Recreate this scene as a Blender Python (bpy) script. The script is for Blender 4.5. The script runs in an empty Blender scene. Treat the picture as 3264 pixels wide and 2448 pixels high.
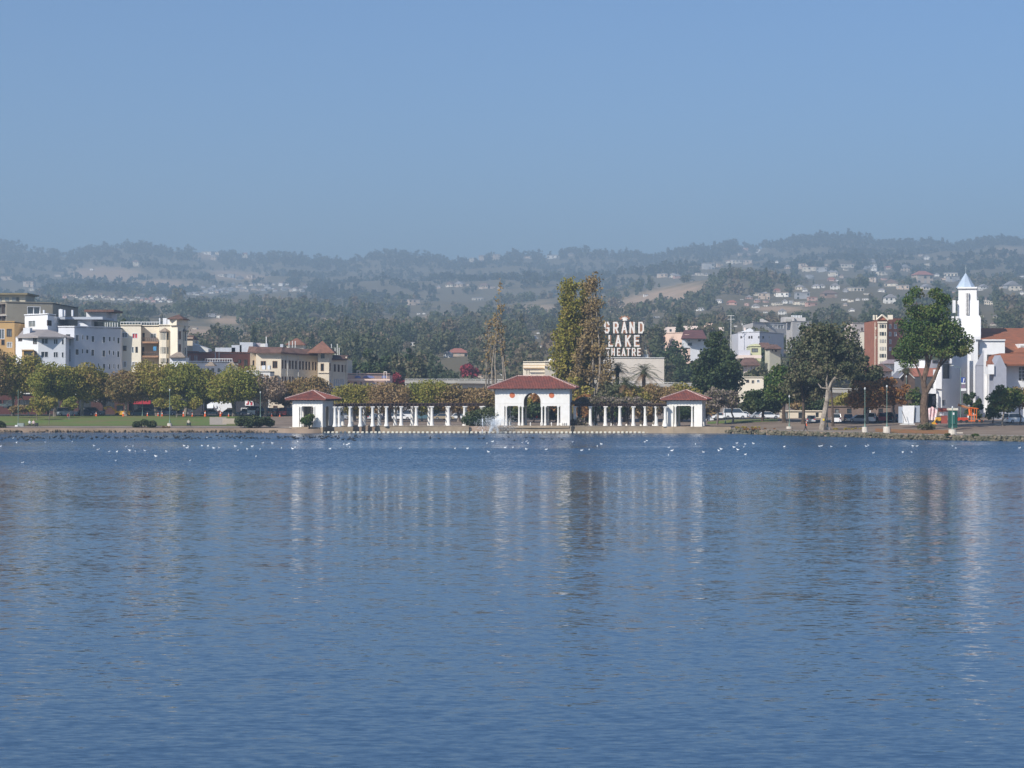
import bpy, bmesh, math, random
import numpy as np
from mathutils import Vector, Matrix, noise
random.seed(7); RS = np.random.RandomState(11)
scene = bpy.context.scene
# ------------------------------------------------------------------ camera, sky, sun, exposure
F = 6500.0; CX = 1632.0; HY = 1224.0; CH = 9.1        # focal length, centre and horizon in photo pixels; eye height
cam_d = bpy.data.cameras.new('camera'); cam = bpy.data.objects.new('camera', cam_d)
scene.collection.objects.link(cam); scene.camera = cam
cam.location = (0, 0, CH); cam.rotation_euler = (math.radians(90), 0, 0)
cam_d.sensor_width = 36; cam_d.lens = 36 * F / 3264; cam_d.clip_start = .5; cam_d.clip_end = 30000
SUN_EL = math.radians(34); SUN_DIR = Vector((-0.66, -0.75, 0)).normalized()
world = bpy.data.worlds.new('World'); scene.world = world; world.use_nodes = True
wt = world.node_tree; bg = wt.nodes['Background']
sky = wt.nodes.new('ShaderNodeTexSky'); sky.sky_type = 'NISHITA'; sky.sun_disc = False
sky.sun_elevation = SUN_EL
sky.sun_rotation = math.atan2(SUN_DIR.x, SUN_DIR.y)
sky.altitude = 0; sky.air_density = 0.9; sky.dust_density = 1.1; sky.ozone_density = 8.6
wt.links.new(sky.outputs[0], bg.inputs[0]); bg.inputs[1].default_value = 0.107
sl = bpy.data.lights.new('sun', 'SUN'); sun = bpy.data.objects.new('sun', sl); scene.collection.objects.link(sun)
sl.energy = 5.0; sl.angle = math.radians(.53); sl.color = (1.0, .95, .87)
sd = Vector((SUN_DIR.x * math.cos(SUN_EL), SUN_DIR.y * math.cos(SUN_EL), math.sin(SUN_EL)))
sun.rotation_euler = sd.to_track_quat('Z', 'Y').to_euler(); sun.location = sd * 300
scene.view_settings.view_transform = 'Standard'; scene.view_settings.look = 'None'
scene.view_settings.exposure = 0.32; scene.view_settings.gamma = 1
scene.view_settings.use_curve_mapping = False
scene.cycles.max_bounces = 6; scene.cycles.volume_bounces = 1
scene.cycles.transparent_max_bounces = 12

# ------------------------------------------------------------------ helpers
COL = scene.collection
def X(px, D): return (px - CX) / F * D
def Z(py, D): return CH + (HY - py) / F * D
def P(px, py, D): return (X(px, D), D, Z(py, D))
def crop(ox, oy, s=5.53):
    return lambda *a: [(ox if i % 2 == 0 else oy) + v / s for i, v in enumerate(a)]
def rect(c, x0, x1, y0, y1):
    a = c(x0, y0, x1, y1); return (a[0], a[2], a[1], a[3])

MATS = {}
def mat(name, col, rough=.8, var=.12, scale=1.0, bump=0.0, spec=.3, metal=0.0, col2=None, coat=0.0, emit=None):
    if name in MATS: return MATS[name]
    m = bpy.data.materials.new(name); m.use_nodes = True; t = m.node_tree
    b = t.nodes['Principled BSDF']; b.inputs['Roughness'].default_value = rough
    b.inputs['Specular IOR Level'].default_value = spec; b.inputs['Metallic'].default_value = metal
    b.inputs['Coat Weight'].default_value = coat
    if col2 is None: col2 = tuple(max(0, c * (1 - 2 * var)) for c in col)
    if var > 0:
        tc = t.nodes.new('ShaderNodeTexCoord'); n = t.nodes.new('ShaderNodeTexNoise')
        n.inputs['Scale'].default_value = scale; n.inputs['Detail'].default_value = 6; n.inputs['Roughness'].default_value = .65
        r = t.nodes.new('ShaderNodeValToRGB'); r.color_ramp.elements[0].position = .35; r.color_ramp.elements[1].position = .65
        r.color_ramp.elements[0].color = (*col2, 1); r.color_ramp.elements[1].color = (*col, 1)
        t.links.new(tc.outputs['Object'], n.inputs['Vector']); t.links.new(n.outputs['Fac'], r.inputs[0])
        t.links.new(r.outputs[0], b.inputs['Base Color'])
        if bump:
            bp = t.nodes.new('ShaderNodeBump'); bp.inputs['Distance'].default_value = bump; bp.inputs['Strength'].default_value = .6
            t.links.new(n.outputs['Fac'], bp.inputs['Height']); t.links.new(bp.outputs[0], b.inputs['Normal'])
    else: b.inputs['Base Color'].default_value = (*col, 1)
    if emit:
        b.inputs['Emission Color'].default_value = (*emit[0], 1); b.inputs['Emission Strength'].default_value = emit[1]
    MATS[name] = m; return m
def leafmat(name, cols, transl=.22):
    """foliage: colour from the per-leaf 'tint' attribute, each kind its own ramp"""
    if name in MATS: return MATS[name]
    m = bpy.data.materials.new(name); m.use_nodes = True; t = m.node_tree
    b = t.nodes['Principled BSDF']; b.inputs['Roughness'].default_value = .65; b.inputs['Specular IOR Level'].default_value = .2
    at = t.nodes.new('ShaderNodeAttribute'); at.attribute_name = 'tint'
    r = t.nodes.new('ShaderNodeValToRGB'); e = r.color_ramp.elements
    while len(e) < len(cols): e.new(.5)
    for i, c in enumerate(cols): e[i].position = i / (len(cols) - 1); e[i].color = (*c, 1)
    t.links.new(at.outputs['Fac'], r.inputs[0]); t.links.new(r.outputs[0], b.inputs['Base Color'])
    tr = t.nodes.new('ShaderNodeBsdfTranslucent'); t.links.new(r.outputs[0], tr.inputs[0])
    mx = t.nodes.new('ShaderNodeMixShader'); mx.inputs[0].default_value = transl
    t.links.new(b.outputs[0], mx.inputs[1]); t.links.new(tr.outputs[0], mx.inputs[2])
    t.links.new(mx.outputs[0], t.nodes['Material Output'].inputs[0])
    MATS[name] = m; return m

def setp(o, label=None, cat=None, group=None, kind=None):
    if label: o['label'] = label
    if cat: o['category'] = cat
    if group: o['group'] = group
    if kind: o['kind'] = kind
    return o
def thing(name, label, cat, loc=(0, 0, 0), rz=0, group=None):
    o = bpy.data.objects.new(name, None); COL.objects.link(o); o.location = loc; o.rotation_euler = (0, 0, rz)
    o.empty_display_size = .2
    return setp(o, label, cat, group)
class MB:
    def __init__(s): s.v = []; s.f = []
    def add(s, vs, fs):
        n = len(s.v); s.v += [tuple(v) for v in vs]; s.f += [tuple(i + n for i in f) for f in fs]; return s
    def box(s, x0, x1, y0, y1, z0, z1):
        return s.add([(x0,y0,z0),(x1,y0,z0),(x1,y1,z0),(x0,y1,z0),(x0,y0,z1),(x1,y0,z1),(x1,y1,z1),(x0,y1,z1)],
            [(0,3,2,1),(4,5,6,7),(0,1,5,4),(1,2,6,5),(2,3,7,6),(3,0,4,7)])
    def cbox(s, c, d, rz=0):
        """box of size d centred on c, turned by rz"""
        n = len(s.v); s.box(-d[0]/2, d[0]/2, -d[1]/2, d[1]/2, -d[2]/2, d[2]/2)
        k, q = math.cos(rz), math.sin(rz)
        for i in range(n, len(s.v)):
            x, y, z = s.v[i]; s.v[i] = (c[0] + x*k - y*q, c[1] + x*q + y*k, c[2] + z)
        return s
    def prism(s, poly, z0, z1):
        n = len(poly); vs = [(p[0], p[1], z0) for p in poly] + [(p[0], p[1], z1) for p in poly]
        return s.add(vs, [tuple(range(n, 2*n)), tuple(reversed(range(n)))] + [(i, (i+1) % n, n + (i+1) % n, n + i) for i in range(n)])
    def tube(s, a, b, r0, r1=None, n=6):
        if r1 is None: r1 = r0
        a = Vector(a); b = Vector(b); d = (b - a)
        if d.length < 1e-6: return s
        q = d.to_track_quat('Z', 'Y'); vs = []
        for p, r in ((a, r0), (b, r1)):
            for i in range(n):
                t = 2*math.pi*i/n; vs.append(p + q @ Vector((r*math.cos(t), r*math.sin(t), 0)))
        return s.add(vs, [(i, (i+1) % n, n + (i+1) % n, n+i) for i in range(n)] + [tuple(reversed(range(n))), tuple(range(n, 2*n))])
    def lathe(s, c, prof, n=10):
        m = len(prof); vs = []
        for r, z in prof:
            for i in range(n):
                t = 2*math.pi*i/n; vs.append((c[0]+r*math.cos(t), c[1]+r*math.sin(t), c[2]+z))
        fs = [(j*n+i, j*n+(i+1) % n, (j+1)*n+(i+1) % n, (j+1)*n+i) for j in range(m-1) for i in range(n)]
        fs += [tuple(reversed(range(n))), tuple(range((m-1)*n, m*n))]
        return s.add(vs, fs)
    def blob(s, c, r, n=8, m=5):
        pr = [(max(.02, math.sin(math.pi*j/(m))), -math.cos(math.pi*j/(m))) for j in range(m+1)]
        vs = []
        for a, z in pr:
            for i in range(n):
                t = 2*math.pi*i/n; vs.append((c[0]+r[0]*a*math.cos(t), c[1]+r[1]*a*math.sin(t), c[2]+r[2]*z))
        fs = [(j*n+i, j*n+(i+1) % n, (j+1)*n+(i+1) % n, (j+1)*n+i) for j in range(m) for i in range(n)]
        return s.add(vs, fs + [tuple(reversed(range(n))), tuple(range(m*n, (m+1)*n))])
    def wall(s, p0, p1, z0, z1, ops=(), rec=.25, arch=()):
        p0 = Vector(p0); p1 = Vector(p1); L = (p1-p0).length; d = (p1-p0)/L; n = Vector((d.y, -d.x))
        ops = [(max(.02, a), min(L-.02, b), max(z0+.02, c), min(z1-.02, e)) for a, b, c, e in ops]
        ops = [o for o in ops if o[1]-o[0] > .05 and o[3]-o[2] > .05]
        us = sorted(set([0, L] + [u for o in ops for u in o[:2]])); zs = sorted(set([z0, z1] + [z for o in ops for z in o[2:]]))
        def w(u, z, k=0): q = p0 + d*u - n*k; return (q.x, q.y, z)
        for i in range(len(us)-1):
            for j in range(len(zs)-1):
                um = (us[i]+us[i+1])/2; zm = (zs[j]+zs[j+1])/2
                if any(o[0] < um < o[1] and o[2] < zm < o[3] for o in ops): continue
                s.add([w(us[i], zs[j]), w(us[i+1], zs[j]), w(us[i+1], zs[j+1]), w(us[i], zs[j+1])], [(0,1,2,3)])
        for a, b, c, e in ops:
            s.add([w(a,c), w(b,c), w(b,e), w(a,e), w(a,c,rec), w(b,c,rec), w(b,e,rec), w(a,e,rec)], [(0,1,5,4),(1,2,6,5),(2,3,7,6),(3,0,4,7)])
        return s
    def mesh(s, name):
        me = bpy.data.meshes.new(name); me.from_pydata(s.v, [], s.f); return me
    def build(s, name, m=None, parent=None, smooth=False, world=None):
        me = s.mesh(name); me.materials.append(m) if m else None
        if smooth: me.polygons.foreach_set('use_smooth', [True]*len(me.polygons))
        o = bpy.data.objects.new(name, me); COL.objects.link(o)
        if parent is not None:
            o.parent = parent
            if world is not False and parent.get('_w'): o.matrix_parent_inverse = Matrix.Translation(-Vector(parent['_w']))
        return o
def wthing(name, label, cat, loc, group=None):
    """thing whose parts are given in world coordinates"""
    o = thing(name, label, cat, loc, 0, group); o['_w'] = tuple(loc); return o
def wchild(o, ref):                                   # sub-part given in world coordinates
    return o
def build_sub(mb, name, m, part):
    """sub-part of a part whose parent thing keeps world coordinates: part's mesh is already in world space"""
    o = mb.build(name, m, None); o.parent = part; return o
def copy_tree(o, parent=None):
    c = o.copy(); COL.objects.link(c)
    if parent is not None: c.parent = parent
    for ch in o.children: copy_tree(ch, c)
    return c
def fast(name, V, Q, m, parent=None, tint=None, tris=False):
    """mesh from numpy arrays of vertices and quads, with a per-face tint"""
    k = Q.shape[1]; me = bpy.data.meshes.new(name)
    me.vertices.add(len(V)); me.vertices.foreach_set('co', V.astype(np.float32).ravel())
    me.loops.add(Q.size); me.loops.foreach_set('vertex_index', Q.astype(np.int32).ravel())
    me.polygons.add(len(Q)); me.polygons.foreach_set('loop_start', np.arange(0, Q.size, k, dtype=np.int32))
    me.polygons.foreach_set('loop_total', np.full(len(Q), k, dtype=np.int32))
    me.update(calc_edges=True)
    if tint is not None:
        a = me.attributes.new('tint', 'FLOAT', 'FACE'); a.data.foreach_set('value', tint.astype(np.float32))
    me.materials.append(m)
    o = bpy.data.objects.new(name, me); COL.objects.link(o)
    if parent is not None:
        o.parent = parent
        if parent.get('_w'): o.matrix_parent_inverse = Matrix.Translation(-Vector(parent['_w']))
    return o
def cards(C, size, up=0.0, rs=RS, asp=1.0):
    """randomly turned quads centred on C"""
    n = len(C); a = rs.normal(size=(n, 3)); a[:, 2] *= (1 + up); a /= np.linalg.norm(a, axis=1)[:, None]
    r = rs.normal(size=(n, 3)); u = np.cross(a, r); u /= np.linalg.norm(u, axis=1)[:, None]; v = np.cross(a, u)
    sz = (np.asarray(size) * rs.uniform(.6, 1.3, n))[:, None] * .5
    u = u * sz; v = v * sz * asp
    V = np.stack([C-u-v*.6, C+u*.8-v, C+u+v*.7, C-u*.7+v], 1).reshape(-1, 3)
    return V, np.arange(4*n).reshape(-1, 4)
# ------------------------------------------------------------------ terrain functions
def interp(tab):
    a = np.array(tab, float); return lambda p: np.interp(p, a[:, 0], a[:, 1])
shoreD = interp([(-1200, 388), (0, 384), (700, 383), (895, 381.8), (935, 376.7), (1028, 376.7), (1045, 381), (1600, 381), (2200, 380), (2290, 378), (2360, 374), (2440, 366), (2500, 361), (2600, 356), (2800, 344), (2880, 335), (3264, 323), (4400, 300)])
RIDGE = interp([(-900,800),(-500,790),(-200,800),(0,778),(50,785),(110,795),(170,800),(200,812),(250,800),(300,790),(350,783),(430,778),(490,785),(520,795),(600,795),(700,803),(800,816),(900,806),(988,820),(1071,825),(1100,836),(1125,823),(1161,814),(1198,802),(1252,798),(1306,805),(1368,802),(1415,812),(1436,838),(1487,825),(1600,816),(1672,804),(1716,815),(1763,814),(1835,799),(1878,792),(1915,799),(1962,809),(2030,806),(2059,825),(2103,829),(2121,807),(2171,792),(2215,784),(2269,789),(2323,766),(2360,767),(2413,794),(2436,772),(2503,769),(2537,755),(2589,752),(2616,745),(2684,741),(2752,748),(2775,760),(2805,771),(2877,775),(2963,765),(3013,779),(3058,782),(3080,773),(3148,764),(3193,757),(3264,767),(3500,750),(4200,790)])
LAY = [(600, None, 4.0),
 (800, interp([(-900,1195),(1300,1195),(1900,1190),(2100,1160),(2600,1150),(3300,1150)]), 0),
 (900, interp([(-900,1150),(1300,1155),(2000,1150),(2120,1128),(2500,1122),(2900,1118),(3300,1110)]), 0),
 (1200, interp([(-900,1095),(1300,1100),(2000,1085),(2400,1065),(3300,1050)]), 0),
 (1800, interp([(-900,1030),(400,1030),(1300,1045),(1800,1035),(2300,1000),(3300,990)]), 0),
 (2300, interp([(-900,990),(0,1000),(400,990),(450,975),(520,962),(700,953),(800,962),(1000,968),(1150,990),(1300,1005),(1500,1012),(1800,1003),(1950,995),(2050,975),(2150,950),(2250,928),(2320,915),(2500,925),(3300,930)]), 0),
 (2800, interp([(-900,1000),(1000,985),(1300,1000),(1900,980),(2100,948),(2200,918),(2300,905),(2500,912),(3300,915)]), 0),
 (3500, interp([(-900,955),(0,962),(500,942),(1000,955),(1300,955),(1600,932),(1900,925),(2100,905),(2300,893),(2600,890),(3300,890)]), 0),
 (5000, interp([(-900,880),(0,885),(300,880),(600,876),(1000,888),(1300,890),(1600,878),(2000,868),(2300,848),(2700,822),(3300,835)]), 0),
 (6500, lambda p: RIDGE(p) + 9, 0), (7500, None, -.85), (9000, None, -.5)]
def near_z(px, D):
    o = D - shoreD(px)
    k = np.interp(px, [960, 1080, 2230, 2330], [0, 1, 1, 0])
    return np.interp(o, [0, 4, 10, 40, 72, 110, 216], [.75, .82, .95, 1.75, 2.05, 2.3, 4.0])*(1-k) + k*np.interp(o, [0, 4, 10, 90, 216], [.8, 1.0, 1.12, 1.2, 4.0])
def fbm(x, y, o=4):
    v = 0; a = 1
    for i in range(o):
        v += a * noise.noise(Vector((x, y, 3.1 * i))); x *= 2.03; y *= 2.03; a *= .5
    return v
PXG = np.arange(-900, 4201, 17.0)
DG = np.exp(np.linspace(math.log(600), math.log(9000), 110))
ZG = np.zeros((len(DG), len(PXG)))
ctrlz = []
for D, f, z in LAY:
    if f is not None: ctrlz.append(CH + (HY - f(PXG)) / F * D)
    elif z > 0: ctrlz.append(np.full(len(PXG), z))
    else: ctrlz.append((CH + (HY - (RIDGE(PXG) + 9)) / F * 6500) * -z)
ctrlz = np.array(ctrlz); CD = np.array([l[0] for l in LAY])
for j in range(len(PXG)): ZG[:, j] = np.interp(DG, CD, ctrlz[:, j])
for i, D in enumerate(DG):
    w = min(1, max(0, (D-900)/900)) * (1 if D < 5200 else max(.12, 1 - (D-5200)/1200))
    if w > 0:
        for j, p in enumerate(PXG):
            x = X(p, D); ZG[i, j] += w * D * .0068 * fbm(x/420, D/520)
def hill_z(px, D):
    px = np.asarray(px, float); D = np.asarray(D, float)
    a = np.clip((px - PXG[0]) / 17.0, 0, len(PXG)-1.001); b = np.clip((np.log(D) - math.log(600)) / (math.log(9000)-math.log(600)) * 109, 0, 108.999)
    i = a.astype(int); j = b.astype(int); fa = a-i; fb = b-j
    return (ZG[j, i]*(1-fa)+ZG[j, i+1]*fa)*(1-fb) + (ZG[j+1, i]*(1-fa)+ZG[j+1, i+1]*fa)*fb
def ground(x, y):
    D = max(y, 300.0); px = x / D * F + CX
    return float(near_z(px, D)) if D < 600 else float(hill_z(px, D))
def find_D(px, py, d0=700, d1=6500):
    Ds = np.exp(np.linspace(math.log(d0), math.log(d1), 500)); z = hill_z(np.full(500, px), Ds)
    pp = HY - (z - CH) / Ds * F; k = np.nonzero(pp <= py)[0]
    return float(Ds[k[0]]) if len(k) else float(Ds[np.argmin(pp)])
OPEN = [(2090,955,185,38,-.22),(340,875,140,28,.05),(520,905,100,16,0),(900,968,110,18,.05),(3215,802,75,14,0),(1740,995,130,26,0),(735,1022,70,14,0),(1210,806,60,10,0),(660,815,60,12,0),(1060,828,60,8,0),(640,1075,160,35,0),(1000,1030,80,20,0),(2480,985,90,10,0),(1400,1010,60,10,0),(760,880,120,20,.1)]
def open_mask(px, py):
    px = np.asarray(px, float); py = np.asarray(py, float); m = np.zeros(px.shape)
    for a, b, c, d, t in OPEN:
        u = (px-a)/c; v = (py-b-(px-a)*t)/d; m = np.maximum(m, np.clip(1.35-(u*u+v*v), 0, 1))
    return m

# ------------------------------------------------------------------ water
def make_water():
    m = bpy.data.materials.new('lake_water'); m.use_nodes = True; t = m.node_tree; L = t.links.new; N = t.nodes.new
    b = t.nodes['Principled BSDF']
    b.inputs['Base Color'].default_value = (.022, .06, .115, 1); b.inputs['IOR'].default_value = 1.333
    b.inputs['Roughness'].default_value = .06
    g = N('ShaderNodeNewGeometry')
    def vmath(op, a, c=None):
        n = N('ShaderNodeVectorMath'); n.operation = op
        L(a, n.inputs[0])
        if c is not None:
            if isinstance(c, tuple): n.inputs[1].default_value = c
            else: L(c, n.inputs[1])
        return n
    def layer(sx, sy, detail, off):
        s = vmath('MULTIPLY', g.outputs['Position'], (sx, sy, 1)); s2 = vmath('ADD', s.outputs[0], (off, off*1.7, 0))
        n = N('ShaderNodeTexNoise'); n.inputs['Scale'].default_value = 1; n.inputs['Detail'].default_value = detail; n.inputs['Roughness'].default_value = .6
        L(s2.outputs[0], n.inputs['Vector']); return vmath('SUBTRACT', n.outputs['Color'], (.5, .5, .5))
    def scaled(v, val):
        n = N('ShaderNodeVectorMath'); n.operation = 'SCALE'; L(v.outputs[0], n.inputs[0])
        if isinstance(val, float): n.inputs['Scale'].default_value = val
        else: L(val, n.inputs['Scale'])
        return n
    fine = layer(1.8, 4.2, 2, 0.0); mid = layer(.30, .95, 2, 37.0); big = layer(.05, .16, 2, 91.0); fine2 = layer(1.3, 2.2, 3, 17.0)
    # wind: ruffled water far out, calmer towards the near shore, broken into long cat's paws
    sp = N('ShaderNodeSeparateXYZ'); L(g.outputs['Position'], sp.inputs[0])
    mr = N('ShaderNodeMapRange'); L(sp.outputs['Y'], mr.inputs[0]); mr.inputs[1].default_value = 165; mr.inputs[2].default_value = 285
    mr.inputs[3].default_value = 0; mr.inputs[4].default_value = 1; mr.interpolation_type = 'SMOOTHSTEP'
    sh = N('ShaderNodeMapRange'); L(sp.outputs['Y'], sh.inputs[0]); sh.inputs[1].default_value = 352; sh.inputs[2].default_value = 385
    sh.inputs[3].default_value = 1; sh.inputs[4].default_value = .7; sh.interpolation_type = 'SMOOTHSTEP'
    s = vmath('MULTIPLY', g.outputs['Position'], (.006, .028, 1)); pn = N('ShaderNodeTexNoise'); pn.inputs['Scale'].default_value = 1; pn.inputs['Detail'].default_value = 4
    L(s.outputs[0], pn.inputs['Vector'])
    pm = N('ShaderNodeMapRange'); L(pn.outputs['Fac'], pm.inputs[0]); pm.inputs[1].default_value = .38; pm.inputs[2].default_value = .6
    pm.inputs[3].default_value = .35; pm.inputs[4].default_value = 1.25
    w = N('ShaderNodeMath'); w.operation = 'MULTIPLY_ADD'; L(mr.outputs[0], w.inputs[0]); w.inputs[1].default_value = WATER[1]; w.inputs[2].default_value = .06
    w2 = N('ShaderNodeMath'); w2.operation = 'MULTIPLY'; L(w.outputs[0], w2.inputs[0]); L(pm.outputs[0], w2.inputs[1])
    w3 = N('ShaderNodeMath'); w3.operation = 'MULTIPLY'; L(w2.outputs[0], w3.inputs[0]); L(sh.outputs[0], w3.inputs[1])
    calm = vmath('ADD', scaled(fine, WATER[0]).outputs[0], scaled(mid, WATER[2]).outputs[0])
    calm = vmath('ADD', calm.outputs[0], scaled(big, WATER[3]).outputs[0])
    # ruffled water: steep little waves leaning with the wind towards the near shore
    ab = vmath('ABSOLUTE', scaled(fine2, 1.0).outputs[0]); ab = vmath('MULTIPLY', ab.outputs[0], (0, -1, 0))
    sy = vmath('MULTIPLY', fine2.outputs[0], (1, .25, 0)); ruf = vmath('ADD', ab.outputs[0], sy.outputs[0])
    a = vmath('ADD', calm.outputs[0], scaled(ruf, w3.outputs[0]).outputs[0])
    a = vmath('MULTIPLY', a.outputs[0], (.85, 1, 0)); a = vmath('ADD', a.outputs[0], (0, 0, 1)); a = vmath('NORMALIZE', a.outputs[0])
    L(a.outputs[0], b.inputs['Normal'])
    return m
WATER = (.29, 2.7, .08, .045)
wm = make_water()
o = MB().add([(-500, -350, 0), (500, -350, 0), (500, 395, 0), (-500, 395, 0)], [(0,1,2,3)]).build('lake_water', wm)
setp(o, 'rippled blue lake reaching from the camera to the far shore', None, None, 'structure')

# ------------------------------------------------------------------ ground and hills
def ground_mat():
    m = bpy.data.materials.new('park_ground'); m.use_nodes = True; t = m.node_tree; L = t.links.new; N = t.nodes.new
    b = t.nodes['Principled BSDF']; b.inputs['Roughness'].default_value = .95
    g = N('ShaderNodeNewGeometry'); n = N('ShaderNodeTexNoise'); n.inputs['Scale'].default_value = .12; n.inputs['Detail'].default_value = 8; n.inputs['Roughness'].default_value = .7
    L(g.outputs['Position'], n.inputs['Vector']); r = N('ShaderNodeValToRGB'); e = r.color_ramp.elements
    e[0].position = .35; e[0].color = (.16, .115, .08, 1); e[1].position = .65; e[1].color = (.27, .20, .145, 1); L(n.outputs['Fac'], r.inputs[0])
    L(r.outputs[0], b.inputs['Base Color']); return m
rows = [0, 1.5, 4, 7, 10, 16, 25, 40, 55, 72, 90, 110, 150, 185]
cols = np.arange(-1200, 4401, 40.0)
V = []; 
for r_ in rows:
    for p in cols:
        D = min(601, shoreD(p) + r_) ; z = float(near_z(p, D)) if D < 600 else 4.0
        V.append((X(p, D), D, z))
for p in cols: V.append((X(p, 601), 601, 4.0))
for p in cols: V.append((X(p, shoreD(p)), shoreD(p) - .05, -1.0))
nc = len(cols); nr = len(rows) + 1
Fc = [(j*nc+i, j*nc+i+1, (j+1)*nc+i+1, (j+1)*nc+i) for j in range(nr-1) for i in range(nc-1)]
Fc += [(nr*nc+i, nr*nc+i+1, i+1, i) for i in range(nc-1)]
o = MB().add(V, Fc).build('park_ground', ground_mat(), smooth=True)
setp(o, 'bare brown dirt and paths of the park along the far shore', None, None, 'structure')
def sheet(name, px0, px1, f0, f1, dz, m, label, n=60, k=10, edge=0.0):
    """ground sheet between two distance curves f0, f1"""
    V = []
    for j in range(k+1):
        for i in range(n+1):
            p = px0 + (px1-px0)*i/n; D = f0(p) + (f1(p)-f0(p))*j/k; x = X(p, D)
            if edge and (j == 0 or j == k): D += edge*fbm(x/3, j+.5)
            V.append((x, D, ground(x, D)+dz))
    Fs = [(j*(n+1)+i, j*(n+1)+i+1, (j+1)*(n+1)+i+1, (j+1)*(n+1)+i) for j in range(k) for i in range(n)]
    return setp(MB().add(V, Fs).build(name, m, smooth=True), label, None, None, 'structure')
asph = mat('asphalt', (.06, .06, .062), .9, .15, .5)
conc = mat('path_concrete', (.36, .31, .26), .9, .12, .4)
grass = mat('lawn_grass', (.105, .175, .03), .95, .1, .16, col2=(.17, .15, .055))
sheet('lawn', -900, 826, lambda p: shoreD(p)+11, lambda p: 452, .05, grass, 'green lawn sloping down to the lakeside path', 90, 14, 1.0)
sheet('path', -900, 935, lambda p: shoreD(p)+4.5, lambda p: shoreD(p)+7.5, .04, conc, 'pale footpath between lawn and lake bank')
sheet('road', -900, 3700, lambda p: np.interp(p, [-900, 2000, 2700, 3400], [455, 450, 385, 378]), lambda p: np.interp(p, [-900, 2000, 2700, 3400], [468, 466, 400, 392]), .03, asph, 'asphalt road behind the park with parked cars', 120, 4)
sheet('lawn', 2255, 2480, lambda p: 402, lambda p: 418, .05, grass, 'strip of green lawn under the trees right of the pergola', 30, 4)
sheet('path', 2290, 3700, lambda p: shoreD(p)+1.2, lambda p: shoreD(p)+4.2, .04, conc, 'pale lakeside path on top of the stone wall at right', 80, 3)
red_earth = mat('red_mulch', (.34, .12, .05), .95, .2, .8, col2=(.2,.15,.06))
sheet('earth_bed', 2790, 3025, lambda p: shoreD(p)+5, lambda p: shoreD(p)+18, .06, red_earth, 'bed of reddish mulch beside the lakeside path', 30, 6, .8)
concp = mat('concrete_slab', (.42, .36, .29), .9, .08, .5)
ramp = sheet('paved_slope', 668, 722, lambda p: 398, lambda p: 440, .07, concp, 'pale concrete slope at the right end of the lawn', 6, 8)

V = np.stack([(PXG[None, :]-CX)/F*DG[:, None], np.repeat(DG[:, None], len(PXG), 1), ZG], -1).reshape(-1, 3)
nc = len(PXG); Q = np.array([(j*nc+i, j*nc+i+1, (j+1)*nc+i+1, (j+1)*nc+i) for j in range(len(DG)-1) for i in range(nc-1)])
def hill_mat():
    m = bpy.data.materials.new('hill_soil'); m.use_nodes = True; t = m.node_tree; L = t.links.new; N = t.nodes.new
    b = t.nodes['Principled BSDF']; b.inputs['Roughness'].default_value = 1; b.inputs['Specular IOR Level'].default_value = .1
    at = N('ShaderNodeAttribute'); at.attribute_name = 'dry'; g = N('ShaderNodeNewGeometry')
    n = N('ShaderNodeTexNoise'); n.inputs['Scale'].default_value = .02; n.inputs['Detail'].default_value = 8; n.inputs['Roughness'].default_value = .7; L(g.outputs['Position'], n.inputs['Vector'])
    a = N('ShaderNodeMath'); a.operation = 'MULTIPLY_ADD'; L(n.outputs['Fac'], a.inputs[0]); a.inputs[1].default_value = 1.6; a.inputs[2].default_value = -.75
    c = N('ShaderNodeMath'); c.operation = 'ADD'; L(a.outputs[0], c.inputs[0]); L(at.outputs['Fac'], c.inputs[1])
    r = N('ShaderNodeValToRGB'); e = r.color_ramp.elements; e[0].color = (.15, .125, .08, 1); e[1].color = (.40, .28, .19, 1); e[0].position = .15; e[1].position = .95
    k = e.new(.5); k.color = (.26, .20, .13, 1)
    L(c.outputs[0], r.inputs[0]); L(r.outputs[0], b.inputs['Base Color']); return m
hills = fast('hills', V, Q, hill_mat())
pyG = HY - (ZG - CH) / DG[:, None] * F
dry = open_mask(np.repeat(PXG[None, :], len(DG), 0), pyG)
at = hills.data.attributes.new('dry', 'FLOAT', 'POINT'); at.data.foreach_set('value', (dry*.85).astype(np.float32).ravel())
hills.data.polygons.foreach_set('use_smooth', [True]*len(hills.data.polygons))
setp(hills, 'hazy range of wooded and dry grass hills behind the town', None, None, 'structure')

# rocky edges of the lake
def rocks(name, px0, px1, n, zlo, zhi, off, size, m, label):
    VV = []; QQ = []; k = 0
    base = MB().blob((0,0,0), (1,1,1), 6, 3); bv = np.array(base.v)
    for i in range(n):
        p = random.uniform(px0, px1); D = shoreD(p) + random.uniform(*off); s = random.uniform(*size)
        v = bv * np.array([s*random.uniform(.8,1.5), s*.8, s*random.uniform(.5,.9)]) * RS.uniform(.75, 1.2, (len(bv), 1))
        a = random.random()*6.28; c_, s_ = math.cos(a), math.sin(a)
        v = np.stack([v[:,0]*c_-v[:,1]*s_, v[:,0]*s_+v[:,1]*c_, v[:,2]], 1) + np.array([X(p, D), D, random.uniform(zlo, zhi)])
        VV += v.tolist(); QQ += [tuple(q+k for q in f) for f in base.f]; k += len(bv)
    mb = MB(); mb.v = VV; mb.f = QQ
    return setp(mb.build(name, m), label, None, None, 'stuff')
rock = mat('bank_rock', (.30, .22, .15), .95, .3, 1.1, col2=(.09, .075, .05))
rock2 = mat('wall_rock', (.21, .175, .125), .95, .3, 1.4, col2=(.05, .06, .035))
rocks('bank_stones', -500, 900, 2300, -.1, .42, (-.4, 1.3), (.10, .26), rock, 'low bank of brown stones at the edge of the lawn')
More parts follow.
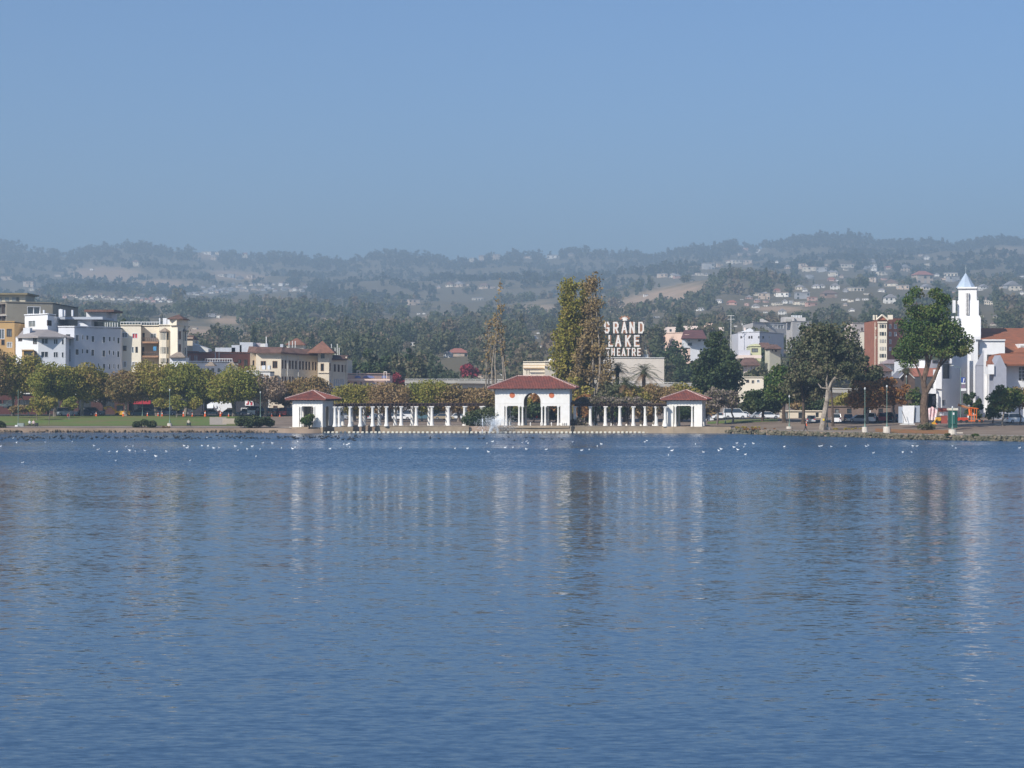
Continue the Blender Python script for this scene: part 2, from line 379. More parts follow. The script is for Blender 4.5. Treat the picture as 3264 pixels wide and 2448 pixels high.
rocks('bank_stones', 2150, 3700, 1700, 0, .72, (-.35, .35), (.18, .42), rock2, 'rough mossy stone edge below the right lakeside path')

# haze: one closed box of even air round the whole place
hz = MB().box(-4600, 4600, -420, 9300, -2.2, 535).build('haze')
hm = bpy.data.materials.new('haze_air'); hm.use_nodes = True; t = hm.node_tree; t.nodes.remove(t.nodes['Principled BSDF'])
pv = t.nodes.new('ShaderNodeVolumePrincipled'); pv.inputs['Color'].default_value = (.435, .58, .72, 1)
pv.inputs['Density'].default_value = 2.6e-4; pv.inputs['Anisotropy'].default_value = .1
t.links.new(pv.outputs[0], t.nodes['Material Output'].inputs['Volume']); hz.data.materials.append(hm)
setp(hz, 'pale blue haze in the air over lake and hills', None, None, 'stuff')
# ------------------------------------------------------------------ trees
bark_pale = mat('bark_pale', (.36, .31, .25), .9, .3, 1.5, col2=(.17, .14, .11))
bark_grey = mat('bark_grey', (.24, .20, .17), .9, .25, 1.5)
bark_dark = mat('bark_dark', (.11, .08, .06), .95, .25, 1.5)
LM = dict(
 olive=leafmat('leaf_olive', [(.16,.16,.035),(.26,.24,.05),(.36,.30,.07),(.35,.23,.09)], .3),
 green=leafmat('leaf_plane_green', [(.13,.155,.035),(.22,.235,.045),(.31,.285,.06),(.33,.23,.08)], .3),
 brown=leafmat('leaf_brown', [(.17,.15,.06),(.27,.20,.075),(.33,.21,.10),(.36,.27,.15)], .3),
 pale=leafmat('leaf_pale', [(.30,.21,.15),(.38,.28,.20),(.32,.24,.12)]),
 dark=leafmat('leaf_dark', [(.022,.042,.018),(.045,.07,.025),(.085,.10,.035)], .1),
 rich=leafmat('leaf_rich', [(.03,.065,.018),(.06,.11,.026),(.12,.15,.035),(.14,.12,.045)], .15),
 euc=leafmat('leaf_euc', [(.04,.055,.028),(.075,.09,.042),(.125,.12,.06),(.17,.14,.09)], .12),
 orange=leafmat('leaf_orange', [(.17,.09,.035),(.30,.13,.045),(.36,.18,.06),(.15,.13,.045)]),
 crimson=leafmat('leaf_crimson', [(.16,.02,.03),(.28,.035,.05),(.22,.05,.05)]),
 poplar=leafmat('leaf_poplar', [(.13,.14,.03),(.24,.23,.04),(.33,.28,.055),(.28,.19,.07)], .3),
 popbrown=leafmat('leaf_poplar_brown', [(.21,.15,.08),(.30,.21,.10),(.29,.22,.09),(.38,.25,.11)], .3),
 shrub=leafmat('leaf_shrub', [(.03,.05,.02),(.06,.08,.03),(.11,.115,.045)], .12),
 vine=leafmat('leaf_vine', [(.20,.155,.13),(.29,.23,.20),(.17,.16,.07),(.11,.075,.06)]),
 gold=leafmat('leaf_gold', [(.30,.24,.04),(.42,.33,.06),(.22,.18,.05)]),
)
def leaves(blobs, n, size, shell=.33, asp=1.0, zbias=0.0):
    """leaf cards through a set of ellipsoid clumps (cx,cy,cz,rx,ry,rz)"""
    B = np.array(blobs); w = (B[:, 3]*B[:, 4]*B[:, 5])**.66; w /= w.sum()
    k = RS.choice(len(B), n, p=w); d = RS.normal(size=(n, 3)); d /= np.linalg.norm(d, axis=1)[:, None]
    r = RS.uniform(0, 1, n)**shell; C = B[k, :3] + d*r[:, None]*B[k, 3:]
    V, Q = cards(C, size, asp=asp)
    tint = np.clip(RS.normal(.5, .2, n) + RS.normal(0, .14, len(B))[k], 0, 1)
    return V, Q, tint
def clumps(n, rx, ry, rz, cz, r0, r1, rs=random, top=0.0, jag=.9):
    out = []
    for i in range(n):
        while True:
            x, y, z = rs.uniform(-1, 1), rs.uniform(-1, 1), rs.uniform(-1, 1)
            q = x*x+y*y+z*z
            if q < jag: break
        s = rs.uniform(r0, r1) * (1 - .35*abs(z)*top)
        out.append((x*rx, y*ry, cz+z*rz, s, s, s*.75))
    return out
def limbs(mb, base, top, r, nl, reach, blobs, seg=3, n=6):
    """trunk and limbs ending inside the clumps"""
    b = Vector(base); t = Vector(top); prev = b
    for i in range(1, seg+1):
        f = i/seg; p = b.lerp(t, f) + Vector((random.uniform(-.25, .25), random.uniform(-.25, .25), 0))*(0 if i == seg else 1)
        mb.tube(prev, p, r*(1.25 if i == 1 else 1.0-.3*(i-1)/seg), r*(1-.3*i/seg), n); prev = p
    for q in random.sample(blobs, min(nl, len(blobs))):
        e = Vector(q[:3]); s = b.lerp(t, random.uniform(.72, 1.0)); m = s.lerp(e, .5) + Vector((0, 0, reach*random.uniform(-.05, .12)))
        mb.tube(s, m, r*.42, r*.28, 5); mb.tube(m, e, r*.28, r*.08, 4)
def tree(name, label, px, D, h, w, kind, trunk_h=.3, n=2600, size=.42, bark=None, r=.32, nb=22, lean=0, group=None, depth=None, top=.5, cr=(.2,.34), flat=1.0, basez=None, cat='tree', shell=.33, nl=12):
    x = X(px, D); z = ground(x, D) if basez is None else basez
    t = thing(name, label, cat, (x, D, z - .05), 0, group)
    rx = w/2; ry = (depth or w)/2; ch = h*(1-trunk_h); rz = ch/2; cz = h - rz
    B = clumps(nb, rx*.78, ry*.78, rz*.8*flat, cz, w*cr[0], w*cr[1], top=top)
    B = [(b[0]+lean*(b[2]/h), b[1], b[2], min(b[3], rz), min(b[4], rz), min(b[5], rz*.6)) for b in B]
    mb = MB(); limbs(mb, (0,0,0), (lean*.6, 0, h*trunk_h + ch*.25), r, nl, h*.3, B)
    mb.build('trunk', bark or bark_grey, t)
    V, Q, T = leaves(B, n, size, shell)
    V[:, 2] = np.maximum(V[:, 2], .15)
    fast('crown', V, Q, LM[kind], t, T)
    return t
def bush(name, label, px, py0, py1, w_px, D, kind, n=1500, size=.28, group=None, cat='bush'):
    x = X(px, D); z = ground(x, D); w = w_px/F*D; h = max(.4, Z(py0, D)-z)
    t = thing(name, label, cat, (x, D, z-.05), 0, group)
    B = []
    for i in range(11):
        a = random.uniform(-1, 1); rr = h*random.uniform(.3, .42)
        B.append((a*(w/2-rr*.6), random.uniform(-.5, .5)*w*.4, h*random.uniform(.35, .72)*(1-.3*a*a), rr*1.25, rr*1.2, rr*.8))
    mb = MB()
    for b in B: mb.tube((b[0]*.2, b[1]*.2, 0), b[:3], .07, .03, 5)
    mb.build('stem', bark_dark, t)
    V, Q, T = leaves(B, n, size); V[:, 2] = np.maximum(V[:, 2], .03)
    fast('foliage', V, Q, LM[kind], t, T); return t
def ht(py, D, px): return Z(py, D) - ground(X(px, D), D)
def wpx(w, D): return w/F*D
TR = 'plane trees along the lakeside road'
for px, top, w, D, kind, lab, bk, n in [
 (-40, 1112, 150, 447, 'brown', 'brown leaved plane tree cut by the left edge of the view', bark_grey, 3600),
 (40, 1122, 150, 450, 'olive', 'broad olive and rust plane tree below the orange building', bark_grey, 4200),
 (175, 1152, 130, 446, 'green', 'green plane tree below the white house with a hip roof', bark_grey, 3800),
 (262, 1156, 120, 450, 'olive', 'olive plane tree with pale leaning trunk below the grey apartment block', bark_pale, 3600),
 (328, 1190, 80, 458, 'pale', 'thin pinkish plane tree losing its leaves below the grey block', bark_pale, 1300),
 (400, 1176, 118, 450, 'brown', 'rusty brown plane tree with a stout pale trunk beside the yellow digger', bark_pale, 3400),
 (500, 1150, 130, 450, 'olive', 'tall olive plane tree below the cream building with balconies', bark_grey, 4000),
 (590, 1156, 135, 447, 'green', 'dense green plane tree in the middle of the left row', bark_pale, 4200),
 (655, 1180, 90, 455, 'olive', 'smaller olive plane tree left of the white shopfronts', bark_grey, 2400),
 (745, 1168, 145, 446, 'green', 'full green plane tree behind the big lakeside bush', bark_grey, 4200),
 (845, 1196, 95, 448, 'pale', 'nearly bare plane tree with forked white limbs', bark_pale, 1100),
 (905, 1212, 80, 455, 'brown', 'sparse tan plane tree left of the tiled pavilion roof', bark_pale, 1500),
 (975, 1200, 105, 452, 'brown', 'brown plane tree rising behind the left pavilion roof', bark_grey, 2600),
 (1128, 1228, 125, 430, 'olive', 'olive plane tree behind the first columns right of the left pavilion', bark_grey, 3000),
 (1245, 1228, 130, 430, 'brown', 'russet plane tree in front of the pink building', bark_grey, 3200),
 (1372, 1213, 135, 432, 'green', 'green plane tree in front of the overpass', bark_grey, 3600),
 (1462, 1228, 115, 430, 'brown', 'orange brown plane tree left of the main pavilion', bark_grey, 2900),
 (1530, 1240, 90, 428, 'brown', 'small rusty plane tree touching the main pavilion', bark_grey, 1900),
 (1655, 1262, 80, 425, 'olive', 'olive tree seen through the left doorway of the main pavilion', bark_dark, 1600),
 (1732, 1243, 90, 425, 'orange', 'orange tree seen through the arch of the main pavilion', bark_dark, 1800),
 (2020, 1226, 95, 425, 'olive', 'olive tree above the right colonnade, left of centre', bark_grey, 2200),
 (2085, 1222, 110, 428, 'brown', 'yellow brown tree between the palms and the right pavilion', bark_grey, 2600),
 (2170, 1230, 110, 432, 'olive', 'olive tree rising behind the right pavilion roof', bark_grey, 2400)]:
    tree('plane_tree', lab, px, D, ht(top-5, D, px), wpx(w, D)*1.42, kind, .20 if D < 440 else .22, int(n*3.4), .33, bk, .38, 34, random.uniform(-.8, .8), TR, cr=(.15,.25))
# young trees and shrubs on the lawn
for px, top, w, D, kind, lab in [
 (62, 1290, 75, 436, 'brown', 'young brown tree at the far left of the lawn'),
 (118, 1268, 80, 420, 'olive', 'young spreading tree on the lawn left of the thin post'),
 (158, 1262, 70, 432, 'olive', 'young olive tree with slim trunk near the traffic cones'),
 (222, 1262, 58, 438, 'green', 'small bushy green tree on the lawn beside the road'),
 (512, 1262, 60, 440, 'olive', 'young tree with thin pale trunk left of the lamp post'),
 (562, 1258, 70, 438, 'green', 'young tree with leaning white trunk right of the lamp post'),
 (618, 1262, 60, 440, 'olive', 'young tree at the right end of the lawn row')]:
    tree('young_tree', lab, px, D, ht(top, D, px), wpx(w, D), kind, .34, 1000, .34, bark_pale, .09, 12, .2, 'young trees on the lawn', cr=(.18,.3))
# the tall ones
def poplar(label, px, D, top, w_px, kind, n, bare=.3, nstem=5, mat_=bark_pale):
    x = X(px, D); z = ground(x, D); h = Z(top, D)-z; w = w_px/F*D
    t = thing('poplar_tree', label, 'tree', (x, D, z-.05), 0, 'tall poplars behind the main pavilion')
    mb = MB(); B = []
    for i in range(nstem):
        a = random.uniform(-1, 1)*w*.42; b = random.uniform(-1, 1)*w*.25; hh = h*(1 - .5*abs(a)/(w*.4)*random.uniform(.5, 1)) if i else h*.97
        p = Vector((a*.15, b*.15, 0)); q0 = p
        for k in range(1, 7):
            f = k/6; pr = min(1, .15+f/.42)*(1-.72*max(0, f-.5)/.5); q = Vector((a*pr, b*pr, hh*f)) + Vector((random.uniform(-.15, .15), 0, 0))
            mb.tube(q0, q, .30*(1-(k-1)/6.3), .30*(1-k/6.3)+.02, 5)
            if f > bare:
                for s_ in range(3):
                    e = q + Vector((random.uniform(-1, 1)*w*.16, random.uniform(-1, 1)*w*.16, random.uniform(.3, 2.2)))
                    mb.tube(q, e, .06, .02, 3); B.append((e.x, e.y, e.z, w*random.uniform(.11, .2), w*.17, random.uniform(.8, 1.9)))
                B.append((q.x, q.y, q.z, w*.14, w*.14, 1.6))
            q0 = q
    mb.build('trunk', mat_, t); V, Q, T = leaves(B, int(n*1.6), .38, .5); fast('crown', V, Q, LM[kind], t, T); return t
poplar('bare forked poplar with brown tips, tallest left of the theatre', 1588, 440, 915, 62, 'popbrown', 300, .55, 5)
poplar('small thin bare poplar leaning left of the tall bare one', 1556, 442, 1040, 50, 'popbrown', 150, .4, 4)
poplar('leafy yellow green poplar with a narrow pointed crown', 1815, 430, 918, 122, 'poplar', 8500, .2, 8)
poplar('thin brownish poplar with many bare stems behind the others', 1862, 436, 930, 100, 'poplar', 4200, .35, 5)
poplar('tallest poplar with brown top and pale bare stems', 1881, 428, 888, 128, 'popbrown', 3900, .32, 12)
poplar('short yellowing poplar in front of the theatre sign letters', 1918, 432, 1110, 30, 'poplar', 120, .45, 5)
tree('undergrowth_tree', 'low green tree at the feet of the poplars', 1840, 424, ht(1190, 424, 1840), 6, 'olive', .1, 1800, .4, bark_grey, .2, 18)
tree('undergrowth_tree', 'grey green small tree left of the palms', 1935, 424, ht(1205, 424, 1935), 7, 'euc', .1, 1900, .4, bark_grey, .2, 18)
tree('undergrowth_tree', 'low brown tree beside the right wall of the main pavilion', 1862, 410, ht(1240, 410, 1862), 4.2, 'orange', .1, 1100, .32, bark_grey, .15, 14)
EV = 'large evergreens on the right shore'
tree('cypress_tree', 'dark spreading cypress with a ragged pointed top behind the right pavilion', 2288, 440, ht(1085, 440, 2288), 13, 'dark', .12, 8200, .45, bark_dark, .5, 46, 0, EV, cr=(.11,.2), top=.9)
tree('cypress_tree', 'narrow upper leader of dark cypress leaning over the pink houses', 2282, 444, ht(1040, 444, 2282), 5.5, 'dark', .62, 1500, .4, bark_dark, .3, 12, 0, EV, cr=(.15,.28))
tree('oak_tree', 'dark green oak left of the leaning eucalyptus', 2500, 395, ht(1150, 395, 2500), 8.6, 'rich', .2, 5200, .38, bark_dark, .4, 34, 0, EV, cr=(.13,.22))
tree('pine_tree', 'dark pine with drooping low branches right of the grey bare tree', 2430, 405, ht(1235, 405, 2430), 8.8, 'dark', .22, 4200, .38, bark_dark, .3, 26, 0, EV, cr=(.13,.22))
tree('eucalyptus_tree', 'huge grey green eucalyptus crown above the leaning pale trunk', 2655, 375, ht(992, 375, 2655), 17.0, 'euc', .33, 9500, .38, bark_dark, .25, 56, -1.0, EV, cr=(.08,.17), top=.6, nl=16)
tree('eucalyptus_tree', 'shaded eucalyptus with low crown left of the pale trunk', 2560, 388, ht(1120, 388, 2560), 10.5, 'euc', .18, 5200, .40, bark_dark, .35, 34, 0, EV, cr=(.1,.2))
tree('eucalyptus_tree', 'right shoulder of the eucalyptus group below the brick tower', 2760, 392, ht(1110, 392, 2760), 8.6, 'euc', .3, 4200, .40, bark_dark, .35, 30, 0, EV, cr=(.1,.2))
tree('maple_tree', 'rust orange tree between the eucalyptus and the tall street lamps', 2765, 384, ht(1195, 384, 2765), 9.2, 'orange', .2, 4200, .36, bark_grey, .28, 32, 0, None, cr=(.12,.2))
tree('maple_tree', 'thin orange brown tree in front of the white gabled house', 2850, 386, ht(1180, 386, 2850), 6.4, 'orange', .2, 2600, .36, bark_grey, .25, 26, 0, None, cr=(.12,.2))
tree('elm_tree', 'bare greyish purple tree right of the right pavilion', 2285, 396, ht(1222, 396, 2285), 5.6, 'vine', .28, 1500, .34, bark_grey, .2, 20, 0, None, cr=(.14,.24))
tree('elm_tree', 'reddish grey tree with pale trunk behind the lawn strip', 2335, 402, ht(1238, 402, 2335), 6.0, 'vine', .3, 1700, .34, bark_pale, .2, 20, 0, None, cr=(.14,.24))
# the magnolia-like tree at right: several lobes
def lobe_tree():
    D = 352; px = 2948; x = X(px, D); z = ground(x, D); t = thing('lakeside_tree', 'tall rich green tree with twin tops and forked brown trunk before the church', 'tree', (x, D, z-.05))
    W = lambda a, b: ((a-px)/F*D, Z(b, D)-z)
    mb = MB(); B = []
    for a, b, w, h in [(2925,935,26,30),(2893,965,26,24),(2985,945,30,30),(3010,955,26,34),(2995,990,30,34),(2960,1010,60,40),(2920,1035,55,38),(3000,1040,60,40),(3050,1060,50,42),(3085,1085,30,38),(3040,1100,60,38),(2960,1080,60,40),(2900,1095,45,42),(2880,1120,28,34),(2940,1120,50,34),(2905,1150,40,26),(3000,1110,50,34),(3060,1120,34,24),(2975,1050,50,30),(2935,1000,30,24)]:
        q = W(a, b); rx = w/F*D; rz = h/F*D
        for s in range(3): B.append((q[0]+random.uniform(-.5,.5)*rx, random.uniform(-1, 1)*3.0, q[1]+random.uniform(-.4,.4)*rz, rx*.75, rx*.9, rz*.62))
    def br(pts, r0, r1, dy=0):
        q = [W(*p) for p in pts]; n = len(q)-1
        for i in range(n):
            f0, f1 = i/n, (i+1)/n
            mb.tube((q[i][0], dy*f0, q[i][1]), (q[i+1][0], dy*f1, q[i+1][1]), r0+(r1-r0)*f0, r0+(r1-r0)*f1, 9)
    br([(2948,1352),(2945,1290),(2950,1255)], .72, .62)
    br([(2950,1260),(2944,1215),(2958,1160),(2955,1120)], .55, .3, .5); br([(2952,1250),(2975,1210),(2992,1165),(3010,1120)], .42, .18, -.5)
    br([(2945,1225),(2925,1180),(2905,1140)], .24, .1, -1); br([(2950,1200),(2960,1170),(2985,1080),(3000,1000)], .25, .08, .6); br([(2955,1140),(2940,1060),(2922,960)], .26, .07, .2)
    br([(2985,1180),(3030,1130),(3060,1090)], .18, .07, .8); br([(2990,1165),(3000,1140),(3025,1115)], .15, .05, -.8)
    mb.build('trunk', mat('bark_brown', (.17,.115,.08), .95, .3, 1.8, .08), t)
    V, Q, T = leaves(B, 15000, .30, .3); fast('crown', V, Q, LM['rich'], t, T)
lobe_tree()
# the leaning pale trunk of the eucalyptus is a tree of its own look: trunk thing with the fork
def euc_trunk():
    D = 362; px = 2628; x = X(px, D); z = ground(x, D); t = thing('eucalyptus_tree', 'pale leaning eucalyptus trunk with a yellow notice and a high fork', 'tree', (x, D, z-.05), 0, EV)
    W = lambda a, b: ((a-px)/F*D, Z(b, D)-z); mb = MB()
    for pts, r0, r1 in [([(2620,1372),(2626,1330),(2636,1280),(2640,1240)], .62, .34), ([(2640,1245),(2650,1218),(2668,1195),(2682,1170)], .26, .12), ([(2638,1240),(2634,1215),(2640,1180)], .2, .08), ([(2640,1238),(2618,1235),(2606,1218)], .16, .08), ([(2660,1205),(2672,1206),(2674,1190)], .1, .05)]:
        q = [W(*p) for p in pts]
        for i in range(len(q)-1):
            f0, f1 = i/(len(q)-1), (i+1)/(len(q)-1); mb.tube((q[i][0], 0, q[i][1]), (q[i+1][0], .3*f1, q[i+1][1]), r0+(r1-r0)*f0, r0+(r1-r0)*f1, 8)
    mb.build('trunk', bark_pale, t)
    q = W(2624, 1337); MB().box(q[0]-.18, q[0]+.12, -.58, -.54, q[1]-.15, q[1]+.2).build('notice', mat('notice_yellow', (.75,.55,.03), .6, 0), t)
    B = [(*((lambda w: (w[0], random.uniform(-1.5,1.5), w[1]))(W(a, b))), 1.3, 1.2, .8) for a, b in [(2690,1165),(2640,1175),(2600,1212),(2612,1190),(2675,1185),(2700,1180)]]
    V, Q, T = leaves(B, 1500, .36); fast('crown', V, Q, LM['euc'], t, T)
euc_trunk()
tree('lakeside_tree', 'round green tree with slim pale trunk at the far right', 3195, 362, ht(1222, 362, 3195), 6.3, 'rich', .25, 4200, .32, bark_pale, .15, 30, .8, None, cr=(.13,.22))
tree('lakeside_tree', 'reddish brown half bare tree at the right edge', 3250, 366, ht(1222, 366, 3250), 4.6, 'popbrown', .3, 1500, .3, bark_grey, .15, 20, 0, None, cr=(.14,.24))
tree('garden_tree', 'green tree beside the timber gabled house, left of the tall trunk', 2915, 395, ht(1225, 395, 2915), 3.8, 'rich', .2, 1300, .32, bark_grey, .15, 14)
for px, top, w, D, lab in [(3090, 1225, 40, 392, 'dark green shrub tree against the church wall'), (3165, 1255, 60, 376, 'dark hedge below the round green tree at right'), (3120, 1258, 40, 384, 'dark hedge bush right of the orange lift')]:
    tree('hedge_shrub', lab, px, D, ht(top, D, px), wpx(w, D), 'dark', .05, 1300, .3, bark_dark, .12, 14, 0, 'dark hedges by the church', cat='hedge')
BG = 'dark evergreens behind the left buildings'
for px, top, w, D, kind, lab in [
 (1178, 1102, 75, 600, 'dark', 'tall rounded dark evergreen, highest of the clump right of the cream building'),
 (1130, 1135, 85, 610, 'dark', 'dark evergreen touching the right end of the cream building'),
 (1225, 1128, 75, 612, 'dark', 'dark evergreen in the middle of the clump'),
 (1270, 1116, 80, 606, 'euc', 'dark green tree above the crimson tree'),
 (1325, 1125, 70, 600, 'euc', 'dark green tree at the right end of the clump'),
 (1302, 1095, 30, 640, 'dark', 'narrow dark conifer poking above the clump'),
 (1262, 1178, 62, 575, 'crimson', 'deep crimson leaved tree beside the pink building'),
 (1497, 1150, 62, 690, 'crimson', 'pinkish red tree left of the bare poplar'),
 (1500, 1200, 90, 660, 'euc', 'soft green tree above the overpass left of the poplars'),
 (1400, 1170, 90, 700, 'dark', 'dim green tree above the overpass, left of the pinkish one'),
 (1640, 1170, 90, 680, 'euc', 'grey green tree left of the theatre wall'),
 (393, 985, 34, 640, 'dark', 'pointed dark conifer behind the grey apartment block'),
 (2150, 1085, 90, 700, 'dark', 'dark tree right of the theatre wall'),
 (2185, 1130, 90, 640, 'dark', 'dark tree between theatre wall and cypress'),
 (2090, 1030, 70, 850, 'euc', 'dim green tree behind the theatre spire'),
 (2370, 1140, 80, 640, 'euc', 'grey green tree below the yellow house'),
 (2450, 1085, 60, 700, 'dark', 'dark cypress right of the yellow house'),
 (2530, 1045, 40, 900, 'dark', 'narrow dark cypress beside the stepped grey block'),
 (2835, 1180, 70, 520, 'euc', 'green tree below the brick tower'),
 (2420, 1150, 90, 560, 'euc', 'green tree behind the white low house'),
 (1560, 1150, 60, 720, 'euc', 'soft green tree behind the bare poplars'),
 (2790, 1050, 40, 800, 'euc', 'feathery tree left of the brick tower'),
 (738, 1100, 40, 640, 'dark', 'small dark tree above the brick wall roof'), (780, 1070, 60, 660, 'euc', 'round tree above the grey roof sheds')]:
    tree('distant_tree', lab, px, D, ht(top, D, px), wpx(w, D)*1.15, kind, .15, 1300, .75, bark_dark, .3, 20, 0, BG, cr=(.16,.28), nl=6)
for px, top, w, D, kind, lab in [
 (2255, 1262, 70, 430, 'brown', 'rusty tree behind the right corner of the right pavilion'), (2390, 1270, 90, 440, 'euc', 'dim green tree behind the golden shrubs'), (2455, 1248, 90, 446, 'olive', 'yellowish tree behind the dark pine'),
 (2540, 1240, 90, 450, 'brown', 'tan leaved tree behind the shaded eucalyptus'), (2600, 1270, 80, 445, 'dark', 'dark tree behind the leaning pale trunk'), (2690, 1240, 90, 440, 'olive', 'olive tree right of the leaning pale trunk'), (2735, 1262, 70, 436, 'dark', 'dark low tree behind the parked white pickup'),
 (2810, 1258, 90, 440, 'brown', 'tan tree behind the tall pair of lamps'), (2862, 1268, 70, 436, 'rich', 'green tree behind the white screen'), (2935, 1268, 70, 420, 'dark', 'dark tree behind the forked brown trunk'),
 (1700, 1278, 90, 420, 'dark', 'dark bushy tree low behind the main arch'), (1622, 1280, 90, 424, 'dark', 'dark bushy tree behind the left doorway'), (1772, 1280, 80, 424, 'dark', 'dark bushy tree behind the right doorway of the main pavilion'),
 (1880, 1280, 70, 420, 'dark', 'dark shrubby tree behind the vine at the left'), (1960, 1285, 70, 424, 'rich', 'green shrubby tree behind the middle of the vine'), (2060, 1285, 80, 424, 'brown', 'brown shrubby tree behind the right end of the vine'), (2170, 1290, 60, 424, 'dark', 'dark tree seen through the right pavilion doorway')]:
    tree('park_tree', lab, px, D, ht(top, D, px), wpx(w, D)*1.2, kind, .1, 1900, .42, bark_dark, .2, 22, 0, 'park trees behind the shore', cr=(.16,.27))
# palms
def palm(label, px, D, py_c, span_px, n=34):
    x = X(px, D); z = ground(x, D); h = Z(py_c, D)-z; t = thing('palm_tree', label, 'palm tree', (x, D, z-.05), 0, 'date palms below the theatre')
    mb = MB()
    for k in range(8): mb.lathe((0, 0, h*k/8), [(.36, 0), (.42, h/8*.8), (.36, h/8)], 8)
    mb.lathe((0,0,h-.8), [(.4,0),(.75,.5),(.7,1.0),(.3,1.3)], 9); mb.build('trunk', bark_dark, t)
    R = span_px/2/F*D*1.45; fm = leafmat('leaf_palm', [(.035,.05,.018),(.075,.095,.035),(.15,.15,.07)], .15)
    dead = leafmat('leaf_palm_dry', [(.2,.12,.06),(.28,.18,.1)], .1)
    for i in range(n):
        a = i*2.4; el = 1.25 - 2.0*(i/n)**1.1; V = []; Fs = []; T = []
        pts = []
        for k in range(9):
            f = k/8; rr = R*(math.cos(el)*f + .12*f*f*0); zz = R*(math.sin(el)*f - .55*f*f*(1.0 if el > 0 else .5)); pts.append(Vector((rr*math.cos(a), rr*math.sin(a), h+.4+zz)))
        for k in range(8):
            p, q = pts[k], pts[k+1]; d = (q-p); s = Vector((-math.sin(a), math.cos(a), 0)); w = .8*math.sin(math.pi*(.12+.8*k/8))
            for sg in (-1, 1):
                for j in range(3):
                    c = p + d*(j/3); e = c + s*sg*w + d*.55 + Vector((0, 0, -.18)); b = len(V)
                    V += [c, c+d*.2, e]; Fs.append((b, b+1, b+2)); T.append(random.random())
        o = fast('frond', np.array([tuple(v) for v in V]), np.array(Fs), fm if i < n*.82 else dead, t, np.array(T))
palm('date palm with full arching fronds before the pale theatre wall', 2052, 436, 1190, 92)
palm('shaggy date palm half hidden behind the poplar stems', 1968, 442, 1178, 66)
palm('short date palm with drooping fronds above the colonnade vine', 1992, 424, 1225, 70)
palm('small palm beside the timber gabled house', 2888, 410, 1180, 44, 20)
# bushes on the bank
bush('shore_bush', 'rounded dark green bush on the left bank before the lawn', 461, 1336, 1372, 74, 388, 'shrub', 3000, .26, 'bushes on the bank')
bush('shore_bush', 'largest dark green bush at the water edge left of the left pavilion', 812, 1320, 1382, 112, 386, 'shrub', 5200, .28, 'bushes on the bank')
bush('shore_bush', 'upper dark green bush growing behind the largest one', 775, 1322, 1350, 60, 396, 'shrub', 1800, .28, 'bushes on the bank')
bush('shore_bush', 'dark bush cut by the left edge of the view', -5, 1338, 1375, 40, 387, 'shrub', 1200, .26, 'bushes on the bank')
bush('shore_bush', 'small tawny weed tuft on the bank near the lamp post', 528, 1358, 1374, 30, 386, 'brown', 260, .2, 'bushes on the bank')
bush('shore_bush', 'green tuft growing from the right stone wall', 3108, 1382, 1398, 26, 327.6, 'rich', 500, .2, 'bushes on the bank')
bush('shore_bush', 'low weed tuft beside the round lamp base at right', 3022, 1380, 1396, 24, 329.6, 'shrub', 400, .2, 'bushes on the bank')
bush('shore_bush', 'golden shrubs along the path between pavilion and bare tree', 2385, 1358, 1372, 90, 378, 'gold', 1300, .22, 'bushes on the bank')
bush('shore_bush', 'dark rusty scrub at the bend of the stone wall', 2420, 1366, 1388, 110, 369.5, 'orange', 900, .22, 'bushes on the bank')
bush('shore_bush', 'yellow green border of low plants right of the leaning trunk', 2705, 1362, 1374, 110, 362, 'gold', 1300, .2, 'bushes on the bank')
bush('shore_bush', 'rough dark plants at the foot of the forked tree', 2950, 1344, 1356, 60, 350, 'euc', 700, .2, 'bushes on the bank')
# ------------------------------------------------------------------ pergola: pavilions and colonnades
white = mat('white_plaster', (.80, .78, .74), .85, .06, .9, col2=(.73, .70, .64))
tile_red = mat('roof_tile_red', (.27, .085, .06), .85, .3, 1.2, col2=(.15, .06, .05))
tile_cap = mat('ridge_tile_pink', (.72, .50, .44), .8, .25, 2.0)
wood_dark = mat('dark_timber', (.10, .065, .055), .9, .2, 1.5)
terra = mat('terracotta_disc', (.60, .17, .07), .8, .08, 2)
stone_tan = mat('terrace_stone', (.36, .28, .20), .9, .18, .35, col2=(.24, .19, .13))
def solid_wall(mb, x0, x1, y0, y1, z0, z1, ops, axis='x'):
    """wall as boxes round its openings; axis says which way it runs"""
    a0, a1 = (x0, x1) if axis == 'x' else (y0, y1)
    us = sorted(set([a0, a1] + [u for o in ops for u in o[:2]])); zs = sorted(set([z0, z1] + [z for o in ops for z in o[2:]]))
    for i in range(len(us)-1):
        j = 0
        while j < len(zs)-1:
            um = (us[i]+us[i+1])/2
            blocked = lambda k: any(o[0] < um < o[1] and o[2] < (zs[k]+zs[k+1])/2 < o[3] for o in ops)
            if blocked(j): j += 1; continue
            k = j
            while k < len(zs)-1 and not blocked(k): k += 1
            if axis == 'x': mb.box(us[i], us[i+1], y0, y1, zs[j], zs[k])
            else: mb.box(x0, x1, us[i], us[i+1], zs[j], zs[k])
            j = k
def arch_fill(mb, u0, u1, zs, zt, y0, y1, n=14):
    """fills the corners above an arch inside a square opening whose top is zt"""
    r = (u1-u0)/2; c = (u0+u1)/2; pts = [(c - r*math.cos(math.pi*i/n), zs + r*math.sin(math.pi*i/n)*(zt-zs)/r) for i in range(n+1)]
    for i in range(n):
        (a, b), (d, e) = pts[i], pts[i+1]
        if abs(zt-b) < 1e-4 and abs(zt-e) < 1e-4: continue
        mb.add([(a,y0,b),(d,y0,e),(d,y0,zt+.001),(a,y0,zt+.001),(a,y1,b),(d,y1,e),(d,y1,zt+.001),(a,y1,zt+.001)], [(0,1,2,3),(7,6,5,4),(0,4,5,1)])
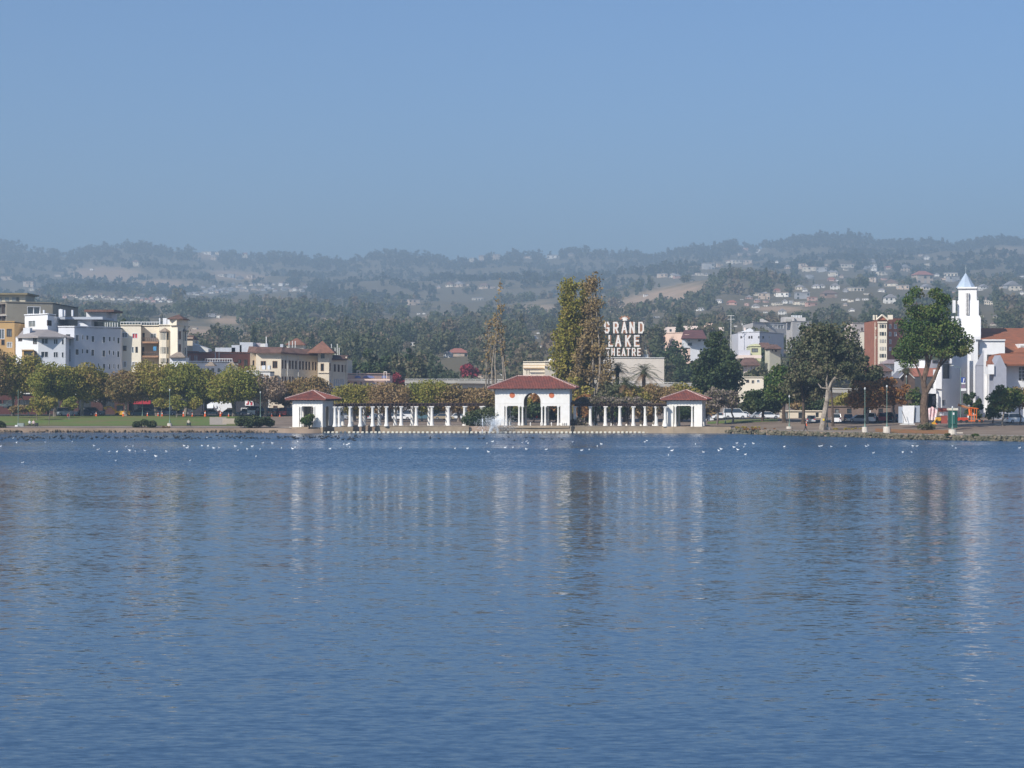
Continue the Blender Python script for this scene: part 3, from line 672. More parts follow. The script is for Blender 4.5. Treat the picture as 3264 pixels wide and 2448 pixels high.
COLP = [(.40, 0), (.40, .12), (.33, .35), (.27, .7), (.25, 1.6), (.225, 3.3), (.29, 3.42), (.30, 3.5)]
def column_mesh(h, r=1.0):
    mb = MB(); mb.lathe((0,0,0), [(a*r, z/3.5*(h-.16)) for a, z in COLP], 12); return mb
def hip_roof(t, x0, x1, y0, y1, ze, zr, rl, step=.3, rm=None):
    rm = rm or tile_red
    cx, cy = (x0+x1)/2, (y0+y1)/2; a = (cx-rl/2, cy, zr); b = (cx+rl/2, cy, zr); th = .16
    mb = MB().add([(x0,y0,ze),(x1,y0,ze),(x1,y1,ze),(x0,y1,ze),a,b,(x0,y0,ze-th),(x1,y0,ze-th),(x1,y1,ze-th),(x0,y1,ze-th)],
      [(0,1,5,4),(1,2,5),(2,3,4,5),(3,0,4),(0,6,7,1),(1,7,8,2),(2,8,9,3),(3,9,6,0),(9,8,7,6)])
    roof = mb.build('roof', rm, t)
    tb = MB(); n = int((x1-x0)/step)
    def roll(p, q):
        p = Vector(p); q = Vector(q); d = q-p
        if d.length < .3: return
        s = Vector((0,0,1)).cross(d).normalized()*.085; u = Vector((0,0,.085))
        tb.add([p-s, p+u, p+s, q-s, q+u, q+s], [(0,1,4,3),(1,2,5,4),(2,1,0)])
    for i in range(n+1):
        x = x0 + .1 + i*(x1-x0-.2)/n
        f = 1.0 if a[0] <= x <= b[0] else ((x-x0)/(a[0]-x0) if x < a[0] else (x1-x)/(x1-b[0]))
        for ys in (y0, y1): roll((x, ys, ze+.01), (x, ys+(cy-ys)*f, ze+(zr-ze)*f+.01))
    n = int((y1-y0)/step)
    for i in range(n+1):
        y = y0 + .1 + i*(y1-y0-.2)/n; f = (y-y0)/(cy-y0) if y < cy else (y1-y)/(y1-cy)
        roll((x0, y, ze+.01), (x0+(a[0]-x0)*f, y, ze+(zr-ze)*f+.01)); roll((x1, y, ze+.01), (x1+(b[0]-x1)*f, y, ze+(zr-ze)*f+.01))
    k = tb.build('roof_tiles', rm); k.parent = roof; k['kind'] = 'stuff'
    cb = MB()
    for p, q in [((x0,y0,ze),a),((x1,y0,ze),b),((x1,y1,ze),b),((x0,y1,ze),a),(a,b)]:
        p = Vector(p); q = Vector(q); m = max(1, int((q-p).length/.42))
        for i in range(m):
            s = p.lerp(q, i/m); e = p.lerp(q, (i+.8)/m); up = Vector((0,0,.10)); cb.tube(s+up, e+up, .13, .10, 5)
    k = cb.build('ridge_tiles', tile_cap); k.parent = roof; k['kind'] = 'stuff'
    return roof
colmesh = {}
def add_column(t, x, y, z, h, r=1.0):
    key = (round(h, 2), r)
    if key not in colmesh:
        me = column_mesh(h, r).mesh('column'); me.materials.append(white); me.polygons.foreach_set('use_smooth', [True]*len(me.polygons))
        cp = MB().box(-.33*r, .33*r, -.33*r, .33*r, h-.16, h).mesh('capital'); cp.materials.append(white); colmesh[key] = (me, cp)
    c = bpy.data.objects.new('column', colmesh[key][0]); COL.objects.link(c); c.location = (x, y, z); c.parent = t
    k = bpy.data.objects.new('capital', colmesh[key][1]); COL.objects.link(k); k.parent = c
    return c
def pavilion(name, label, px, D, rz, w, d, zb, zw, ze, zr, rl, over, front, side, cols, arch=None, discs=None, th=.45, scols=()):
    t = thing(name, label, 'pavilion', (X(px, D), D, 0), rz)
    mb = MB()
    fo = list(front)
    if arch: fo.append((arch[0], arch[1], zb, arch[3]))
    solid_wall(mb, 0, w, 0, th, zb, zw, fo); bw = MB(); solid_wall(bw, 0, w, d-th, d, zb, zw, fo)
    if arch:
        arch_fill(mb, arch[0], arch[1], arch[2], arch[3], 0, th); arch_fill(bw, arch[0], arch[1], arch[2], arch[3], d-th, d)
    solid_wall(mb, 0, th, th, d-th, zb, zw, side, 'y'); solid_wall(mb, w-th, w, th, d-th, zb, zw, side, 'y')
    wl = mb.build('wall', white, t); bw.build('back_wall', mat('plaster_shade_tone', (.27,.26,.22), .9, .1), t)  # back wall: interior shade put into a darker plaster colour
    MB().box(-.10, w+.10, -.10, d+.10, zb-1.0, zb+.02).build('plinth', stone_tan, t)
    cm = MB().box(-.06, w+.06, -.06, d+.06, zw, zw+.22).build('cornice', white, t)
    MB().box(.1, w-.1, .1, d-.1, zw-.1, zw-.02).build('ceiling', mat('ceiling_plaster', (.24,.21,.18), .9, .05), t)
    hip_roof(t, -over, w+over, -over, d+over, ze, zr, rl)
    br = MB(); n = int((w+over*2)/.62)
    for i in range(n+1):
        x = -over+.15+i*(w+2*over-.3)/n; br.box(x-.06, x+.06, -over+.1, .0-.06, ze-.34, ze-.17); br.box(x-.06, x+.06, d+.06, d+over-.1, ze-.34, ze-.17)
    n = int((d+over*2)/.62)
    for i in range(n+1):
        y = -over+.15+i*(d+2*over-.3)/n; br.box(-over+.1, -.06, y-.06, y+.06, ze-.34, ze-.17); br.box(w+.06, w+over-.1, y-.06, y+.06, ze-.34, ze-.17)
    k = br.build('rafter_tails', wood_dark, t)
    for x in cols:
        add_column(t, x, th*.5, zb, front[0][3]-zb, .72); add_column(t, x, d-th*.5, zb, front[0][3]-zb, .72)
    for y in scols: add_column(t, w-th*.5, y, zb, side[0][3]-zb, .72)
    if discs:
        for x, z, r in discs:
            q = MB().tube((x, -.05, z), (x, .02, z), r, r, 24).build('medallion', terra, t)
    return t
k_ = .0585
u = lambda p: (p-1578)*k_
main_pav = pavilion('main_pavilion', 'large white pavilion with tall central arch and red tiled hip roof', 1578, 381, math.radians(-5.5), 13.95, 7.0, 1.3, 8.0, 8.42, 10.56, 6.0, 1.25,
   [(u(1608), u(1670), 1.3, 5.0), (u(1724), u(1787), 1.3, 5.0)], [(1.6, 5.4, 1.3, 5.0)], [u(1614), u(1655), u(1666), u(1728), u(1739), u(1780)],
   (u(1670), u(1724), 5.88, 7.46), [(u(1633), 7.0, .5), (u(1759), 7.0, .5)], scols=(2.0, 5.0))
MB().box(.0, u(1670)-.02, -.03, .0, 5.50, 5.56).build('string_course', white, main_pav); MB().box(u(1724)+.02, 13.95, -.03, .0, 5.50, 5.56).build('string_course', white, main_pav)
MB().box(-.03, 13.98, -1.6, -.1, .95, 1.36).build('terrace_step', stone_tan, main_pav)
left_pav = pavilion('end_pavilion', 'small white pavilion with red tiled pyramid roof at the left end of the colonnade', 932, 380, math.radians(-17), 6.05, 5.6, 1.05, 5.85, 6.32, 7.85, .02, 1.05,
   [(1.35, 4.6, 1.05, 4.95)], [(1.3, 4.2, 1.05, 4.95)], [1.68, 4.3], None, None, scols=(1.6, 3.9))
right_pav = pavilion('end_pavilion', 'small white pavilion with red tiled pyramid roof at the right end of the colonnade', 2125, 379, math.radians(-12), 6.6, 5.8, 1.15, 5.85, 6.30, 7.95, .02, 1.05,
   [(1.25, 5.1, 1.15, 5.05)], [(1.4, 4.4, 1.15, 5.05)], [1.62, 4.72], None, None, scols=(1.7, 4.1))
vine_m = LM['vine']
def colonnade(label, fr, bk, f, vines):
    D0 = f(fr[len(fr)//2]); t = thing('colonnade', label, 'pergola', (0, 0, 0))
    zb = 1.3; h = 3.62; A = [(X(p, f(p)), f(p)) for p in fr]; B = [(X(p, f(p)+4.3), f(p)+4.3) for p in bk]
    for x, y in A + B: add_column(t, x, y, zb-.12, h+.12, 1.18)
    zt = zb+h
    for row, nm in ((A, 'beam'), (B, 'beam')):
        for i in range(len(row)-1):
            (x0, y0), (x1, y1) = row[i], row[i+1]; L = math.hypot(x1-x0, y1-y0); a = math.atan2(y1-y0, x1-x0)
            MB().cbox(((x0+x1)/2, (y0+y1)/2, zt+.15), (L+.1, .22, .28), a).build('beam', wood_dark, t)
    # rafters across the two rows
    me = None; Ax = np.array(A); Bx = np.array(B); n = 44
    for i in range(n):
        s = i/(n-1); ia = s*(len(A)-1); ja = min(int(ia), len(A)-2); p = Ax[ja]+(Ax[ja+1]-Ax[ja])*(ia-ja)
        ib = s*(len(B)-1); jb = min(int(ib), len(B)-2); q = Bx[jb]+(Bx[jb+1]-Bx[jb])*(ib-jb)
        d = (q-p); L = np.linalg.norm(d); a = math.atan2(d[1], d[0])
        if me is None: me = MB().box(-.5, .5, -.06, .06, -.1, .1).mesh('rafter'); me.materials.append(wood_dark)
        o = bpy.data.objects.new('rafter', me); COL.objects.link(o); o.parent = t
        o.location = ((p[0]+q[0])/2, (p[1]+q[1])/2, zt+.39); o.rotation_euler = (0, 0, a); o.scale = (L+1.3, 1, 1)
    lb = MB()                                                       # thin purlins over the rafters
    for r_ in (-.12, .14, .38, .62, .86, 1.1):
        pts = []
        for i in range(n):
            s = i/(n-1); ia = s*(len(A)-1); ja = min(int(ia), len(A)-2); p = Ax[ja]+(Ax[ja+1]-Ax[ja])*(ia-ja); ib = s*(len(B)-1); jb = min(int(ib), len(B)-2); q = Bx[jb]+(Bx[jb+1]-Bx[jb])*(ib-jb)
            pts.append(p+(q-p)*r_)
        for a, b in zip(pts[:-1], pts[1:]): lb.tube((a[0], a[1], zt+.53), (b[0], b[1], zt+.53), .035, .035, 4)
    lb.build('purlins', wood_dark, t)
    return t, A, B, zt
fl = lambda p: 384 - 6.5*((1581-p)/500)**2 if p < 1600 else 383 - 5.0*((p-1820)/300)**2
colL = colonnade('left arm of the white colonnade with dark timber trellis on top', [1068,1081,1116,1149,1188,1232,1279,1327,1377,1430,1481,1535], [1092,1121,1161,1209,1260,1314,1368,1425,1484,1542], fl, 0)
colR = colonnade('right arm of the white colonnade overgrown with grey vines', [1832,1882,1930,1976,2019,2057,2092,2121], [1846,1898,1951,2001,2047,2086,2118], fl, 1)
def vine_thing(label, blobs, n, stems, size=.3, kind='vine'):
    t = thing('climbing_vine', label, 'vine', (0, 0, 0), 0, 'vines on the colonnade'); mb = MB()
    for s in stems: mb.tube(*s)
    if stems: mb.build('stem', bark_dark, t)
    V, Q, T = leaves(blobs, n, size, .5); fast('foliage', V, Q, LM[kind], t, T)
B = []
for i in range(90):
    p = random.uniform(1832, 2075); f_ = fl(p)+random.uniform(-.3, 4.6); e = min(1, (p-1822)/30, (2095-p)/60)
    B.append((X(p, f_), f_, 5.4+1.0*e*random.random(), random.uniform(.5, 1.3), .9, .45*max(.45, e)))
st = [((x, y-.4, 1.2), (x+random.uniform(-.2,.2), y-.35, 5.2), .14, .09, 5) for x, y in colR[2]]
vine_thing('thick grey bare vine heaped on top of the right colonnade', B, 13000, st, .26)
ORDN = ['first', 'second', 'third', 'fourth', 'fifth', 'sixth', 'seventh', 'eighth', 'ninth']
for i, (x, y) in enumerate(colR[2][:6]):
    vine_thing('grey vine wrapped round the %s back column from the left, right colonnade' % ORDN[i], [(x+random.uniform(-.1,.1), y-.2, 1.8+k*.5, .33+.12*(i in (3,4)), .35, .4) for k in range(7)], 420, [], .24)
for i, (x, y) in enumerate(colL[2][:5]):
    vine_thing('thin vine climbing the %s back column from the left, left colonnade' % ORDN[i], [(x+random.uniform(-.2,.2), y-.2, 3.4+k*.4, .25, .3, .3) for k in range(4)], 110, [], .2)
for p in (2062, 2095): vine_thing('hanging vine on the %s front column of the right colonnade' % ('sixth' if p == 2062 else 'seventh'), [(X(p, fl(p)), fl(p)-.35, 3.4+k*.35, .22, .2, .3) for k in range(5)], 150, [], .2)
for p, w in ((1500, 60), (1548, 70), (1520, 50), (1565, 40)):
    pass
bush('lakeside_shrub', 'dark green shrub mass hiding the left foot of the main pavilion', 1545, 1284, 1366, 135, 383.6, 'shrub', 6000, .28, None, 'shrub')
bush('lakeside_shrub', 'lower dark shrub spilling towards the fountain', 1512, 1318, 1376, 75, 381.8, 'dark', 2400, .26, None, 'shrub')
bush('lakeside_shrub', 'brown grey shrub with fallen branches right of the main pavilion', 1842, 1328, 1360, 55, 382.5, 'vine', 1200, .24, None, 'shrub')
tree('lakeside_shrub', 'dark green bush on a short stem in front of the left pavilion doorway', 984, 377.3, 3.0, 3.1, 'rich', .22, 2300, .22, bark_dark, .12, 18, 0, None, cr=(.15,.26), cat='shrub')
# terrace, sea wall and float line
def strip(name, pts, zb, zt, th, m, label):
    mb = MB()
    for (x0, y0), (x1, y1) in zip(pts[:-1], pts[1:]):
        mb.add([(x0,y0,zb),(x1,y1,zb),(x1,y1,zt),(x0,y0,zt),(x0,y0+th,zt),(x1,y1+th,zt),(x0,y0+th,zb),(x1,y1+th,zb)], [(0,1,2,3),(3,2,5,4),(4,5,7,6)])
    return setp(mb.build(name, m), label, None, None, 'structure')
sw = [(X(p, d), d) for p, d in [(1030, 380.2), (1150, 381.2), (1300, 380.6), (1495, 380.4)]]
strip('sea_wall', sw, -.6, 1.16, 1.5, stone_tan, 'tan sea wall below the left colonnade')
sw = [(X(p, d), d) for p, d in [(1556, 379.6), (1700, 379.0), (1820, 378.2), (1830, 378.8), (2000, 378.8), (2110, 378.2), (2145, 377.0), (2262, 376.6), (2330, 376.2)]]
strip('sea_wall', sw, -.6, 1.2, 2.5, stone_tan, 'tan sea wall below the main pavilion and right colonnade')
pts = [(X(a, b), b) for a, b in [(1040,381),(1300,381),(1500,381),(1560,380),(1830,379.6),(2140,379),(2262,378)]]
bk = [(X(a, 392), 392) for a in (2262, 2140, 1830, 1560, 1500, 1300, 1040)]
setp(MB().prism(pts+bk, .2, 1.22).build('terrace', mat('terrace_paving', (.32,.23,.17), .95, .2, .4)), 'brown earth and paving of the terrace under the colonnade', None, None, 'structure')
# joint lines: coping stones on the wall
cop = mat('coping_stone', (.44, .36, .27), .9, .15, .8)
for nm, seq in (('left', [(1030, 380.2), (1150, 381.2), (1300, 380.6), (1495, 380.4)]), ('right', [(1556, 379.6), (1700, 379.0), (1820, 378.2), (1830, 378.8), (2000, 378.8), (2110, 378.2)])):
    par = bpy.data.objects.new('coping', None); COL.objects.link(par); setp(par, 'tan coping stones along the sea wall, %s stretch' % nm, None, None, 'structure')
    me = MB().box(-.88, .88, -.2, .2, 0, .13).mesh('stone'); me.materials.append(cop)
    for (pa, da), (pb, db) in zip(seq[:-1], seq[1:]):
        xa, xb = X(pa, da), X(pb, db); L = math.hypot(xb-xa, db-da); n = max(1, int(L/1.8))
        for i in range(n):
            f_ = (i+.5)/n; o = bpy.data.objects.new('stone', me); COL.objects.link(o); o.parent = par
            o.location = (xa+(xb-xa)*f_, da+(db-da)*f_+.1, 1.2+random.uniform(0, .02)); o.rotation_euler = (0, 0, math.atan2(db-da, xb-xa)); o.scale = (L/n/1.8, 1, 1)
fb = thing('float_line', 'long line of pale floats stretched in front of the sea wall', 'float line', (0, 0, 0))
fm = mat('float_cream', (.72, .68, .55), .6, .1, 3); me = MB()
me.lathe((0,0,0), [(.12,-.24),(.2,-.18),(.2,.18),(.12,.24)], 8); me.v = [(z, y, x) for x, y, z in me.v]; me = me.mesh('float'); me.materials.append(fm)
p = 978; rp = []
while p < 2225:
    D = 378.4 if p > 1000 else 379; o = bpy.data.objects.new('float', me); COL.objects.link(o); o.parent = fb; y = D + .25*math.sin(p*.013)-.6*(p > 2100)*(p-2100)/120
    o.location = (X(p, D), y, .1); rp.append((X(p, D), y, .03)); o.rotation_euler = (0, 0, random.uniform(-.1, .1)); p += random.uniform(12.5, 15.0)
mb = MB()
for a, b in zip(rp[:-1], rp[1:]): mb.tube(a, b, .03, .03, 4)
mb.build('rope', mat('rope_dark', (.05,.045,.04), .9, 0), fb)

# ------------------------------------------------------------------ building kit
glass = mat('window_glass', (.03, .035, .04), .15, 0, spec=.6)
curtain = mat('window_curtain', (.42, .40, .36), .6, .1, 2, spec=.5)
curtain_r = mat('window_curtain_red', (.5, .05, .06), .6, 0)
glass_lt = mat('window_glass_pale', (.20, .22, .22), .2, .1, 1, spec=.6)
frame_w = mat('frame_white', (.72, .72, .72), .6, 0); frame_d = mat('frame_dark', (.12, .09, .08), .7, 0); frame_b = mat('frame_brown', (.2, .12, .08), .7, 0)
def ray_hit(p0, p1, px):
    k = (px-CX)/F; (x0, y0), (x1, y1) = p0, p1; dx, dy = x1-x0, y1-y0
    s = (k*y0-x0)/(dx-k*dy); return s, y0+s*dy
WK = {'w': (glass, frame_w), 'd': (glass, frame_d), 'c': (curtain, frame_w), 'r': (curtain_r, frame_w), 'g': (glass_lt, frame_w), 'b': (glass, frame_b), 'n': (glass, None), 'o': None, 'p': (glass_lt, frame_d)}
def facade(t, p0, p1, z0, z1, wins, m, name='wall', rec=.22):
    L = math.hypot(p1[0]-p0[0], p1[1]-p0[1]); d = Vector(((p1[0]-p0[0])/L, (p1[1]-p0[1])/L)); n = Vector((d.y, -d.x)); ops = []; ws = []
    for w in wins:
        a, b, c, e = w[:4]; kind = w[4] if len(w) > 4 else 'w'
        s0, y0_ = ray_hit(p0, p1, a); s1, y1_ = ray_hit(p0, p1, b); ym = (y0_+y1_)/2
        o = (s0*L, s1*L, Z(e, ym), Z(c, ym))
        if o[1]-o[0] < .1 or o[3]-o[2] < .1: continue
        ops.append(o); ws.append((o, kind, len(w) > 5))
    mb = MB().wall(p0, p1, z0, z1, ops, rec)
    for o, kind, arch in ws:
        if arch:                                                    # round the head of the opening
            r = (o[1]-o[0])/2; c = (o[0]+o[1])/2; zt = o[3]; zs = zt-r; nn = 6
            def w3(u_, z_): q = Vector(p0)+d*u_+n*.004; return (q.x, q.y, z_)
            for i in range(nn):
                a0, a1 = math.pi*i/nn, math.pi*(i+1)/nn
                q0 = (c-r*math.cos(a0), zs+r*math.sin(a0)); q1 = (c-r*math.cos(a1), zs+r*math.sin(a1))
                mb.add([w3(*q0), w3(*q1), w3(q1[0], zt+.01), w3(q0[0], zt+.01)], [(0,1,2,3)])
    wall = mb.build(name, m, t)
    for o, kind, arch in ws:
        k = WK[kind]
        if k is None: continue
        u0, u1, c, e = o
        def bar(mbx, a, b, z_0, z_1, k0, k1):
            q = [Vector(p0)+d*a-n*k0, Vector(p0)+d*b-n*k0, Vector(p0)+d*b-n*k1, Vector(p0)+d*a-n*k1]; mbx.prism([(v.x, v.y) for v in q], z_0, z_1)
        pane = MB(); pane.add([(*(Vector(p0)+d*u0-n*(rec-.03)), c), (*(Vector(p0)+d*u1-n*(rec-.03)), c), (*(Vector(p0)+d*u1-n*(rec-.03)), e), (*(Vector(p0)+d*u0-n*(rec-.03)), e)], [(0,1,2,3)])
        if k[1] is not None:
            fr = MB(); tt = min(.13, (u1-u0)*.14)
            bar(fr, u0, u0+tt, c, e, -.02, rec-.06); bar(fr, u1-tt, u1, c, e, -.02, rec-.06); bar(fr, u0+tt, u1-tt, c, c+tt, -.05, rec-.06); bar(fr, u0+tt, u1-tt, e-tt, e, -.02, rec-.06)
            if u1-u0 > 1.1: bar(fr, (u0+u1)/2-tt*.4, (u0+u1)/2+tt*.4, c+tt, e-tt, .06, rec-.06)
            w = fr.build('window', k[1], t); pane.build('pane', k[0]).parent = w
        else: pane.build('window', k[0], t)
    return wall
def bld(name, label, front, top, depth, m, wins=(), z0=None, cat='building', roofm=None, cap=True, group=None, ztop=None, parent=None, capm=None, rec=.22):
    """building from its visible front polyline [(px, distance)...] and the picture row of its top"""
    P_ = [(X(p, D), D) for p, D in front]; z1 = ztop if ztop is not None else Z(top, front[0][1])
    cx = sum(p[0] for p in P_)/len(P_); cy = P_[0][1]+depth/2
    if z0 is None: z0 = ground(cx, cy)-.6
    t = parent or wthing(name, label, cat, (cx, cy, z0), group)
    sx = -CX/F*0
    bkp = [(P_[-1][0], max(P_[-1][1], P_[0][1])+depth), (P_[0][0], max(P_[-1][1], P_[0][1])+depth)]
    allp = P_ + bkp
    for i in range(len(P_)-1): facade(t, P_[i], P_[i+1], z0, z1, [w[1:] for w in wins if w[0] == i], m, rec=rec)
    mb = MB()
    for i in range(len(P_)-1, len(allp)): mb.wall(allp[i], allp[(i+1) % len(allp)], z0, z1)
    mb.build('wall', m, t)
    MB().prism(allp, z1-.25, z1+.02).build('roof', roofm or mat('flat_roof', (.32,.31,.30), .9, .1), t)
    if cap:
        cb = MB()
        for i in range(len(P_)-1):
            (x0, y0), (x1, y1) = P_[i], P_[i+1]; L = math.hypot(x1-x0, y1-y0); cb.cbox(((x0+x1)/2, (y0+y1)/2, z1+.1), (L+.1, .36, .22), math.atan2(y1-y0, x1-x0))
        cb.build('parapet', capm or m, t)
    return t
def wbox(t, name, m, px0, px1, py0, py1, D, th, dz=0):
    """box part between picture rows and columns at distance D, th metres deep"""
    return MB().box(X(px0, D), X(px1, D), D, D+th, Z(py1, D), Z(py0, D)).build(name, m, t)
def whip(t, name, m, px0, px1, py_e, py_a, D, th, ridge=0.0, over=0.0):
    x0, x1 = X(px0, D)-over, X(px1, D)+over; y0, y1 = D-over, D+th+over; ze, za = Z(py_e, D), Z(py_a, D+th/2)
    cx, cy = (x0+x1)/2, (y0+y1)/2; r = (x1-x0)/2*ridge
    return MB().add([(x0,y0,ze),(x1,y0,ze),(x1,y1,ze),(x0,y1,ze),(cx-r,cy,za),(cx+r,cy,za),(x0,y0,ze-.2),(x1,y0,ze-.2),(x1,y1,ze-.2),(x0,y1,ze-.2)],
        [(0,1,5,4),(1,2,5),(2,3,4,5),(3,0,4),(0,6,7,1),(1,7,8,2),(2,8,9,3),(3,9,6,0),(9,8,7,6)]).build(name, m, t)
# materials of the town
taupe = mat('stucco_taupe', (.34,.30,.23), .9, .06, .3); olive_rf = mat('roof_olive', (.24,.20,.12), .9, .1); orangew = mat('stucco_orange', (.58,.37,.16), .9, .07, .3)
whiteb = mat('stucco_white', (.74,.75,.77), .9, .05, .3); greyb = mat('stucco_grey', (.64,.65,.68), .9, .06, .25); cream = mat('stucco_cream', (.78,.70,.56), .9, .05, .3)
creamd = mat('stucco_warm_cream', (.70,.60,.46), .9, .06, .3); brick = mat('brick_red', (.36,.15,.11), .9, .15, .5); brown_rf = mat('roof_brown', (.20,.115,.09), .9, .25, .6)
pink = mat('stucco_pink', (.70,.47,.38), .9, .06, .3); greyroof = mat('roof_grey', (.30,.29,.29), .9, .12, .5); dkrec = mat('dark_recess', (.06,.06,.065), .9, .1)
tile_or = mat('roof_tile_orange', (.27,.13,.085), .85, .3, .8, col2=(.16,.08,.06)); palew = mat('paint_pale', (.66,.65,.62), .8, .05)
concr = mat('overpass_concrete', (.42,.40,.36), .9, .12, .2, col2=(.3,.28,.25))
c1 = crop(0, 900); c3 = crop(360, 900); c5 = crop(720, 1050); c7 = crop(1080, 1100); c8 = crop(1440, 1100)
def R(c, *q, k='w', e=0, arch=False):
    r = rect(c, q[0], q[1], q[2], q[3]); return (e, r[0], r[1], r[2], r[3], k) + ((1,) if arch else ())
# 1 taupe modern building far left
t = bld('apartment_building', 'taupe modern apartment building with recessed balconies at the far left', [(-60, 520), (20, 506), (168, 512)], 970, 22, taupe,
   [R(c1, 480, 715, 425, 565, k='g', e=1), R(c1, -60, 100, 380, 560, k='p', e=0), R(c1, -60, 105, 590, 690, k='p', e=0)], rec=1.0)
wbox(t, 'penthouse', mat('stucco_olive', (.50,.46,.36), .9, .06), -60, 81, 940, 976, 512, 10)
for a, b, k in ((-2, 5, glass_lt), (16, 28, glass_lt), (38, 50, glass_lt), (52, 61, glass)): wbox(t, 'window', k, a, b, 948, 962, 511.9, .1)
wbox(t, 'penthouse_roof', olive_rf, -60, 87, 934, 939, 510.5, 13)
for a, b, y in ((90, 130, 1000), (0, 22, 1004)): wbox(t, 'balcony_rail', frame_w, a, b, y, y+1, 505.8, .1)
# 2 orange building
bld('orange_building', 'mustard orange apartment building at the left edge', [(-60, 490), (46, 492)], 1025, 14, orangew,
   [R(c1, 115, 210, 820, 960, k='p'), R(c1, -20, 80, 820, 1000, k='g'), R(c1, 20, 85, 1010, 1110, k='b'), R(c1, 120, 215, 1050, 1150, k='c'), (0, -40, -20, 1050, 1075, 'p')], capm=orangew)
bld('orange_shed', 'small mustard stair tower in front of the white house', [(70, 472.5), (107, 472.5)], 1117, 1.5, orangew, [R(c1, 420, 580, 1220, 1290, k='n')], cat='building')
# 3 white block behind
t = bld('white_block', 'white upper block with two windows behind the hip roofed house', [(79, 498), (152, 490), (176, 498)], 1005, 14, whiteb, [R(c1, 500, 625, 670, 790, k='g', e=0), R(c1, 838, 908, 668, 765, k='d', e=1)])
for a in (139, 192, 205, 230): wbox(t, 'chimney', whiteb, a-2.5, a+2.5, 988 if a != 192 else 985, 1008, 500, .8)
# 4 white hip-roof house
t = bld('white_house', 'white two storey house with grey hip roof above the plane trees', [(50, 476.5), (122, 474), (209, 476)], 1073, 15, whiteb,
   [R(c1, 320, 392, 965, 1040, k='d', e=0), R(c1, 582, 655, 980, 1090, k='p', e=0), R(c1, 725, 850, 985, 1090, e=1), R(c1, 940, 1025, 995, 1095, e=1), R(c1, 1085, 1130, 1000, 1100, e=1),
    R(c1, 595, 645, 1210, 1275, k='n', e=0), R(c1, 718, 855, 1215, 1325, e=1), R(c1, 938, 1028, 1222, 1328, e=1), R(c1, 1085, 1125, 1230, 1325, e=1)], cap=False)
x0, x1, y0, y1 = X(44, 473), X(216, 473), 472.0, 494.0; ze, zr = Z(1073, 474), Z(1050, 484)
MB().add([(x0,y0+4,ze),(X(122,472),y0,ze),(x1,y0+5,ze-.1),(x1,y1,ze),(x0,y1,ze),(X(75,484),484,zr),(X(150,484),484,zr),(x0,y0+4,ze-.3),(X(122,472),y0,ze-.3),(x1,y0+5,ze-.4),(x1,y1,ze-.3),(x0,y1,ze-.3)],
   [(0,1,5),(1,6,5),(1,2,6),(2,3,6),(3,4,5,6),(4,0,5),(0,7,8,1),(1,8,9,2),(2,9,10,3),(4,11,7,0),(11,10,9,8,7)]).build('roof', mat('roof_taupe', (.36,.32,.30), .9, .1, .4), t)
wbox(t, 'chimney', whiteb, 74, 95, 1045, 1068, 478, 2.5)
# 5 grey block
g = lambda *q, k='w': R(c1, *q, k=k, e=1)
t = bld('apartment_building', 'long light grey apartment block with a shaded side of many windows', [(186, 481), (237, 480), (384, 489.5)], 1042, 24, greyb,
   [R(c1, 1160, 1238, 915, 1112, k='n', e=0), R(c1, 1158, 1240, 1180, 1395, k='n', e=0)] + [g(*q) for q in
   [(1325,1395,920,1040),(1445,1475,925,1012),(1515,1565,930,1020),(1608,1668,938,1058),(1805,1860,950,1070),(1915,1955,955,1045),(1995,2025,960,1042),(2065,2112,970,1085),
    (1325,1393,1170,1285),(1440,1470,1175,1255),(1512,1565,1175,1260),(1603,1665,1180,1302),(1800,1860,1192,1315),(1910,1945,1195,1280),(1985,2020,1205,1285),(2060,2112,1205,1325),
    (1450,1475,1408,1440),(1518,1552,1410,1450),(1610,1660,1420,1480),(1725,1750,1425,1500),(1808,1860,1430,1530),(1915,1950,1435,1535),(1995,2020,1440,1520),(2065,2105,1440,1530)]], rec=.14, capm=whiteb)
for y in (1099, 1152): wbox(t, 'balcony_rail', frame_w, 209, 224, y-8, y, 481.0, .08)
wbox(t, 'penthouse', greyb, 205, 290, 1016, 1046, 502, 8); wbox(t, 'penthouse_window', glass, 206, 245, 1020, 1038, 501.8, .2); wbox(t, 'penthouse_window', glass, 276, 330, 1026, 1040, 506, .2)
wbox(t, 'penthouse_roof', mat('fascia_blue_grey', (.42,.45,.5), .8, .05), 178, 327, 1010, 1018, 500, 14)
pw = MB().add([(X(248,501),501,Z(1044,501)),(X(290,501),501,Z(1044,501)),(X(255,501),501,Z(1024,501)),(X(248,501),501,Z(1024,501)),(X(248,501),501.3,Z(1044,501)),(X(290,501),501.3,Z(1044,501)),(X(255,501),501.3,Z(1024,501)),(X(248,501),501.3,Z(1024,501))], [(0,1,2,3),(7,6,5,4),(0,4,5,1),(1,5,6,2),(2,6,7,3)]).build('stair_wall', whiteb, t)
wbox(t, 'rooftop_room', whiteb, 275, 338, 994, 1022, 520, 7); wbox(t, 'rooftop_room', whiteb, 338, 356, 999, 1022, 523, 7); wbox(t, 'rooftop_roof', brown_rf, 268, 363, 987, 994, 517, 12)
for a in (335, 342, 350, 358, 366, 374): wbox(t, 'fence_post', frame_w, a-.8, a+1.2, 1028, 1048, 505+a/30, .2)
for a, b, y in ((250, 290, 1044), (342, 381, 1050)): wbox(t, 'roof_rail', palew, a, b, y-2, y, 499 if a == 250 else 515, .15)
wbox(t, 'water_heater', whiteb, 187, 199, 986, 1010, 497, 2)
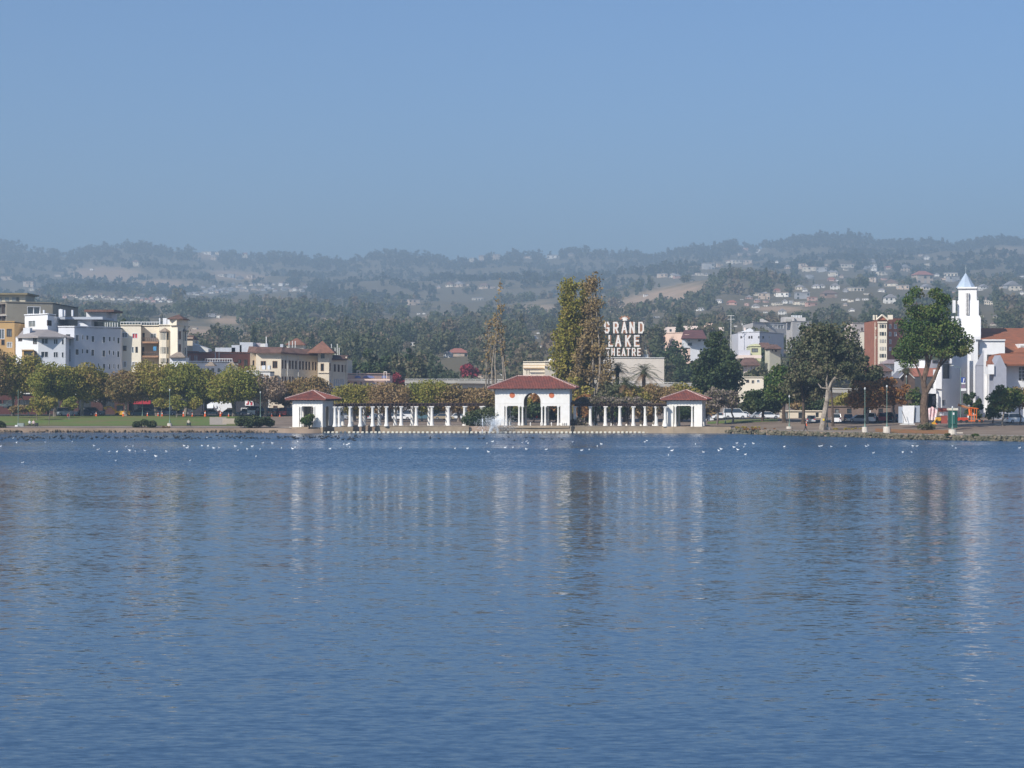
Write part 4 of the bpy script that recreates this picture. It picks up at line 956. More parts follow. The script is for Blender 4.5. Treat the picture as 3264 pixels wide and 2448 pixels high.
# 6 cream building with balconies
t = bld('apartment_building', 'cream apartment building with balconies, bay windows and a corner tower', [(384, 492), (449.5, 492), (449.6, 497), (507, 497), (507.1, 492), (545, 492)], 1037, 18, cream,
   [R(c3, 150, 262, 880, 975, k='g', e=0), R(c3, 335, 438, 893, 990, k='r', e=0), R(c3, 178, 240, 1118, 1208, k='d', e=0), R(c3, 328, 370, 1135, 1240, k='g', e=0), R(c3, 395, 440, 1135, 1240, k='d', e=0), R(c3, 175, 243, 1388, 1500, k='c', e=0), R(c3, 332, 440, 1398, 1500, k='c', e=0),
    R(c3, 655, 768, 895, 1000, k='g', e=2), R(c3, 515, 560, 890, 1040, k='n', e=2), R(c3, 512, 552, 1140, 1300, k='n', e=2), R(c3, 512, 545, 1385, 1450, k='n', e=2)])
for X0, X1 in ((384, 449), (451, 508)):
    rb = MB()
    for i in range(8):
        a = X0+(X1-X0)*i/7; rb.box(X(a-.5, 492), X(a+.5, 492), 492, 492.1, Z(1037, 492), Z(1026, 492))
    rb.box(X(X0, 492), X(X1, 492), 491.95, 492.1, Z(1027.5, 492), Z(1025.5, 492)); rb.build('roof_railing', frame_w, t)
for y0, y1 in ((1087, 1094), (1132, 1139)):
    wbox(t, 'balcony', mat('balcony_rust', (.42,.24,.14), .9, .15), 451.5, 503, y0+1.5, y1, 492.3, 4.6)
    rb = MB()
    for i in range(9):
        a = 452+i*6.2; rb.box(X(a-.35, 492.4), X(a+.35, 492.4), 492.4, 492.45, Z(y0+1, 492), Z(y0-10, 492))
    rb.box(X(452, 492.4), X(503, 492.4), 492.35, 492.47, Z(y0-9, 492), Z(y0-10.5, 492)); rb.build('balcony_railing', frame_b, t)
MB().cbox((X(493.5, 493), 493, Z(1111, 493)), (.75, .3, 1.0)).build('blue_board', mat('board_blue', (.08,.3,.55), .6, .2, 4), t)
def bay(px0, px1, rows, D, roof=None, m=cream):
    x0, x1 = X(px0, D), X(px1, D); w = x1-x0; y = D; pts = [(x0, y), (x0+w*.25, y-1.0), (x1-w*.25, y-1.0), (x1, y)]
    for a, b in rows:
        for i in range(3):
            p, q = Vector(pts[i]), Vector(pts[i+1]); L = (q-p).length; d = (q-p)/L; n = Vector((d.y, -d.x)); ops = []
            cnt = 2 if i == 1 else 1; tt = .14
            for j in range(cnt): ops.append((tt+(L-tt)/cnt*j, (L-tt)/cnt*(j+1), Z(b, D)+.1, Z(a, D)-.1))
            MB().wall(p, q, Z(b, D), Z(a, D), ops, .15).build('bay_wall', m, t)
            for o in ops: MB().add([(*(p+d*o[0]-n*.12), o[2]), (*(p+d*o[1]-n*.12), o[2]), (*(p+d*o[1]-n*.12), o[3]), (*(p+d*o[0]-n*.12), o[3])], [(0,1,2,3)]).build('window', glass_lt if random.random() < .6 else glass, t)
    for i in range(len(rows)):
        zb = Z(rows[i+1][0], D) if i+1 < len(rows) else Z(rows[i][1]+14, D)
        MB().prism([pts[0], pts[1], pts[2], pts[3]], zb, Z(rows[i][1], D)).build('bay_panel', m, t)
    if roof:
        c = ((x0+x1)/2, D+.2, Z(roof, D)); zz = Z(rows[0][0], D); ring = [(x0-.3, D, zz), (x0+w*.25-.15, D-1.3, zz), (x1-w*.25+.15, D-1.3, zz), (x1+.3, D, zz)]
        MB().add(ring+[c]+[(a, b, d-.15) for a, b, d in ring], [(0,1,4),(1,2,4),(2,3,4),(3,0,4),(0,5,6,1),(1,6,7,2),(2,7,8,3),(8,7,6,5)]).build('bay_roof', mat('bay_roof_tan', (.35,.28,.22), .9, .15), t)
bay(511, 539, [(1056, 1085), (1105, 1129), (1141, 1160)], 491.8, 1044)
bay(580, 594, [(1056, 1088), (1107, 1135)], 493.5, 1047)
# tower
tw = [(X(543, 490.5), 490.5), (X(566, 489), 489), (X(582, 492), 492), (X(582, 492), 499), (X(543, 490.5), 499)]
MB().prism(tw, 1.5, Z(1018, 490)).build('tower', cream, t)
tb = [(X(541, 489.6), 489.6), (X(563, 488.2), 488.2), (X(583, 491.2), 491.2), (X(583, 491.2), 500), (X(541, 489.6), 500)]
MB().prism(tb, Z(1037, 489), Z(1015, 489)).build('tower_top', cream, t)
whip(t, 'tower_roof', brown_rf, 533, 584, 1015, 1002, 488, 10, 0)
for a, b, c, d in ((570, 575, 1056, 1081), (570, 575, 1097, 1121)): MB().cbox((X(572.5, 489.8), 489.9, (Z(c, 489)+Z(d, 489))/2), (.5, .5, Z(c, 489)-Z(d, 489)), .5).build('window', frame_b, t)
for a, b in ((507, 510), (519, 531), (533, 541)): wbox(t, 'chimney', whiteb, a, b, 1014, 1037, 494, 1)
wbox(t, 'roof_rail', frame_w, 583, 590, 1031, 1033, 494, .1); wbox(t, 'parapet', cream, 580, 592, 1040, 1051, 494, 4)
whip(t, 'porch_roof', mat('bay_roof_tan', (.35,.28,.22)), 538, 590, 1137, 1123, 484, 6, .3); wbox(t, 'porch', whiteb, 541, 592, 1137, 1180, 485, 5)
# 7 buff house behind, brick wall building and low white rows
t = bld('buff_house', 'narrow buff house with brown roof right of the cream tower', [(592, 515), (614, 515)], 1079, 8, creamd, z0=2)
whip(t, 'roof', brown_rf, 590, 617, 1079, 1069, 514.6, 9, .5)
t = bld('brick_building', 'long red brick building behind the low white roofs', [(588, 505), (798, 520)], 1122, 15, brick, [R(c5, 212, 272, 528, 600, k='p'), R(c5, 318, 385, 530, 650, k='p'), (0, 728, 738, 1147, 1160, 'p'), (0, 640, 650, 1143, 1156, 'n')])
MB().add([(X(614,508),508,Z(1122,508)),(X(664,508),508,Z(1122,508)),(X(664,508),508,Z(1112,508)),(X(614,508),508,Z(1094,508)),(X(614,508),514,Z(1122,508)),(X(664,508),514,Z(1122,508)),(X(664,508),514,Z(1112,508)),(X(614,508),514,Z(1094,508))], [(0,1,2,3),(7,6,5,4),(3,2,6,7),(1,5,6,2)]).build('sloping_roof', palew, t)
for a, b, c in ((686, 750, 1108), (738, 770, 1100), (764, 806, 1091)): wbox(t, 'roof_shed', mat('shed_grey', (.5,.52,.56), .8, .08), a, b, c, 1124, 524, 6)
wbox(t, 'roof_shed', mat('shed_mauve', (.46,.40,.43), .8, .08), 806, 830, 1093, 1110, 530, 6)
for a in (605, 621, 627, 686, 698): wbox(t, 'vent_pipe', palew, a-.9, a+.9, 1133 if a < 650 else 1122, 1152, 503, .3)
t = bld('white_row', 'low white building with a railed roof terrace behind the plane trees', [(592, 496), (742, 503)], 1153, 10, whiteb, [(0, 660, 668, 1172, 1190, 'g'), (0, 672, 684, 1172, 1190, 'g'), (0, 692, 703, 1172, 1188, 'g'), (0, 610, 622, 1165, 1180, 'g')])
rb = MB()
for i in range(12): a = 654+i*7.8; rb.box(X(a-.6, 496), X(a+.6, 496), 496, 496.1, Z(1154, 496), Z(1143, 496))
rb.box(X(654, 496), X(741, 496), 495.9, 496.1, Z(1145, 496), Z(1143, 496)); rb.build('roof_railing', frame_w, t)
for a in (668, 735): whip(t, 'bay_roof', mat('bay_roof_tan', (.35,.28,.22)), a-15, a+16, 1164, 1153, 494, 4, .2)
# 8 arcaded cream building
rw = [(R(c5, a, b, 540+i*3.6, 690+i*3.4, k='b', e=2, arch=True)) for i, (a, b) in enumerate([(985,1012),(1035,1062),(1112,1142),(1165,1193),(1220,1250),(1290,1320),(1345,1373),(1402,1430),(1455,1483),(1520,1547),(1568,1594)])]
rw2 = [(R(c5, a, b, 828+i*1.5, 960, k='b', e=2)) for i, (a, b) in enumerate([(985,1012),(1035,1062),(1112,1142),(1165,1193),(1290,1320),(1345,1373),(1402,1430)])]
t = bld('arcaded_building', 'cream three storey building with arched windows and dark red tile roof', [(797, 504), (816, 505), (816.2, 500), (896, 500), (1016, 508.5)], 1123, 22, creamd,
   [R(c5, 470, 500, 545, 640, k='p', e=0), R(c5, 612, 708, 555, 640, k='b', e=1) if False else (2, *rect(c5, 612, 708, 555, 640), 'b'), (2, *rect(c5, 820, 910, 555, 685), 'b'), (2, *rect(c5, 820, 905, 825, 960), 'b')] +
   [(3,)+w[1:] for w in rw] + [(3,)+w[1:] for w in rw2], rec=.5, cap=False)
# lake front: tower and right wing as parts
facade(t, (X(1013, 504), 504), (X(1049, 504), 504), 1.5, Z(1125, 504), [(*rect(c5, 1668, 1730, 600, 735), 'b'), (*rect(c5, 1672, 1727, 870, 1000), 'b', 1), (*rect(c5, 1672, 1740, 420, 512), 'n')], creamd, 'tower_wall', .5)
facade(t, (X(1049, 504), 504), (X(1060, 508), 508), 1.5, Z(1125, 504), [(*rect(c5, 1822, 1845, 590, 735), 'b'), (*rect(c5, 1825, 1848, 870, 990), 'g')], creamd, 'tower_wall', .4)
facade(t, (X(1060, 508), 508), (X(1105, 511.5), 511.5), 1.5, Z(1143, 510), [(*rect(c5, a, b, 615+i*5, 745+i*4), 'b', 1) for i, (a, b) in enumerate([(1903,1937),(1970,2006),(2038,2068),(2095,2112)])] + [(*rect(c5, a, a+24, 872, 1000), 'g') for a in (1903, 1940, 1978, 2018, 2055)], creamd, 'wing_wall', .5)
MB().prism([(X(1016,508.5),509.2),(X(1049,509),509),(X(1060,509),509),(X(1105,512),512.1),(X(1105,512),530),(X(1016,509),530)], 1.5, Z(1146, 510)).build('wing_core', creamd, t)
wbox(t, 'wall', creamd, 1013.3, 1020, 1126, 1300, 504.2, 5)
wbox(t, 'corner_pier', creamd, 1101, 1106, 1137, 1290, 511.2, 1.0)
# roofs: leaning dark red tile skirt following the long side
def skirt(pts, m, name, up=2.1, back=3.5):
    mb = MB(); n = len(pts); V = []
    for (p, D, py, oy) in pts: V += [(X(p, D), D-oy, Z(py, D)), (X(p, D), D-oy, Z(py, D)-.35), (X(p, D)*1.0, D+back, Z(py, D)+up)]
    fs = []
    for i in range(n-1): a, b = i*3, i*3+3; fs += [(a, b, b+2, a+2), (a+1, b+1, b, a), (a+2, b+2, b+1, a+1)]
    mb.add(V, fs + [(0,2,1), (n*3-3, n*3-2, n*3-1)]); return mb.build(name, m, t)
skirt([(789, 510, 1119, 0), (816, 498.5, 1121, 0), (896, 498.5, 1122, 0), (905, 499.5, 1123, 0), (960, 503.5, 1127.5, 0), (1018, 507.5, 1129, 0)], brown_rf, 'roof', 1.25, 3.0)
whip(t, 'tower_roof', tile_or, 980, 1065, 1123, 1086, 501.5, 9, 0)
skirt([(1058, 507.5, 1144, .6), (1108, 511.5, 1144, .6)], brown_rf, 'wing_roof', 1.0, 2.5)
wbox(t, 'cupola', cream, 914, 968, 1098, 1112, 512, 5); whip(t, 'cupola_roof', tile_or, 910, 972, 1097, 1078, 511, 7, .1)
for a in (921, 932, 941): wbox(t, 'vent_pipe', palew, a-1.1, a+1.1, 1087, 1108, 509, .3)
for a, b in ((1038, 1096), (1056, 1096), (1068, 1108), (1075, 1096), (1081, 1108)): wbox(t, 'vent_pipe', palew, a-1, a+1, b, 1140, 516, .3)
wbox(t, 'roof_vent', mat('shed_grey', (.5,.52,.56)), 845, 853, 1095, 1108, 508, 1); wbox(t, 'roof_pole', palew, 847, 850, 1073, 1096, 508.3, .3)
wbox(t, 'roof_vent', mat('shed_grey', (.5,.52,.56)), 893, 902, 1097, 1110, 508, 1); wbox(t, 'roof_shed', palew, 830, 848, 1095, 1108, 512, 3)
wbox(t, 'cornice_band', cream, 816, 895, 1125, 1127.5, 499.8, .2)
for a in (916.5, 951): wbox(t, 'downpipe', palew, a-.6, a+.6, 1133, 1200, 501.1 if a < 930 else 503.6, .15)
wbox(t, 'string_course', creamd, 1013, 1049, 1187, 1189, 503.7, .3); wbox(t, 'string_course', creamd, 1013, 1049, 1234, 1237, 503.7, .3)
wbox(t, 'hanging_sign', frame_d, 1048, 1056, 1235, 1252, 503, .3)
t = bld('low_annexe', 'low white flat roofed annexe with roof terrace before the arcaded building', [(776, 490), (861, 490)], 1184, 9, palew, [], cap=True)
for a, b in ((835, 845), (853, 860)): wbox(t, 'roof_box', whiteb, a, b, 1165, 1178, 491, 2)
for a in (812, 818, 826): wbox(t, 'railing_post', frame_w, a, a+1, 1166, 1184, 491, .1)
# 9 pink building and ground-floor shops
t = bld('pink_building', 'low pink building with blue arched panels and pale frames on its roof', [(1104, 515), (1242, 522)], 1192, 12, pink, [R(c7, 145, 190, 650, 715, k='d'), R(c7, 270, 320, 648, 700, k='p'), R(c7, 440, 495, 665, 765, k='c'), R(c7, 600, 668, 665, 780, k='c'), R(c7, 375, 405, 650, 700, k='p')])
wbox(t, 'cornice', mat('cornice_pale_pink', (.74,.55,.45), .9, 0), 1104, 1243, 1208, 1213, 515.0-.4, .6)
blu = mat('panel_blue', (.16,.19,.38), .7, .05)
for a, b in ((1130, 1150), (1156, 1194), (1216, 1232)):
    n = 8; pts = [((a+b)/2 - (b-a)/2*math.cos(math.pi*i/n), 1205-8*math.sin(math.pi*i/n)) for i in range(n+1)]; Dp = 514.4+(a-1104)/138*7
    V = [(X(p, Dp), Dp, Z(q, Dp)) for p, q in pts] + [(X(p, Dp), Dp+.3, Z(q, Dp)) for p, q in pts]; nn = n+1
    MB().add(V, [tuple(range(nn)), tuple(range(2*nn-1, nn-1, -1))] + [(i, i+nn, (i+1) % nn+nn, (i+1) % nn) for i in range(nn)]).build('arched_panel', blu, t)
for a, b, y in ((1137, 1148, 1181), (1223, 1233, 1184)):
    mb = MB(); mb.box(X(a, 516), X(a+1.6, 516), 516, 516.2, Z(y+28, 516), Z(y, 516)); mb.box(X(b-1.6, 516), X(b, 516), 516, 516.2, Z(y+42, 516), Z(y, 516)); mb.box(X(a+1.6, 516), X(b-1.6, 516), 516, 516.2, Z(y+2.5, 516), Z(y, 516)); mb.build('roof_frame', mat('frame_pale_pink', (.7,.62,.56), .8, 0), t)
def shop(label, px0, px1, D, top, m, wins, z0=1.6, awn=None, name='shopfront'):
    t = bld(name, label, [(px0, D), (px1, D)], top, 2.6 if D < 474 else 8, m, wins, z0=z0)
    if awn: MB().add([(X(awn[0], D-1), D-1.2, Z(awn[3], D)), (X(awn[1], D-1), D-1.2, Z(awn[3], D)), (X(awn[1], D), D-.02, Z(awn[2], D)), (X(awn[0], D), D-.02, Z(awn[2], D)), (X(awn[0], D-1), D-1.2, Z(awn[3]+1, D)), (X(awn[1], D-1), D-1.2, Z(awn[3]+1, D))], [(0,1,2,3),(4,5,1,0)]).build('awning', awn[4], t)
    return t
redp = mat('paint_dark_red', (.10,.035,.03), .8, .15, .6)
shop('dark red low shop behind the lawn trees at the far left', -60, 150, 469.5, 1256, redp, [(0, 10, 40, 1275, 1300, 'n'), (0, 60, 95, 1275, 1300, 'n')], 1.6)
bld('canopy_roof', 'long cream flat canopy seen under the left plane trees', [(68, 469), (150, 469)], 1249, 3, palew, z0=Z(1256, 469), cap=False, cat='canopy')
bld('canopy_roof', 'cream flat canopy behind the stout pale trunks', [(228, 469), (366, 469)], 1252, 3, palew, z0=Z(1258, 469), cap=False, cat='canopy')
shop('dark brick shop with deep shaded windows behind the digger', 150, 410, 470, 1258, mat('brick_dark', (.09,.045,.04), .9, .2, .5), [(0, 160, 190, 1268, 1310, 'n'), (0, 250, 290, 1268, 1305, 'n'), (0, 300, 326, 1265, 1280, 'c'), (0, 335, 365, 1268, 1300, 'n')])
shop('black fronted shop with dark red awning behind the parked cars', 410, 645, 471, 1262, mat('shop_black', (.05,.05,.06), .8, .2, .5), [(0, 420, 455, 1285, 1310, 'n'), (0, 470, 500, 1285, 1310, 'n'), (0, 560, 600, 1285, 1312, 'n')], awn=(425, 480, 1277, 1287, mat('awning_red', (.35,.03,.04), .8, .1)))
sh = shop('white fronted shop with dark windows left of the orange sign post', 648, 745, 471.5, 1270, whiteb, [(0, 660, 682, 1300, 1325, 'd'), (0, 724, 742, 1300, 1325, 'd'), (0, 688, 702, 1308, 1332, 'r')], awn=(655, 680, 1288, 1300, whiteb))
MB().add([(X(680, 471), 471.2, Z(1301, 471)), (X(690, 471), 471.2, Z(1301, 471)), (X(690, 471), 471.2, Z(1293, 471)), (X(685, 471), 471.2, Z(1288, 471)), (X(680, 471), 471.2, Z(1293, 471))], [(0,1,2,3,4)]).build('hanging_sign', whiteb, sh)
sh = shop('dark shop with bright white and red sign boards left of the forked white tree', 750, 850, 472, 1262, mat('shop_black', (.05,.05,.06)), [(0, 768, 786, 1300, 1318, 'g'), (0, 800, 812, 1298, 1320, 'c')])
for a, b, c, d in ((781, 808, 1277, 1293), (818, 835, 1297, 1306)): wbox(sh, 'sign_board', mat('sign_white', (.8,.8,.8), .6, 0), a, b, c, d, 471.7, .2)
for a, b, c, d in ((789, 793, 1279, 1289), (785, 789, 1286, 1290), (798, 804, 1281, 1291), (820, 823, 1299, 1304), (826, 829, 1299, 1304), (831, 834, 1299, 1304)): wbox(sh, 'sign_mark', mat('paint_red', (.45,.04,.05), .6, 0), a, b, c, d, 471.6, .08)
sh = shop('cream ground floor with arched doorways left of the left pavilion', 858, 935, 480, 1268, creamd, [(0, 870, 885, 1293, 1325, 'b', 1), (0, 898, 910, 1300, 1325, 'n'), (0, 920, 926, 1290, 1312, 'p')])
MB().lathe((X(908, 478), 478.6, Z(1295, 478)), [(.3, 0), (.85, .4), (.85, 1.3), (.3, 1.5)], 10).build('awning', mat('awning_grey', (.25,.25,.29), .8, 0), sh)
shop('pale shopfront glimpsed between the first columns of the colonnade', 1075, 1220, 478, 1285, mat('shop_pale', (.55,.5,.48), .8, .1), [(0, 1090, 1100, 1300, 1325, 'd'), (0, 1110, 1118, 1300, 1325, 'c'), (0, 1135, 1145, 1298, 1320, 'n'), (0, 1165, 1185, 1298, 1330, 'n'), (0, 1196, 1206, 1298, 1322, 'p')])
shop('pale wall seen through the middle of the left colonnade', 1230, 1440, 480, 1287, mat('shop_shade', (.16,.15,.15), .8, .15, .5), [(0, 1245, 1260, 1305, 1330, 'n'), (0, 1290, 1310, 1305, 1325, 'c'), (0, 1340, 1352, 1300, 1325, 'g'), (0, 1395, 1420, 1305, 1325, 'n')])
# 10 overpass
t = wthing('freeway_overpass', 'long concrete freeway overpass crossing behind the trees and pavilions', 'overpass', (0, 560, 4))
for a, b in ((1290, 1560), (1560, 1760), (1760, 2100), (2100, 2460), (2460, 3050)):
    sag = lambda p: np.interp(p, [1290, 1500, 2100, 2450, 3050], [1212, 1212, 1222, 1236, 1252])
    n = 6
    for k in range(n):
        p0, p1 = a+(b-a)*k/n, a+(b-a)*(k+1)/n; y0, y1 = sag(p0), sag(p1); D = 560
        def seg(name, o0, o1, yy, th, m): MB().add([(X(p0,D),D+yy,Z(y0+o1,D)),(X(p1,D),D+yy,Z(y1+o1,D)),(X(p1,D),D+yy,Z(y1+o0,D)),(X(p0,D),D+yy,Z(y0+o0,D)),(X(p0,D),D+yy+th,Z(y0+o1,D)),(X(p1,D),D+yy+th,Z(y1+o1,D)),(X(p1,D),D+yy+th,Z(y1+o0,D)),(X(p0,D),D+yy+th,Z(y0+o0,D))], [(0,1,2,3),(3,2,6,7),(7,6,5,4),(4,5,1,0)]).build(name, m, t)
        seg('deck', 0, 10, 0, 14, concr); seg('rail', -4.5, -3, .2, .15, palew); seg('girder', 10, 24, 2.2, 10, mat('girder_grey', (.55,.54,.50), .9, .05))
rl = MB()
for p in range(1300, 2450, 18): rl.box(X(p, 560), X(p+1, 560), 560.2, 560.35, Z(sag(p), 560), Z(sag(p)-4.5, 560))
rl.build('rail_posts', palew, t)
for p in (1297, 1480, 1540, 1900, 2120, 2400, 2700, 2900): wbox(t, 'pier', concr, p-4, p+10, sag(p)+24, 1290, 565, 3)
# ------------------------------------------------------------------ theatre and its rooftop sign
t = bld('theatre_building', 'big pale theatre block with blank striped wall under the rooftop letters', [(1928, 600), (2117, 604)], 1141, 26, mat('stucco_theatre', (.74,.66,.56), .9, .05, .3), [], z0=4, capm=palew)
for y, c_ in ((1171, .5), (1202, .5)): wbox(t, 'wall_band', mat('band_tan', (.55,.47,.38), .9, 0), 1928, 2116, y, y+1.4, 600.0-.12, .1)
for px, D_ in ((1929, 600),): pass
t2 = bld('theatre_building', 'low cream theatre front with curved cornice left of the poplars', [(1668, 596), (1736, 596), (1736.5, 594), (1790, 596)], 1154, 20, cream, [(0, 1677, 1678.5, 1180, 1194, 'n'), (0, 1682, 1683.5, 1180, 1194, 'n'), (0, 1687, 1688.5, 1180, 1194, 'n')], z0=4)
wbox(t2, 'cornice', mat('cornice_ochre', (.62,.42,.2), .9, 0), 1667, 1792, 1163.5, 1165.5, 593.2, .5); wbox(t2, 'cornice', mat('cornice_ochre', (.62,.42,.2)), 1667, 1733, 1172, 1174, 595.3, .5)
wbox(t2, 'upper_wall', cream, 1736, 1790, 1150, 1156, 597, 8)
MB().lathe((X(1760, 600), 600, Z(1151, 600)), [(1.1, 0), (1.0, .5), (.6, .9), (.1, 1.05)], 12).build('dome', palew, t2)
bld('theatre_annexe', 'cream wall glimpsed between the poplar trunks', [(1815, 598), (1925, 598)], 1172, 12, cream, [(0, 1830, 1840, 1190, 1205, 'n'), (0, 1870, 1882, 1185, 1200, 'n')], z0=4)
SD = 603.0
sg = wthing('rooftop_sign', 'huge rooftop sign reading GRAND LAKE THEATRE in pale letters', 'sign', (X(1990, SD), SD, Z(1141, SD)))
GL = {'G': [((.92,.82),(.7,1)),((.7,1),(.3,1)),((.3,1),(.08,.8)),((.08,.8),(.08,.2)),((.08,.2),(.3,0)),((.3,0),(.7,0)),((.7,0),(.92,.2)),((.92,.2),(.92,.45)),((.92,.45),(.55,.45))],
 'R': [((.1,0),(.1,1)),((.1,1),(.7,1)),((.7,1),(.92,.8)),((.92,.8),(.9,.6)),((.9,.6),(.7,.47)),((.7,.47),(.1,.47)),((.5,.47),(.92,0))],
 'A': [((.04,0),(.5,1)),((.5,1),(.96,0)),((.22,.33),(.78,.33))], 'N': [((.1,0),(.1,1)),((.1,1),(.9,0)),((.9,0),(.9,1))],
 'D': [((.1,0),(.1,1)),((.1,1),(.62,1)),((.62,1),(.92,.78)),((.92,.78),(.92,.22)),((.92,.22),(.62,0)),((.62,0),(.1,0))],
 'L': [((.12,1),(.12,0)),((.12,0),(.9,0))], 'K': [((.12,0),(.12,1)),((.12,.42),(.92,1)),((.38,.6),(.94,0))],
 'E': [((.12,0),(.12,1)),((.12,1),(.9,1)),((.12,.5),(.78,.5)),((.12,0),(.9,0))], 'T': [((.5,0),(.5,1)),((.04,1),(.96,1))], 'H': [((.1,0),(.1,1)),((.9,0),(.9,1)),((.1,.5),(.9,.5))]}
rust = mat('sign_rust', (.46,.22,.12), .7, .2, 1.5); lface = mat('sign_face', (.80,.76,.70), .6, .08, 1.5)
def letter(ch, px0, px1, py0, py1, bw):
    x0, x1, z0, z1 = X(px0, SD), X(px1, SD), Z(py1, SD), Z(py0, SD)
    def strokes(mb, y, w, th):
        for a, b in GL[ch]:
            A = Vector((x0+w/2+(x1-x0-w)*a[0], 0, z0+w/2+(z1-z0-w)*a[1])); B = Vector((x0+w/2+(x1-x0-w)*b[0], 0, z0+w/2+(z1-z0-w)*b[1])); d = (B-A).normalized(); s = Vector((-d.z, 0, d.x))*w/2; A = A-d*w/2*.98; B = B+d*w/2*.98
            jit = .004*GL[ch].index((a, b))
            V = [A-s, B-s, B+s, A+s]; mb.add([(v.x, y-jit, v.z) for v in V]+[(v.x, y-jit+th, v.z) for v in V], [(0,1,2,3),(7,6,5,4),(0,4,5,1),(1,5,6,2),(2,6,7,3),(3,7,4,0)])
    m1 = MB(); strokes(m1, SD, bw*1.3, .35); l = m1.build('letter', rust, sg)
    m2 = MB(); strokes(m2, SD-.12, bw*.72, .08); m2.build('letter_face', lface).parent = l
for ch, a, b in zip('GRAND', (1925, 1953, 1980, 2005, 2033), (1944, 1973, 2000, 2025, 2054)): letter(ch, a, b, 1026, 1062.5, .62)
for ch, a, b in zip('LAKE', (1938, 1960, 1991, 2019), (1955, 1981, 2012, 2040)): letter(ch, a, b, 1068, 1105, .62)
for ch, a, b in zip('THEATRE', (1931, 1948, 1965.5, 1981, 1996, 2013, 2030), (1945, 1961, 1978, 1994.5, 2010, 2027, 2043.5)): letter(ch, a, b, 1109, 1134.5, .44)
fr = MB(); lat = mat('sign_lattice', (.10,.085,.075), .8, 0)
for p in range(1922, 2060, 10): fr.tube((X(p, SD), SD+1.0, Z(1141, SD)), (X(p, SD), SD+1.0, Z(1022, SD)), .07, .07, 4)
for y in (1024, 1036, 1049, 1064, 1067, 1080, 1092, 1106, 1121, 1136): fr.tube((X(1922, SD), SD+1.0, Z(y, SD)), (X(2056, SD), SD+1.0, Z(y, SD)), .07, .07, 4)
for p in (1925, 1960, 1995, 2030): fr.tube((X(p, SD), SD+1.0, Z(1030, SD)), (X(p+28, SD), SD+6, Z(1141, SD)), .07, .07, 4)
fr.build('scaffold', lat, sg)
em = MB(); c_ = Vector((X(1991, SD), SD-.1, Z(1018, SD)))
for i in range(11):
    a = math.pi*(.02+.96*i/10); r = 1.25+.25*(i % 2); q = c_+Vector((r*math.cos(a)*1.15, 0, r*math.sin(a)*.8)); em.tube(c_, q, .2, .13, 5)
em.build('crest', rust, sg)
em = MB()
for i in range(7): a = math.pi*(.08+.84*i/6); em.tube(c_+Vector((0,-.2,0)), c_+Vector((.95*math.cos(a), -.2, .75*math.sin(a))), .16, .12, 5)
em.blob(tuple(c_+Vector((.1,-.25,-.25))), (.75, .2, .3)); em.build('crest_face', lface, sg)
mb = MB(); pz = Z(1130, 606); mb.lathe((X(2058, 606), 606, pz), [(.55,0),(.7,.1),(.75,.7),(.6,1.0),(.5,1.3),(.3,1.9),(.14,2.2),(.10,3.2),(.03,5.1)], 8)
sp = thing('ornamental_spire', 'small ornate cream spire right of the rooftop letters', 'spire'); mb.build('lantern', mat('spire_stone', (.5,.46,.34), .8, .2, 3), sp); MB().box(X(2050,606), X(2066,606), 605.3, 606.9, Z(1141,606), pz).build('base', palew, sp)

# ------------------------------------------------------------------ mid-distance houses right of centre
c2b = crop(2080, 980); c4 = crop(2440, 950)
lilac = mat('stucco_pale_lilac', (.56,.56,.60), .9, .05, .3); salmon = mat('stucco_salmon', (.72,.52,.42), .9, .06, .2); palep = mat('stucco_pale_pink', (.78,.64,.56), .9, .05, .2)
greige = mat('stucco_greige', (.50,.47,.45), .9, .05, .3)
t = bld('pink_apartments', 'salmon pink apartment complex on the slope right of the theatre sign', [(2118, 860), (2190, 850), (2190.2, 870), (2308, 880)], 1062, 30, salmon, [R(c2b, 335, 370, 590, 632, k='d', e=0), R(c2b, 435, 450, 590, 625, k='d', e=0), R(c2b, 365, 378, 515, 528, k='d', e=0)])
wbox(t, 'upper_floor', palep, 2128, 2178, 1042, 1060, 866, 20); wbox(t, 'upper_floor', palep, 2176, 2262, 1039, 1052, 884, 20)
for a, b in ((2134, 2140), (2168, 2174)): wbox(t, 'window', glass, a, b, 1049, 1056, 865.8, .3)
MB().add([(X(2238,878),878,Z(1052,878)),(X(2271,878),878,Z(1052,878)),(X(2271,878),878,Z(1030,878)),(X(2262,878),878,Z(1027,878)),(X(2254,878),878,Z(1029,878)),(X(2238,878),883,Z(1052,878)),(X(2271,878),883,Z(1052,878)),(X(2271,878),883,Z(1030,878)),(X(2262,878),883,Z(1027,878)),(X(2254,878),883,Z(1029,878))],[(0,1,2,3,4),(1,6,7,2),(2,7,8,3),(3,8,9,4),(4,9,5,0)]).build('stair_tower', salmon, t)
wbox(t, 'annexe', palep, 2290, 2308, 1043, 1064, 872, 8); wbox(t, 'annexe', salmon, 2082, 2112, 1064, 1078, 858, 10)
t = bld('red_roofed_house', 'white house with long dark red roof between pink flats and cypress', [(2184, 820), (2266, 822)], 1080, 14, whiteb, [(0, 2190, 2200, 1082, 1090, 'c'), (0, 2192, 2206, 1092, 1102, 'n'), (0, 2225, 2234, 1081, 1088, 'd'), (0, 2240, 2249, 1082, 1088, 'd')], cap=False)
